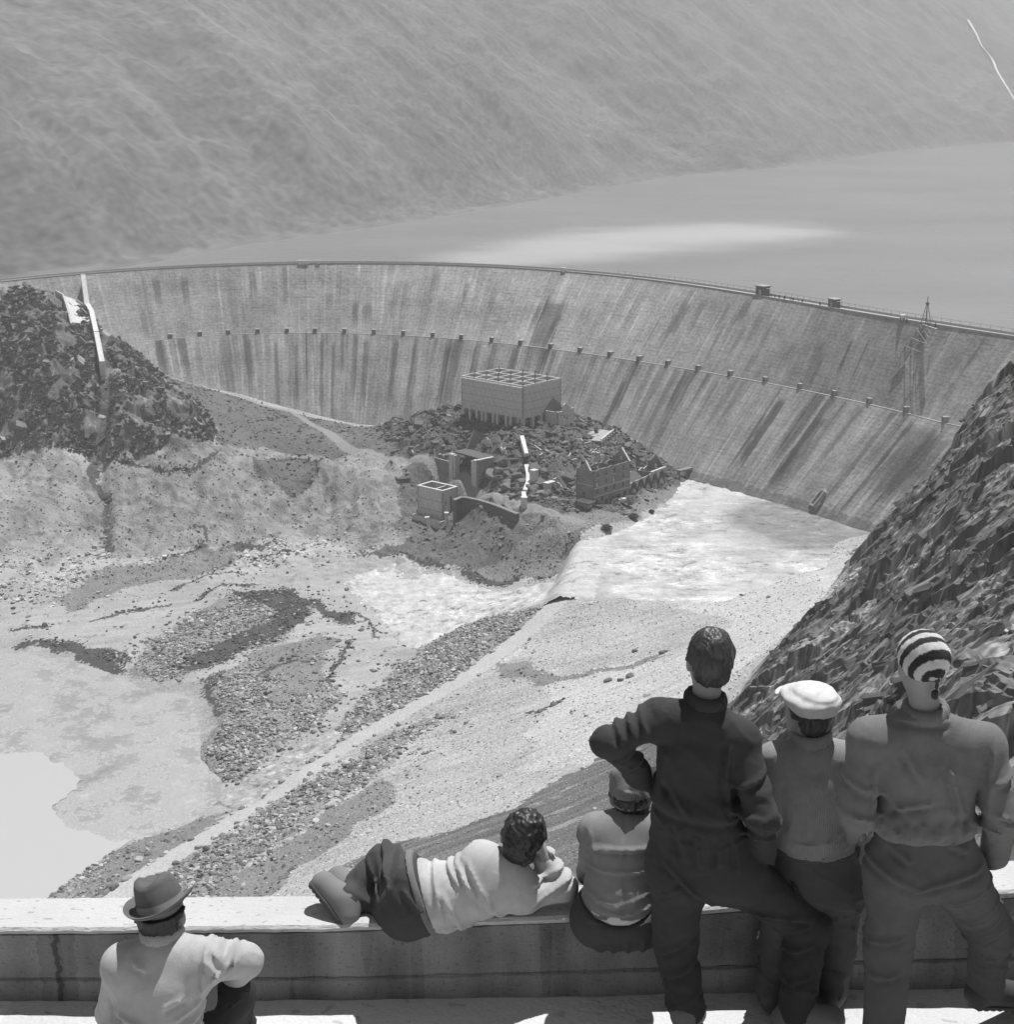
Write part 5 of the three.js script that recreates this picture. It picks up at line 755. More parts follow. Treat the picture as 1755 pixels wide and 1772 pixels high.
{ // low shrubs on the lip of the quay: many small leaves on a few stems
  const leaf = new THREE.PlaneGeometry(0.34, 0.22, 1, 1), lm = new THREE.MeshStandardMaterial({ color: grey(0.05), roughness: 0.9, side: THREE.DoubleSide });
  for (const [px, py, r, lab] of [[1096, 893, 2.4, 'round dark shrub on the lip between two falls of water'], [1050, 914, 2.8, 'broad dark shrub mass by the weir end of the quay'], [1128, 882, 1.4, 'small dark shrub clinging to the wet quay edge']]) {
    const [x, z] = hit(px, py), s = thing('shrub', lab, 'shrub'); s.position.set(x, groundY(x, z), -z); const ls = [];
    for (let i = 0; i < 900; i++) { const a = rr(0, 6.283), b = Math.acos(rr(-0.3, 1)), d = r * Math.cbrt(rnd()) * (0.8 + 0.3 * n2(a * 2, b * 3)); const g = leaf.clone(); g.rotateX(rr(0, 3)); g.rotateY(rr(0, 6)); g.translate(d * Math.sin(b) * Math.cos(a), 0.5 + d * Math.cos(b) * 0.8, d * Math.sin(b) * Math.sin(a)); ls.push(g); }
    part('foliage', merge(ls), lm, s); part('stem', merge([0, 1, 2, 3].map((k) => bar(new THREE.Vector3(0, -0.5, 0), new THREE.Vector3(Math.cos(k * 1.7) * r * 0.5, r * 0.6, Math.sin(k * 1.7) * r * 0.5), 0.07, 5))), M(0.06), s);
  }
}
console.log('rocks');
// ---------------------------------------------------------------- the lookout: ledge and parapet
const WALLPX = [[-900, 5.5, 3.46], [0, 5.5, 3.443], [560, 5.5, 3.43], [970, 5.53, 3.40], [1550, 5.58, 3.328], [1800, 5.6, 3.31], [2700, 5.66, 3.25]].map(([px, Z, H]) => [(px - CX) / FOC * (Z * cP + H * sP), Z, H]);
const wallAt = (x) => { let i = 0; while (i < WALLPX.length - 2 && WALLPX[i + 1][0] < x) i++; const a = WALLPX[i], b = WALLPX[i + 1], t = clamp((x - a[0]) / (b[0] - a[0]), 0, 1); return [lerp(a[1], b[1], t), lerp(a[2], b[2], t)]; };
{
  const CW = tex(1024, 256, (i, j) => { // cast concrete with damp patches, board marks; tone darkened to carry the face's shade
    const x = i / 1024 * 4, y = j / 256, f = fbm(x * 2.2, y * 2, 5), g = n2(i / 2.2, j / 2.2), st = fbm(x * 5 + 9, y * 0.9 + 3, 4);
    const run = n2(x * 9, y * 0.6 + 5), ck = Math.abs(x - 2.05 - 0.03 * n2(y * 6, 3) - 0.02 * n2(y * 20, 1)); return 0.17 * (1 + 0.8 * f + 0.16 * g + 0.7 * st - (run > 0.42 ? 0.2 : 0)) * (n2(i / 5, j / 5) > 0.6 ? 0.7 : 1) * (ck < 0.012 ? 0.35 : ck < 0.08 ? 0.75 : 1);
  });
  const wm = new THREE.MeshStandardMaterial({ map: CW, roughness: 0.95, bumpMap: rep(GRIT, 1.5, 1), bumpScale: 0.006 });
  const TOPT = tex(1024, 256, (i, j) => 0.42 * (1 + 0.16 * fbm(i / 130, j / 130, 5) + 0.09 * n2(i / 2, j / 2) - (n2(i / 11 + 3, j / 7) > 0.58 ? 0.3 : 0)));  // paler cap colour: sunlight on the top is painted in
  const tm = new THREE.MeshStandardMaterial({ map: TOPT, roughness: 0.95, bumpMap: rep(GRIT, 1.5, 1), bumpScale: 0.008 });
  const wallT = thing('parapet_wall', 'low cast concrete parapet with sunlit top that the men lean and sit on', 'wall');
  const x0 = -5.2, x1 = 6.2, n = 228;
  // a course of the wall: section between two heights (fraction of wall height), dz setback of the front
  const course = (f0, f1, back, mat, name, front = 0) => {
    const pos = [], uv = [], idx = [];
    for (let i = 0; i <= n; i++) { const x = lerp(x0, x1, i / n), [Z, H] = wallAt(x), h = EYE - H, e = 0.005 * n2(x * 9, f0 * 7) + 0.006 * fbm(x * 24, f0 * 9, 3), b = 0.012;
      const y0 = h * f0, y1 = h * f1 + (f1 === 1 ? 0.004 * n2(x * 13, 2) : 0), zf = -Z - front + e, zb = -Z - back;
      for (const [y, z, v] of [[y0, zf, y0], [y1 - b, zf, y1], [y1, zf - b, y1 + 0.02], [y1, zb + b, y1 + 0.28], [y1 - b, zb, y1 + 0.3], [y0, zb, y1 + 0.7]]) { pos.push(x, y, z); uv.push(x / 4, v); } }
    for (let i = 0; i < n; i++) for (let k = 0; k < 5; k++) { const a = i * 6 + k; idx.push(a, a + 6, a + 1, a + 1, a + 6, a + 7); }
    const g = new THREE.BufferGeometry(); g.setAttribute('position', new THREE.Float32BufferAttribute(pos, 3)); g.setAttribute('uv', new THREE.Float32BufferAttribute(uv, 2)); g.setIndex(idx); const q = g.toNonIndexed(); q.computeVertexNormals(); return part(name, q, mat, wallT);
  };
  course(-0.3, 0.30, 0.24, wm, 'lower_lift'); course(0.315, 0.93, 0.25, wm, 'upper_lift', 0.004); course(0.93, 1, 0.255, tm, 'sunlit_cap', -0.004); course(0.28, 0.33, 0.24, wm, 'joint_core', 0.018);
  const GT = tex(1024, 1024, (i, j) => 0.50 * (1 + 0.2 * fbm(i / 160, j / 160, 5) + 0.1 * n2(i / 2.4, j / 2.4) - (n2(i / 13, j / 13) > 0.56 ? 0.25 : 0)));
  const lg = new THREE.PlaneGeometry(16, 9, 160, 90).rotateX(-Math.PI / 2).translate(0.5, 0, -1.55); { const p = lg.attributes.position; for (let i = 0; i < p.count; i++) p.setY(i, 0.012 * fbm(p.getX(i) * 3, p.getZ(i) * 3, 4)); lg.computeVertexNormals(); }
  struct('ledge_ground', lg, new THREE.MeshStandardMaterial({ map: rep(GT, 3, 2), roughness: 0.95, bumpMap: rep(GRIT, 6, 4), bumpScale: 0.01 }), 'sunlit dusty concrete terrace of the lookout');
  struct('ledge_rock', box(-8, 9, -10, -0.06, -6.2, 3.4), concD, 'rock under the lookout terrace');
}
console.log('lookout');
// ---------------------------------------------------------------- figures: smooth-joined bones on a grid, meshed with surface nets
const V3 = (a) => new THREE.Vector3(...a);
class Field {
  constructor(lo, hi, c) { this.c = c; this.lo = lo.clone().subScalar(3 * c); this.n = [0, 1, 2].map((k) => Math.ceil((hi.getComponent(k) - lo.getComponent(k)) / c) + 7); this.f = new Float32Array(this.n[0] * this.n[1] * this.n[2]).fill(0.5); }
  each(lo, hi, fn) { const { n, c, lo: o, f } = this, r = (v, k, d) => clamp(Math[d]((v - o.getComponent(k)) / c), 0, n[k] - 1); const i0 = r(lo.x, 0, 'floor'), i1 = r(hi.x, 0, 'ceil'), j0 = r(lo.y, 1, 'floor'), j1 = r(hi.y, 1, 'ceil'), k0 = r(lo.z, 2, 'floor'), k1 = r(hi.z, 2, 'ceil'); for (let k = k0; k <= k1; k++) for (let j = j0; j <= j1; j++) { let q = (k * n[1] + j) * n[0] + i0; for (let i = i0; i <= i1; i++, q++) f[q] = fn(o.x + i * c, o.y + j * c, o.z + k * c, f[q]); } }
  cone(a, ra, b, rb, k = 0.04) { // tapered capsule
    const m = Math.max(ra, rb) + 0.1, lo = a.clone().min(b).subScalar(m), hi = a.clone().max(b).addScalar(m), dx = b.x - a.x, dy = b.y - a.y, dz = b.z - a.z, l2 = dx * dx + dy * dy + dz * dz + 1e-9;
    this.each(lo, hi, (x, y, z, f) => { const t = clamp(((x - a.x) * dx + (y - a.y) * dy + (z - a.z) * dz) / l2, 0, 1), ex = x - a.x - dx * t, ey = y - a.y - dy * t, ez = z - a.z - dz * t, d = Math.sqrt(ex * ex + ey * ey + ez * ez) - (ra + (rb - ra) * t), h = Math.max(k - Math.abs(d - f), 0) / k; return Math.min(d, f) - h * h * k * 0.25; });
    return this;
  }
  ell(c, r, q, k = 0.03) { // ellipsoid, turned by q
    const m = Math.max(...r) + 0.1, lo = c.clone().subScalar(m), hi = c.clone().addScalar(m), qi = q ? q.clone().invert() : null, v = new THREE.Vector3();
    this.each(lo, hi, (x, y, z, f) => { v.set(x - c.x, y - c.y, z - c.z); if (qi) v.applyQuaternion(qi); const a = v.x / r[0], b = v.y / r[1], e = v.z / r[2], k0 = Math.sqrt(a * a + b * b + e * e), g = Math.sqrt((a / r[0]) ** 2 + (b / r[1]) ** 2 + (e / r[2]) ** 2) + 1e-6, d = k0 * (k0 - 1) / g, h = Math.max(k - Math.abs(d - f), 0) / k; return Math.min(d, f) - h * h * k * 0.25; });
    return this;
  }
  shift(fn) { const { n, c, lo, f } = this; let q = 0; for (let k = 0; k < n[2]; k++) for (let j = 0; j < n[1]; j++) for (let i = 0; i < n[0]; i++, q++) if (f[q] < 0.06 && f[q] > -0.06) f[q] += fn(lo.x + i * c, lo.y + j * c, lo.z + k * c); return this; }
  cut(fn) { const { n, c, lo, f } = this; let q = 0; for (let k = 0; k < n[2]; k++) for (let j = 0; j < n[1]; j++) for (let i = 0; i < n[0]; i++, q++) { const d = fn(lo.x + i * c, lo.y + j * c, lo.z + k * c); if (d > f[q]) f[q] = d; } return this; }
  mesh(uvs = 1) {
    const { n, c, lo, f } = this, [nx, ny, nz] = n, id = new Int32Array(f.length).fill(-1), pos = [], uv = [], idx = [], sx = 1, sy = nx, sz = nx * ny;
    for (let k = 0; k < nz - 1; k++) for (let j = 0; j < ny - 1; j++) for (let i = 0; i < nx - 1; i++) {
      const q = k * sz + j * sy + i; let m = 0; const v = [f[q], f[q + 1], f[q + sy], f[q + sy + 1], f[q + sz], f[q + sz + 1], f[q + sz + sy], f[q + sz + sy + 1]]; for (let s = 0; s < 8; s++) if (v[s] < 0) m++; if (m === 0 || m === 8) continue;
      let x = 0, y = 0, z = 0, w = 0; for (let a = 0; a < 8; a++) for (let b = 0; b < 3; b++) { const e = a | (1 << b); if (e === a || (v[a] < 0) === (v[e] < 0)) continue; const t = v[a] / (v[a] - v[e]); x += (a & 1) + (b === 0 ? t : 0); y += ((a >> 1) & 1) + (b === 1 ? t : 0); z += ((a >> 2) & 1) + (b === 2 ? t : 0); w++; }
      id[q] = pos.length / 3; const X = lo.x + (i + x / w) * c, Y = lo.y + (j + y / w) * c, Z = lo.z + (k + z / w) * c; pos.push(X, Y, Z); uv.push((X + 0.6 * Z) * uvs, (Y + 0.3 * Z) * uvs);
    }
    for (let k = 1; k < nz - 1; k++) for (let j = 1; j < ny - 1; j++) for (let i = 1; i < nx - 1; i++) {
      const q = k * sz + j * sy + i, s = f[q] < 0;
      for (const [d, u, w] of [[sx, sy, sz], [sy, sz, sx], [sz, sx, sy]]) { if (s === (f[q + d] < 0)) continue; const a = id[q], b = id[q - u], e = id[q - u - w], g = id[q - w]; if (a < 0 || b < 0 || e < 0 || g < 0) continue; if (s) idx.push(a, b, e, a, e, g); else idx.push(a, e, b, a, g, e); }
    }
    const g = new THREE.BufferGeometry(); g.setAttribute('position', new THREE.Float32BufferAttribute(pos, 3)); g.setAttribute('uv', new THREE.Float32BufferAttribute(uv, 2)); g.setIndex(idx); g.computeVertexNormals(); return g;
  }
}
function bounds(pts, pad) { const lo = new THREE.Vector3(1e9, 1e9, 1e9), hi = lo.clone().negate(); for (const p of pts) { lo.min(p); hi.max(p); } return [lo.subScalar(pad), hi.addScalar(pad)]; }
const WEAVE = tex(256, 256, (i, j) => 0.5 + 0.18 * Math.sin(i * Math.PI / 4) * Math.sin(j * Math.PI / 4) + 0.3 * n2(i / 5, j / 5), { srgb: false }), KNIT = tex(256, 256, (i, j) => 0.5 + 0.38 * Math.sin(i * Math.PI / 8) * (0.8 + 0.2 * Math.sin(j * Math.PI / 6)) + 0.12 * n2(i / 4, j / 4), { srgb: false });
const WORN = tex(512, 512, (i, j) => { const s = 512, p = (f, o) => { const w = (a, b) => n2(a / s * f + o, b / s * f), u = i / s, v = j / s; return (w(i, j) * (1 - u) + w(i - s, j) * u) * (1 - v) + (w(i, j - s) * (1 - u) + w(i - s, j - s) * u) * v; }; return 0.72 * (1 + 0.16 * p(5, 1) + 0.12 * p(17, 4) + 0.12 * p(110, 8)); });
const cloth = (l, knit) => new THREE.MeshStandardMaterial({ color: grey(l / 0.72), map: rep(WORN, 1.6, 1.6), roughness: 0.97, bumpMap: rep(knit ? KNIT : WEAVE, knit ? 7 : 9, knit ? 7 : 9), bumpScale: knit ? 0.0025 : 0.0018 });
const skinM = new THREE.MeshStandardMaterial({ color: grey(0.24), roughness: 0.6 }), hairM = new THREE.MeshStandardMaterial({ color: grey(0.012), roughness: 0.5 }), hairM2 = new THREE.MeshStandardMaterial({ color: grey(0.03), roughness: 0.5 });
// crease noise in cloth: long soft folds along direction d, gathering where g(p) says
const creases = (seedv, amp, dir, gather) => (x, y, z) => { const [a, b, c] = dir, s = seedv, u = x * a + y * b + z * c, w = 0.06 * v3(x * 6 + s, y * 6, z * 6); const n = v3((u + w) * 15 + s, (y * 0.5 - x) * 4, (z + x * 0.4) * 4 + s), m = v3(x * 7 - s, y * 7, z * 7), fine = v3((u + w) * 34 + s, y * 7 + x * 5, z * 9); const k = gather ? gather(x, y, z) : 1; return -amp * k * (1.45 * Math.exp(-n * n / 0.01) + 0.6 * Math.exp(-fine * fine / 0.012) - 0.4) - 0.004 * m; };

// folds laid along sighted lines on the side towards the lookout's back: a ridge with a valley under it
function folds(Z, amp, w, ...lines) {
  const S = []; for (const l of lines) for (let i = 0; i + 3 < l.length; i += 2) { const a = wZ(l[i], l[i + 1], Z), b = wZ(l[i + 2], l[i + 3], Z); S.push([a.x, a.y, b.x - a.x, b.y - a.y]); }
  return (x, y, z) => { let s = 0; for (const [ax, ay, dx, dy] of S) { const L = dx * dx + dy * dy, t = ((x - ax) * dx + (y - ay) * dy) / L; if (t < -0.15 || t > 1.15) continue; const d = ((x - ax) * dy - (y - ay) * dx) / Math.sqrt(L); if (d > 3.5 * w || d < -3.5 * w) continue; const k = clamp((t + 0.15) * 5, 0, 1) * clamp((1.15 - t) * 5, 0, 1), e = d / w, g = (d - 1.7 * w) / w; s += k * (Math.exp(-e * e) - 0.8 * Math.exp(-g * g)); } return -amp * s; };
}
function hand(field, wrist, dir, palmN, side, curl) { // palm and five fingers; dir along the fingers, palmN out of the back of the hand, side = thumb side
  const d = dir.clone().normalize(), s = side.clone().normalize(), nrm = palmN.clone().normalize(), at = (a, b, c = 0) => wrist.clone().addScaledVector(d, a).addScaledVector(s, b).addScaledVector(nrm, c);
  [-0.03, -0.01, 0.012, 0.032].forEach((o, i) => { const len = [0.066, 0.08, 0.086, 0.078][i], r = [0.0085, 0.0095, 0.0098, 0.0096][i], k0 = at(0.085, o); field.cone(at(0.0, o * 0.55), 0.018, k0, 0.0145, 0.02); let p = k0, ang = 0; for (let j = 0; j < 3; j++) { ang += curl * (j ? 1.1 : 0.7); const L = len * [0.46, 0.3, 0.24][j], q = p.clone().addScaledVector(d, Math.cos(ang) * L).addScaledVector(nrm, -Math.sin(ang) * L); field.cone(p, r, q, r * 0.88, 0.006); p = q; } });
  const t0 = at(0.022, 0.03, -0.006), t1 = at(0.058, 0.058, -0.014), t2 = at(0.09, 0.066, -0.02); field.cone(at(0.01, 0.015), 0.017, t0, 0.016, 0.015).cone(t0, 0.014, t1, 0.011, 0.01).cone(t1, 0.011, t2, 0.009, 0.006);
}
const BONE = { // [a, b, radius a, radius b]
  torso: [['shL', 'shR', .062, .062], ['chL', 'waL', .082, .078], ['chR', 'waR', .082, .078], ['chest', 'waist', .1, .095], ['waL', 'hipL', .085, .092], ['waR', 'hipR', .085, .092], ['waist', 'pelvis', .092, .095], ['neckb', 'shL', .05, .056], ['neckb', 'shR', .05, .056]],
  armL: [['shL', 'elL', .058, .046], ['elL', 'wrL', .045, .036]], armR: [['shR', 'elR', .058, .046], ['elR', 'wrR', .045, .036]],
  hips: [['waL', 'hipL', .088, .1], ['waR', 'hipR', .088, .1], ['hipL', 'hipR', .1, .1], ['waist', 'pelvis', .095, .1]],
  legL: [['hipL', 'knL', .09, .064], ['knL', 'anL', .061, .05]], legR: [['hipR', 'knR', .09, .064], ['knR', 'anR', .061, .05]],
  feetL: [['anL', 'toeL', .048, .036]], feetR: [['anR', 'toeR', .048, .036]],
};
function figure(o) {
  const J = {}; for (const [k, v] of Object.entries(o.J)) J[k] = v.isVector3 ? v : wZ(...v);
  const mid = (a, b, t) => J[a].clone().lerp(J[b], t), b = o.build ?? 1;
  J.neckb ??= J.neck.clone().lerp(J.shL.clone().lerp(J.shR, 0.5), 0.55); J.pelvis ??= mid('hipL', 'hipR', 0.5);
  const sm = mid('shL', 'shR', 0.5); J.chest ??= sm.clone().lerp(J.waist, 0.32); const ax = J.shR.clone().sub(J.shL).multiplyScalar(0.5);
  J.chL ??= J.chest.clone().addScaledVector(ax, -0.52); J.chR ??= J.chest.clone().addScaledVector(ax, 0.52); const hx = J.hipR.clone().sub(J.hipL).multiplyScalar(0.5); J.waL ??= J.waist.clone().addScaledVector(ax, -0.22).addScaledVector(hx, -0.22); J.waR ??= J.waist.clone().addScaledVector(ax, 0.22).addScaledVector(hx, 0.22);
  const g = thing('person', o.label, 'person', o.group); const base = new THREE.Vector3(J.pelvis.x, o.base ?? 0, J.pelvis.z); g.position.copy(base);
  const add = (name, geo, mat, parent = g) => { geo.translate(-base.x, -base.y, -base.z); return part(name, geo, mat, parent); };
  const bones = (F, names, grow, k = 0.05, only) => { for (const n of names) for (const [p, q, ra, rb] of BONE[n]) { const gr = typeof grow === 'object' ? (grow[n] ?? 0) : grow; F.cone(J[p], ra * b + gr, J[q], rb * b + gr, /arm/.test(n) ? 0.022 : /leg/.test(n) ? 0.035 : k); } return F; };
  const all = Object.values(J);
  // body: one continuous surface, head and hands on finer grids
  const hq = new THREE.Quaternion().setFromEuler(new THREE.Euler(...(o.headTurn ?? [0, 0, 0]), 'YXZ')), hp = (x, y, z) => new THREE.Vector3(x, y, z).applyQuaternion(hq).add(J.head);
  const geos = []; { const [lo, hi] = bounds(all, 0.16), F = new Field(lo, hi, o.coarse ?? 0.024); bones(F, ['torso', 'armL', 'armR', 'hips', 'legL', 'legR', 'feetL', 'feetR'], -0.012); F.cone(J.neckb, .058, hp(0, -0.05, 0.012), .054, 0.03); geos.push(F.mesh()); }
  { const F = new Field(J.head.clone().subScalar(0.17), J.head.clone().addScalar(0.17), 0.006);
    F.ell(hp(0, .02, 0), [.077, .1, .097], hq).ell(hp(0, -.045, -.028), [.06, .078, .072], hq, .05).ell(hp(0, -.098, -.06), [.028, .022, .026], hq, .04).cone(hp(0, .012, -.096), .008, hp(0, -.03, -.112), .013, .012).ell(hp(0, .022, -.086), [.05, .012, .014], hq, .02).ell(hp(0, -.068, -.092), [.024, .008, .01], hq, .008).ell(hp(.03, 0, -.083), [.014, .009, .01], hq, .004).ell(hp(-.03, 0, -.083), [.014, .009, .01], hq, .004);
    for (const s of [-1, 1]) F.ell(hp(s * .081, -.012, .006), [.011, .033, .02], hq, .006).ell(hp(s * .088, -.006, .012), [.006, .028, .016], hq, .006);
    F.cone(hp(0, -.05, .012), .054, J.neckb, .06, .03); geos.push(F.mesh()); }
  for (const h of o.hands ?? []) { const w = h.at.isVector3 ? h.at : wZ(...h.at), F = new Field(w.clone().subScalar(0.2), w.clone().addScalar(0.2), 0.0042); F.cone(h.from ? wZ(...h.from) : w, .034, w, .026, .02); hand(F, w, V3(h.dir), V3(h.back), V3(h.thumb), h.curl); geos.push(F.mesh()); }
  add('body', mergeGeometries(geos), skinM);
  for (const c of o.wear) {
    const use = []; for (const n of c.bones) for (const [p, q] of BONE[n]) use.push(J[p], J[q]); const [lo, hi] = bounds(use, 0.26), F = new Field(lo, hi, c.cell ?? 0.0104); bones(F, c.bones, c.grow, c.k ?? 0.06);
    if (c.more) c.more(F, J, hp, hq); if (c.fold) F.shift(c.fold); if (c.cut) F.cut(c.cut(J));
    add(c.name, F.mesh(), c.mat);
  }
  for (const s of ['L', 'R']) if (o.boots) { const an = J['an' + s], to = J['toe' + s], d = to.clone().sub(an), F = new Field(an.clone().min(to).subScalar(0.14), an.clone().max(to).addScalar(0.14), 0.008), f = d.clone().setY(0).normalize(), dn = o.soleDown ? V3(o.soleDown) : new THREE.Vector3(0, -1, 0), heel = an.clone().addScaledVector(dn, 0.055).addScaledVector(d.clone().normalize(), -0.05); F.cone(an, .056, heel, .045, .04).cone(heel, .043, to, .046, .04).cone(an, .05, to, .042, .05); if (o.tread) F.shift((x, y, z) => 0.006 * Math.sign(Math.sin((x * 0.3 + y + z * 0.5) * 190)) * (o.tread(x, y, z) ? 1 : 0)); const bt = add('boot', F.mesh(), o.boots); const S = new Field(heel.clone().min(to).subScalar(0.12), heel.clone().max(to).addScalar(0.12), 0.007), h2 = heel.clone().addScaledVector(dn, 0.024), t2 = to.clone().addScaledVector(dn, 0.026); S.cone(h2, .046, t2, .05, .02); S.cut((x, y, z) => { const q = (x - heel.x) * dn.x + (y - heel.y) * dn.y + (z - heel.z) * dn.z, e = (to.x - heel.x) * dn.x + (to.y - heel.y) * dn.y + (to.z - heel.z) * dn.z, L = to.distanceTo(heel), t = clamp(((x - heel.x) * (to.x - heel.x) + (y - heel.y) * (to.y - heel.y) + (z - heel.z) * (to.z - heel.z)) / (L * L), -0.3, 1.3), h = q - e * t, tr = 0.004 * Math.sign(Math.sin(t * 40)); return Math.max(0.03 - h, h - 0.052 - tr); }); add('boot_sole', S.mesh(), soleM); }
  const collar = (F, r, tube, drop = 0.01) => { const up = J.head.clone().sub(J.neckb).normalize(), c = J.neckb.clone().addScaledVector(up, drop + 0.045), u = new THREE.Vector3(1, 0, 0).cross(up).normalize(), w = up.clone().cross(u); let pr = null; for (let k = 0; k <= 14; k++) { const a = k / 14 * 6.2832, p = c.clone().addScaledVector(u, Math.cos(a) * r).addScaledVector(w, Math.sin(a) * r * 0.95).addScaledVector(up, -0.018 * Math.cos(a) * Math.sign(u.z || 1)); if (pr) F.cone(pr, tube, p, tube, 0.012); pr = p; } };
  if (o.collar) { const F = new Field(J.neckb.clone().subScalar(0.16), J.neckb.clone().addScalar(0.16), 0.006); for (const h of [0, 0.012, 0.024]) collar(F, 0.072 + 0.003 * (h > 0.02 ? 0 : 1), o.collar.r ?? 0.011, h + (o.collar.drop ?? 0.008)); add('collar', F.mesh(), o.collar.mat); }
  if (o.hair) { const F = new Field(J.head.clone().subScalar(0.17), J.head.clone().addScalar(0.17), 0.0052), h = o.hair; F.ell(hp(0, .034, .004), [.092, .104, .106], hq).ell(hp(0, -.03 + (h.low ?? 0), .046), [.072, .075, .062], hq, .04); const inv = hq.clone().invert(), v = new THREE.Vector3(), loc = (x, y, z) => v.set(x, y, z).sub(J.head).applyQuaternion(inv); F.shift((x, y, z) => { loc(x, y, z); const a = Math.atan2(v.x, v.z + 0.02), p = Math.hypot(v.x, v.z); return h.curly ? -0.006 * v3(v.x * 48, v.y * 48, v.z * 48) - 0.005 * v3(v.x * 100 + v.y * 60, v.y * 90, v.z * 100) - 0.008 * v3(v.x * 18, v.y * 18, v.z * 18) : -0.004 * v3(a * 14 + v.y * 8, p * 30, v.y * 12) - 0.0035 * v3(a * 55, v.y * 24 + p * 20, 3) - 0.008 * v3(v.x * 20, v.y * 20, v.z * 20); });
    F.cut((x, y, z) => { loc(x, y, z); return Math.max(-0.012 - v.z - 0.55 * (v.y - 0.02) * 1.5 - (v.y > 0.06 ? 0.4 : 0), -0.085 + (h.low ?? 0) - v.y - 0.02 * Math.cos(v.x * 18), (v.y < 0.0 ? Math.abs(v.x) - 0.074 : -1), h.cap ? v.y - 0.03 : -1); }); add('hair', F.mesh(), h.mat); }
  if (o.hat) o.hat(add, hp, hq, J);
  return g;
}
const soleM = M(0.07, 0.9);
const near = (p, r) => (x, y, z) => Math.exp(-((x - p.x) ** 2 + (y - p.y) ** 2 + (z - p.z) ** 2) / (r * r));
console.log('figure kit');

// ---- man in dark overalls, one arm akimbo, one knee bent
{
  const m = cloth(0.034);
  const J = { head: [1228, 1143, 5.34], neck: [1228, 1205, 5.32], shL: [1142, 1245, 5.28], shR: [1280, 1280, 5.26], elL: [1050, 1283, 5.16], wrL: [1118, 1345, 5.34], elR: [1318, 1408, 5.12], wrR: [1322, 1475, 5.27], waist: [1205, 1410, 5.25], hipL: [1175, 1500, 5.25], hipR: [1268, 1505, 5.27], knL: [1168, 1628, 5.30], anL: [1188, 1742, 5.20], toeL: [1200, 1752, 5.33], knR: [1398, 1598, 5.36], anR: [1378, 1748, 5.26], toeR: [1440, 1764, 5.24] };
  const wst = wZ(1205, 1412, 5.2), kn = wZ(1398, 1598, 5.36), el = wZ(1318, 1408, 5.12), el2 = wZ(1050, 1283, 5.16), n1 = near(kn, 0.2), n2_ = near(el, 0.16), n3 = near(el2, 0.18), ank = near(wZ(1188, 1742, 5.2), 0.25), ank2 = near(wZ(1378, 1748, 5.26), 0.25);
  const seam = (x, y, z) => { const d = y - wst.y + 0.16 * (x - wst.x); return 0.012 * Math.exp(-(d * d) / 0.00018) - 0.014 * Math.exp(-((d - 0.05) ** 2) / 0.0016); };
  const cr = creases(3, 0.0085, [0.55, 1, 0.2], (x, y, z) => 0.6 + 0.5 * (n1(x, y, z) + n2_(x, y, z) + n3(x, y, z)) + 1.1 * (ank(x, y, z) + ank2(x, y, z)) + 0.9 * Math.exp(-((y - wst.y) ** 2) / 0.012));
  const f1 = folds(5.2, 0.013, 0.011, [1180, 1512, 1232, 1562], [1150, 1480, 1200, 1530], [1240, 1560, 1335, 1592], [1330, 1490, 1392, 1562], [1290, 1580, 1402, 1606], [1330, 1642, 1404, 1618], [1332, 1684, 1408, 1652], [1334, 1722, 1404, 1698], [1138, 1545, 1172, 1520], [1148, 1652, 1198, 1624], [1148, 1692, 1204, 1668], [1158, 1732, 1208, 1710], [1268, 1352, 1322, 1328], [1262, 1392, 1318, 1402], [1278, 1436, 1334, 1442], [1262, 1290, 1254, 1342, 1264, 1396], [1064, 1242, 1076, 1270], [1084, 1232, 1098, 1274], [1106, 1228, 1118, 1268], [1056, 1312, 1100, 1298], [1078, 1338, 1128, 1314], [1150, 1300, 1142, 1380], [1170, 1420, 1180, 1462], [1200, 1432, 1206, 1478], [1240, 1440, 1242, 1482], [1270, 1442, 1276, 1490], [1152, 1350, 1190, 1400]);
  figure({
    label: 'man with dark bare hair in dark overalls standing with one arm akimbo and knee bent', J, headTurn: [0.1, 0.12, -0.05],
    hands: [{ at: [1120, 1352, 5.36], dir: [0.35, -0.75, -0.55], back: [-0.75, 0.1, 0.6], thumb: [0.3, 0.2, -0.8], curl: 0.5 }],
    wear: [{ name: 'overalls', bones: ['torso', 'hips', 'armL', 'armR', 'legL', 'legR'], grow: { torso: 0.012, hips: 0.018, armL: 0.014, armR: 0.018, legL: 0.026, legR: 0.026 }, mat: m, fold: (x, y, z) => seam(x, y, z) + 0.6 * cr(x, y, z) + f1(x, y, z), cut: (J) => (x, y, z) => 0.07 - y }],
    collar: { mat: m, r: 0.013 }, hair: { mat: hairM2, low: 0.012 }, boots: M(0.12, 0.7),
  });
}
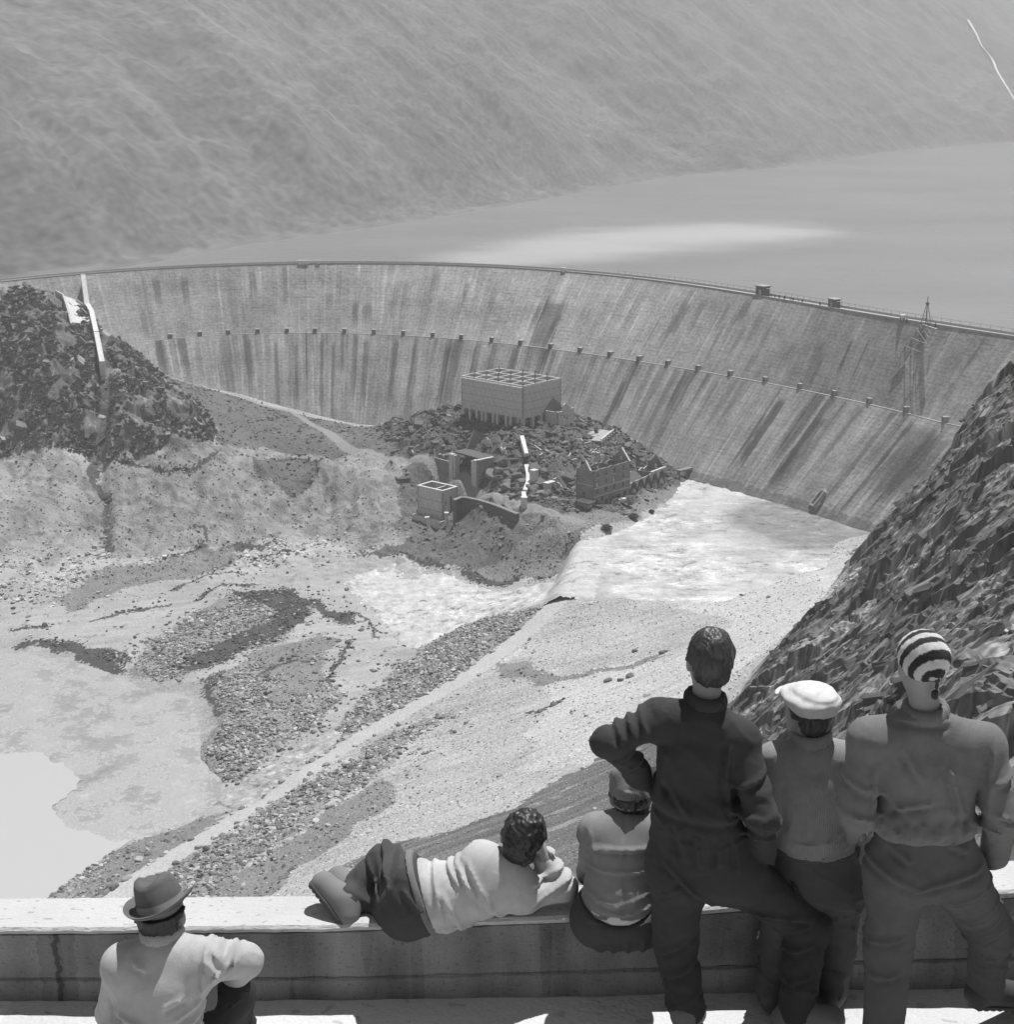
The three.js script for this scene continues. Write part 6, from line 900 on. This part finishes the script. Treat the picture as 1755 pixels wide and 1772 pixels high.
// ---- short man in white cap
{
  const sw = cloth(0.22, true), tr = cloth(0.065);
  const J = { head: [1400, 1235, 5.48], neck: [1405, 1278, 5.46], shL: [1346, 1318, 5.44], shR: [1468, 1318, 5.44], elL: [1330, 1415, 5.42], wrL: [1352, 1480, 5.54], elR: [1494, 1420, 5.44], wrR: [1474, 1485, 5.54], waist: [1408, 1445, 5.42], hipL: [1366, 1530, 5.42], hipR: [1450, 1530, 5.42], knL: [1350, 1632, 5.46], anL: [1338, 1712, 5.44], toeL: [1334, 1722, 5.52], knR: [1448, 1632, 5.46], anR: [1440, 1712, 5.44], toeR: [1444, 1722, 5.52] };
  const wst = wZ(1408, 1462, 5.4);
  figure({
    label: 'shorter man in white flat cap and ribbed grey pullover between two standing men', J, headTurn: [0.05, 0.5, 0], build: 0.96,
    wear: [
      { name: 'pullover', bones: ['torso', 'armL', 'armR'], grow: { torso: 0.014, armL: 0.014, armR: 0.014 }, mat: sw, fold: creases(9, 0.0055, [0.2, 1, 0.1], (x, y) => 0.4 + 1.2 * Math.exp(-((y - wst.y - 0.03) ** 2) / 0.006)), cut: () => (x, y, z) => wst.y - 0.02 - y + (Math.abs(x - wst.x) > 0.2 ? -0.4 : 0) },
      { name: 'trousers', bones: ['hips', 'legL', 'legR'], grow: { hips: 0.012, legL: 0.024, legR: 0.024 }, mat: tr, fold: creases(5, 0.008, [0.4, 1, 0.2]), cut: () => (x, y, z) => Math.max(0.05 - y, y - wst.y) },
    ], collar: { mat: sw, r: 0.013 }, hair: { mat: hairM2, low: 0.02, cap: 1 }, boots: M(0.06, 0.7),
    hat: (add, hp, hq, J) => {
      const F = new Field(J.head.clone().subScalar(0.24), J.head.clone().addScalar(0.24), 0.006); F.ell(hp(0, .072, -.004), [.112, .036, .128], hq, .03).ell(hp(0, .045, .02), [.096, .042, .098], hq, .04).ell(hp(0.012, .098, .02), [.07, .02, .08], hq, .05).ell(hp(0, .05, -.128), [.075, .01, .045], hq, .03); F.shift((x, y, z) => -0.004 * v3(x * 20, y * 30, z * 20) - 0.0015 * v3(x * 55, y * 40, z * 55)); add('flat_cap', F.mesh(), cloth(0.52));
      const B = new Field(J.head.clone().subScalar(0.2), J.head.clone().addScalar(0.2), 0.006); B.ell(hp(0, .03, .012), [.090, .03, .102], hq, .02); add('cap_edge_shade', B.mesh(), cloth(0.05));  // dark ring painting the shade beneath the cap's edge
    },
  });
}
// ---- man in striped knitted hat
{
  const jk = cloth(0.14), tr = cloth(0.08);
  const J = { head: [1597, 1152, 5.06], neck: [1604, 1220, 5.04], shL: [1508, 1282, 5.02], shR: [1700, 1292, 5.02], elL: [1482, 1395, 4.96], wrL: [1492, 1448, 5.16], elR: [1735, 1400, 4.94], wrR: [1722, 1480, 5.14], waist: [1600, 1420, 5.02], hipL: [1552, 1502, 5.02], hipR: [1650, 1508, 5.04], knL: [1538, 1645, 5.06], anL: [1528, 1800, 4.98], toeL: [1522, 1812, 5.1], knR: [1715, 1610, 5.24], anR: [1706, 1706, 5.30], toeR: [1762, 1722, 5.40] };
  const wst = wZ(1600, 1440, 5.0), elA = near(wZ(1482, 1395, 4.96), 0.16), elB = near(wZ(1735, 1400, 4.94), 0.16), an1 = near(wZ(1706, 1690, 5.3), 0.25), kn = near(wZ(1715, 1610, 5.24), 0.2);
  const f3 = folds(4.95, 0.013, 0.012, [1518, 1366, 1562, 1398], [1545, 1392, 1604, 1380], [1516, 1320, 1512, 1388], [1716, 1300, 1704, 1392], [1464, 1346, 1504, 1364], [1468, 1398, 1508, 1412], [1720, 1350, 1752, 1338], [1716, 1396, 1750, 1402], [1508, 1492, 1582, 1528], [1588, 1528, 1694, 1502], [1642, 1562, 1744, 1536], [1680, 1622, 1752, 1590], [1688, 1662, 1756, 1622], [1690, 1694, 1752, 1656], [1506, 1642, 1562, 1624], [1504, 1560, 1524, 1612], [1510, 1700, 1556, 1690], [1540, 1412, 1544, 1438], [1562, 1416, 1560, 1440], [1590, 1414, 1596, 1442], [1620, 1416, 1618, 1440], [1650, 1412, 1656, 1438], [1676, 1408, 1672, 1434], [1560, 1250, 1640, 1252], [1640, 1330, 1662, 1400], [1568, 1300, 1590, 1340], [1545, 1462, 1570, 1482], [1640, 1452, 1672, 1470]);
  figure({
    label: 'man in black and white striped knitted hat and grey work jacket, hands in pockets', J, headTurn: [0.06, 0.1, 0], build: 1.04,
    wear: [
      { name: 'jacket', bones: ['torso', 'armL', 'armR'], grow: { torso: 0.018, armL: 0.02, armR: 0.02 }, mat: jk, fold: (() => { const c = creases(21, 0.0075, [0.3, 1, 0.2], (x, y, z) => 0.45 + 0.5 * (elA(x, y, z) + elB(x, y, z)) + 1.3 * Math.exp(-((y - wst.y - 0.05) ** 2) / 0.008)); return (x, y, z) => 0.6 * c(x, y, z) + f3(x, y, z) - 0.012 * Math.exp(-((y - wst.y - 0.045) ** 2) / 0.0012); })(), cut: () => (x, y, z) => wst.y - 0.012 * v3(x * 20, 1, 2) - y + (Math.abs(x - wst.x) > 0.235 ? -0.4 : 0) },
      { name: 'trousers', bones: ['hips', 'legL', 'legR'], grow: { hips: 0.008, legL: 0.026, legR: 0.026 }, mat: tr, fold: ((c) => (x, y, z) => 0.6 * c(x, y, z) + f3(x, y, z))(creases(15, 0.009, [0.5, 1, 0.2], (x, y, z) => 0.5 + 0.6 * (an1(x, y, z) + kn(x, y, z)))), cut: () => (x, y, z) => Math.max(0.05 - y, y - wst.y - 0.03) },
    ], collar: { mat: jk, r: 0.014 }, boots: M(0.05, 0.7),
    hat: (add, hp, hq, J) => {
      const F = new Field(J.head.clone().subScalar(0.2), J.head.clone().addScalar(0.2), 0.0055); F.ell(hp(0, .042, .006), [.096, .098, .112], hq, .02).ell(hp(0.006, .075, .075), [.05, .045, .04], hq, .04).cone(hp(0.008, .05, .11), .02, hp(0.012, .012, .122), .013, .02); F.shift((x, y, z) => -0.0025 * v3(x * 70, y * 70, z * 70));
      const inv = hq.clone().invert(), v = new THREE.Vector3(); F.cut((x, y, z) => { v.set(x, y, z).sub(J.head).applyQuaternion(inv); return -0.03 - 0.36 * v.z - v.y; });
      const g = F.mesh(), p = g.attributes.position, c = new Float32Array(p.count * 3), pole = new THREE.Vector3(0.06, -0.3, 0.95).normalize();
      for (let i = 0; i < p.count; i++) { v.fromBufferAttribute(p, i).sub(J.head).applyQuaternion(inv); v.y -= 0.03; const a = Math.acos(clamp(v.clone().normalize().dot(pole), -1, 1)), s = Math.sin(a * 11.5 + 1.2) + 0.15 * v3(v.x * 90, v.y * 90, v.z * 90), l = s > 0 ? 0.62 : 0.03; c.set([l, l, l], i * 3); } g.setAttribute('color', new THREE.BufferAttribute(c, 3));
      add('knitted_hat', g, new THREE.MeshStandardMaterial({ vertexColors: true, roughness: 1, bumpMap: rep(KNIT, 14, 14), bumpScale: 0.004 }));
      const T = new Field(hp(0.012, -.03, .12).subScalar(0.09), hp(0.012, -.03, .12).addScalar(0.09), 0.005); T.cone(hp(0.012, .012, .124), .009, hp(0.014, -.04, .116), .006, .01).ell(hp(0.014, -.068, .106), [.015, .019, .015], hq, .008); T.shift((x, y, z) => -0.004 * v3(x * 120, y * 120, z * 120)); add('tassel', T.mesh(), cloth(0.04));
    },
  });
}
// ---- man in felt hat sitting on the terrace
{
  const sh = cloth(0.38), tr = cloth(0.03);
  const J = { head: [280, 1582, 4.92], neck: [276, 1622, 4.88], shL: [216, 1672, 4.84], shR: [352, 1664, 4.84], elL: [196, 1752, 4.92], wrL: [235, 1780, 5.12], elR: [424, 1662, 5.0], wrR: [392, 1700, 5.2], waist: [272, 1790, 4.78], hipL: [238, 1850, 4.78], hipR: [322, 1850, 4.8], knL: [236, 1745, 5.2], anL: [236, 1790, 5.36], toeL: [234, 1800, 5.46], knR: [402, 1712, 5.12], anR: [412, 1800, 5.22], toeR: [420, 1795, 5.34] };
  const el = near(wZ(380, 1668, 4.9), 0.17);
  const f4 = folds(4.86, 0.012, 0.010, [366, 1640, 388, 1668], [376, 1630, 398, 1662], [362, 1684, 398, 1656], [363, 1626, 360, 1692], [320, 1722, 360, 1704], [312, 1748, 358, 1728], [240, 1640, 262, 1650], [202, 1700, 214, 1760], [300, 1700, 330, 1690], [330, 1760, 352, 1745], [394, 1640, 408, 1670], [220, 1720, 262, 1726]);
  figure({
    label: 'man in grey felt hat and pale shirt sitting on the terrace with back turned', J, headTurn: [-0.02, -0.12, 0.06],
    wear: [
      { name: 'shirt', bones: ['torso', 'armL', 'armR'], grow: { torso: 0.02, armL: 0.02, armR: 0.024 }, mat: sh, fold: ((c) => (x, y, z) => 0.5 * c(x, y, z) + f4(x, y, z))(creases(33, 0.0075, [0.5, 1, 0.3], (x, y, z) => 0.4 + 0.6 * el(x, y, z))) },
      { name: 'trousers', bones: ['hips', 'legL', 'legR'], grow: { hips: 0.006, legL: 0.02, legR: 0.02 }, mat: tr, fold: creases(31, 0.008, [0.5, 1, 0.3]), cut: () => (x, y, z) => 0.03 - y },
    ], collar: { mat: sh, r: 0.012 }, hair: { mat: hairM, low: 0.015, cap: 1 }, boots: M(0.05, 0.7),
    hat: (add, hp, hq) => {
      const tilt = hq.clone().multiply(new THREE.Quaternion().setFromEuler(new THREE.Euler(-0.1, 0, 0.2))), place = (g, y) => g.applyQuaternion(tilt).translate(...hp(0, y, 0).toArray());
      const cr = new THREE.LatheGeometry([[0.0, .118], [.03, .12], [.058, .118], [.076, .108], [.083, .09], [.088, .05], [.092, .012], [.092, -.004]].map(([a, b]) => new THREE.Vector2(a, b)), 40), p = cr.attributes.position;
      for (let i = 0; i < p.count; i++) { const x = p.getX(i), y = p.getY(i), z = p.getZ(i), top = sstep(0.06, 0.115, y), k = 1 - 0.16 * top * (z < 0 ? 1 : 0.3); p.setXYZ(i, x * k * 0.95, y - 0.035 * top * Math.exp(-(x * x) / 0.0007) * (z < 0.06 ? 1 : 0.2) + 0.012 * top * (z > 0 ? 1 : -0.4), z * 1.16); } cr.computeVertexNormals();
      const felt = cloth(0.13), hatb = cloth(0.30); add('hat_crown', place(cr, .038), felt);
      const br = new THREE.LatheGeometry([[.088, .004], [.11, 0], [.13, .003], [.142, .014], [.144, .018], [.13, .008], [.11, .005], [.088, .009]].map(([a, b]) => new THREE.Vector2(a, b)), 48), q = br.attributes.position; for (let i = 0; i < q.count; i++) { const x = q.getX(i), z = q.getZ(i); q.setXYZ(i, x * 0.92, q.getY(i) + 1.1 * x * x - (z < 0 ? 1.6 : -0.2) * z * z * 1.0, z * 1.12); } br.computeVertexNormals(); add('hat_brim', place(br, .036), felt);
      const bd = new THREE.CylinderGeometry(.0905, .0935, .032, 40, 1, true); bd.scale(0.955, 1, 1.165); add('hat_band', place(bd.translate(0, .018, 0), .04), hatb);
    },
  });
}
// ---- man lying along the parapet, head propped on his hand
{
  const sw = cloth(0.42), tr = cloth(0.05);
  const J = { head: [904, 1452, 5.60], neck: [890, 1497, 5.58], shL: [838, 1492, 5.58], shR: [905, 1545, 5.57], elL: [850, 1520, 5.76], wrL: [905, 1560, 5.78], elR: [975, 1535, 5.62], wrR: [943, 1488, 5.65], waist: [762, 1552, 5.56], hipL: [712, 1530, 5.58], hipR: [706, 1572, 5.55], knL: [668, 1490, 5.74], anL: [612, 1540, 5.68], toeL: [586, 1520, 5.76], knR: [640, 1555, 5.72], anR: [602, 1558, 5.60], toeR: [560, 1530, 5.66] };
  const wst = wZ(745, 1555, 5.5), dir = wZ(890, 1497, 5.58).sub(wZ(700, 1560, 5.56)).normalize(), wp = wZ(740, 1555, 5.56);
  const f5 = folds(5.5, 0.013, 0.011, [746, 1496, 772, 1600], [760, 1490, 794, 1524], [770, 1540, 804, 1606], [790, 1502, 872, 1590], [812, 1500, 850, 1560], [926, 1536, 986, 1520], [930, 1562, 992, 1536], [946, 1496, 986, 1516], [692, 1500, 656, 1560], [690, 1490, 742, 1496], [700, 1532, 732, 1562], [650, 1500, 672, 1530], [630, 1530, 652, 1560], [760, 1590, 830, 1606]);
  figure({
    label: 'dark-haired man in pale sweater lying along the parapet with head propped on hand', J, headTurn: [0.0, -0.15, -0.25], base: 0.37, neckb: 1,
    hands: [{ at: [942, 1486, 5.64], dir: [-0.25, 0.9, -0.1], back: [0.9, 0.25, 0.2], thumb: [0, 0.1, -1], curl: 0.35 }],
    wear: [
      { name: 'sweater', bones: ['torso', 'armL', 'armR'], grow: { torso: 0.02, armL: 0.016, armR: 0.016 }, mat: sw, fold: (() => { const c = creases(41, 0.007, [1, 0.35, 0.2], (x, y, z) => 0.5 + 0.9 * Math.exp(-(((x - wp.x - 0.08) ** 2)) / 0.03)); return (x, y, z) => 0.5 * c(x, y, z) + f5(x, y, z); })(), cut: () => (x, y, z) => -((x - wp.x) * dir.x + (y - wp.y) * dir.y + (z - wp.z) * dir.z) },
      { name: 'trousers', bones: ['hips', 'legL', 'legR'], grow: { hips: 0.022, legL: 0.016, legR: 0.016 }, mat: tr, fold: ((c) => (x, y, z) => 0.6 * c(x, y, z) + f5(x, y, z))(creases(43, 0.007, [0.6, 1, 0.2])), cut: () => (x, y, z) => (x - wp.x - 0.015) * dir.x + (y - wp.y) * dir.y + (z - wp.z) * dir.z },
      { name: 'belt', bones: ['hips'], grow: 0.028, cell: 0.006, mat: cloth(0.16), cut: () => (x, y, z) => Math.abs((x - wp.x + 0.012) * dir.x + (y - wp.y) * dir.y + (z - wp.z) * dir.z) - 0.014 },
    ], hair: { mat: hairM, curly: true, low: 0.01 }, boots: M(0.17, 0.9), soleDown: [-0.75, -0.55, 0.3], tread: (x, y, z) => false,
  });
}
// ---- man in knitted cap sitting on the parapet, legs over the drop
{
  const sh = cloth(0.20), tr = cloth(0.05);
  const J = { head: [1092, 1374, 5.64], neck: [1084, 1414, 5.60], shL: [1034, 1440, 5.57], shR: [1132, 1440, 5.57], elL: [1022, 1510, 5.68], wrL: [1045, 1540, 5.86], elR: [1150, 1510, 5.68], wrR: [1120, 1540, 5.86], waist: [1072, 1545, 5.50], hipL: [1040, 1588, 5.49], hipR: [1106, 1588, 5.49], knL: [1030, 1560, 5.92], anL: wZ(1030, 1560, 5.92).add(new THREE.Vector3(0, -0.4, 0.05)), toeL: wZ(1030, 1560, 5.92).add(new THREE.Vector3(0, -0.46, -0.1)), knR: [1120, 1560, 5.92], anR: wZ(1120, 1560, 5.92).add(new THREE.Vector3(0, -0.4, 0.05)), toeR: wZ(1120, 1560, 5.92).add(new THREE.Vector3(0, -0.46, -0.1)) };
  const wst = wZ(1072, 1570, 5.45);
  const f6 = folds(5.5, 0.010, 0.009, [1014, 1462, 1130, 1458], [1014, 1493, 1130, 1492], [1016, 1530, 1062, 1542, 1126, 1526], [1020, 1552, 1070, 1556, 1124, 1548], [1024, 1566, 1110, 1568], [1020, 1440, 1030, 1480], [1010, 1600, 1040, 1630], [1050, 1600, 1060, 1636], [1080, 1600, 1084, 1638], [1110, 1600, 1108, 1634]);
  figure({
    label: 'man in ribbed knitted cap and grey shirt sitting on the parapet facing the valley', J, headTurn: [0.05, 0.05, 0.1], base: 0.38,
    wear: [
      { name: 'shirt', bones: ['torso', 'armL', 'armR'], grow: { torso: 0.014, armL: 0.014, armR: 0.014 }, mat: sh, fold: (() => { const c = creases(51, 0.006, [0.1, 1, 0.1], (x, y) => 0.25 + 0.7 * Math.exp(-((y - wst.y - 0.05) ** 2) / 0.004)); return (x, y, z) => 0.5 * c(x, y, z) + f6(x, y, z) + 0.005 * Math.exp(-((x - wst.x - 0.02) ** 2) / 0.00008) - 0.004 * (Math.exp(-((y - wst.y - 0.17 - 0.1 * (x - wst.x)) ** 2) / 0.00012) + Math.exp(-((y - wst.y - 0.27) ** 2) / 0.0001)); })(), cut: () => (x, y, z) => wst.y - 0.015 - 0.01 * v3(x * 18, 4, 1) - y + (z < -5.7 ? -0.5 : 0) },
      { name: 'undershirt', bones: ['hips'], grow: 0.002, cell: 0.008, mat: cloth(0.6), cut: () => (x, y, z) => Math.max(y - wst.y - 0.02, wst.y - 0.045 - y + 0.5 * (x - wst.x) ** 2 * 6) },
      { name: 'trousers', bones: ['hips', 'legL', 'legR'], grow: { hips: 0.02, legL: 0.02, legR: 0.02 }, mat: tr, fold: f6, cut: () => (x, y, z) => y - wst.y + 0.045 - 0.9 * (x - wst.x) ** 2 * 3 - (z < -5.56 ? 0.5 : 0) },
    ], hair: { mat: hairM, low: 0.02, cap: 1 }, boots: M(0.05),
    hat: (add, hp, hq, J) => { const F = new Field(J.head.clone().subScalar(0.2), J.head.clone().addScalar(0.2), 0.0055); F.ell(hp(0, .03, .006), [.092, .09, .106], hq, .02).cone(hp(-.05, .105, .0), .026, hp(.05, .1, .05), .02, .05).ell(hp(0, -.01, .01), [.094, .03, .108], hq, .01); const q = hp(0.01, .115, .03); F.shift((x, y, z) => 0.012 * Math.exp(-((x - q.x + 0.02) ** 2) / 0.0002) * (y > q.y - 0.05 ? 1 : 0) - 0.002 * v3(x * 80, y * 80, z * 80)); const inv = hq.clone().invert(), v = new THREE.Vector3(); F.cut((x, y, z) => { v.set(x, y, z).sub(J.head).applyQuaternion(inv); return -0.036 - 0.1 * v.z - v.y; }); add('knitted_cap', F.mesh(), cloth(0.15, true)); },
  });
}
// ---- man mostly out of view at the right end of the parapet
{
  const jk = cloth(0.05), X = (x, y, z) => new THREE.Vector3(x, y, z);
  const J = { head: X(2.36, 1.6, -5.2), neck: X(2.36, 1.48, -5.18), shL: X(2.18, 1.36, -5.16), shR: X(2.56, 1.36, -5.16), elL: X(2.02, 1.08, -5.12), wrL: X(2.12, 0.88, -5.26), elR: X(2.7, 1.1, -5.12), wrR: X(2.6, 0.88, -5.28), waist: X(2.37, 1.02, -5.15), hipL: X(2.28, 0.84, -5.15), hipR: X(2.46, 0.84, -5.15), knL: X(2.27, 0.46, -5.2), anL: X(2.26, 0.09, -5.13), toeL: X(2.25, 0.05, -5.28), knR: X(2.48, 0.46, -5.2), anR: X(2.5, 0.09, -5.13), toeR: X(2.51, 0.05, -5.28) };
  figure({ label: 'man in dark jacket beside the striped hat man, only his sleeve in view', J, wear: [{ name: 'jacket', bones: ['torso', 'armL', 'armR'], cell: 0.012, grow: 0.016, mat: jk, fold: creases(61, 0.008, [0.4, 1, 0.2]), cut: () => (x, y) => 0.94 - y + (Math.abs(x - 2.37) > 0.22 ? -0.4 : 0) }, { name: 'trousers', bones: ['hips', 'legL', 'legR'], cell: 0.012, grow: 0.016, mat: cloth(0.07), fold: creases(63, 0.008, [0.4, 1, 0.2]), cut: () => (x, y) => Math.max(0.05 - y, y - 0.98) }], hair: { mat: hairM }, boots: M(0.05) });
}
// ---- tiny onlookers on the crest
{
  const P = { head: [0, 1.62, 0], neck: [0, 1.48, 0], shL: [-.2, 1.4, 0], shR: [.2, 1.4, 0], elL: [-.27, 1.1, 0], elR: [.27, 1.1, 0], wrL: [-.25, .85, -.05], wrR: [.25, .85, -.05], waist: [0, 1.05, 0], hipL: [-.1, .9, 0], hipR: [.1, .9, 0], knL: [-.12, .5, 0], knR: [.12, .5, 0], anL: [-.13, .09, 0], anR: [.13, .09, 0], toeL: [-.13, .05, -.12], toeR: [.13, .05, -.12] }, J = {}; for (const k in P) J[k] = V3(P[k]);
  J.neckb = J.neck; J.chest = V3([0, 1.3, 0]); J.chL = V3([-.1, 1.3, 0]); J.chR = V3([.1, 1.3, 0]); J.waL = V3([-.08, 1.05, 0]); J.waR = V3([.08, 1.05, 0]); J.pelvis = V3([0, .9, 0]);
  const make = (names, grow) => { const F = new Field(new THREE.Vector3(-.5, -.1, -.4), new THREE.Vector3(.5, 1.85, .4), 0.045); for (const n of names) for (const [a, b, ra, rb] of BONE[n]) F.cone(J[a], ra + grow, J[b], rb + grow, 0.06); return F; };
  const body = make(['torso', 'armL', 'armR', 'hips', 'legL', 'legR', 'feetL', 'feetR'], 0.0); body.ell(J.head, [.085, .12, .1], null, .03).cone(J.neck, .06, J.head, .06, .03); const bg = body.mesh(), suit = make(['torso', 'armL', 'armR', 'hips', 'legL', 'legR'], 0.035).mesh(), dm = M(0.03), pm = M(0.09);
  const spots = [[1326, 3], [1338, 1.2], [1341, 2.4], [1345, 1.4], [1349, 3], [1353, 1.3], [1363, 2], [1369, 1.2], [1377, 1.6], [1381, 2.6], [1384, 1.3], [1412, 2], [1416, 1.4], [1567, -1.2], [1571, -0.8], [1574, -1.5], [1577, -0.9], [1614, -1], [1619, -1.6], [1626, -0.7], [1629, -1.3]];
  spots.forEach(([px, off], i) => { const plat = off < 0, g = onCrest(thing('person', plat ? 'tiny dark figure standing on the scaffold platform at the crest' : 'tiny dark figure standing on the dam crest between the huts', 'person', plat ? 'onlookers on the scaffold' : 'onlookers on the crest'), px, plat ? -0.9 + off : off, plat ? -0.24 : 0); g.scale.setScalar(rr(0.94, 1.05)); g.rotation.y += rr(-0.8, 0.8); part('body', bg, skinM, g); part('clothes', suit, i % 3 ? dm : pm, g); });
}
console.log('people');
renderer.render(scene, camera);
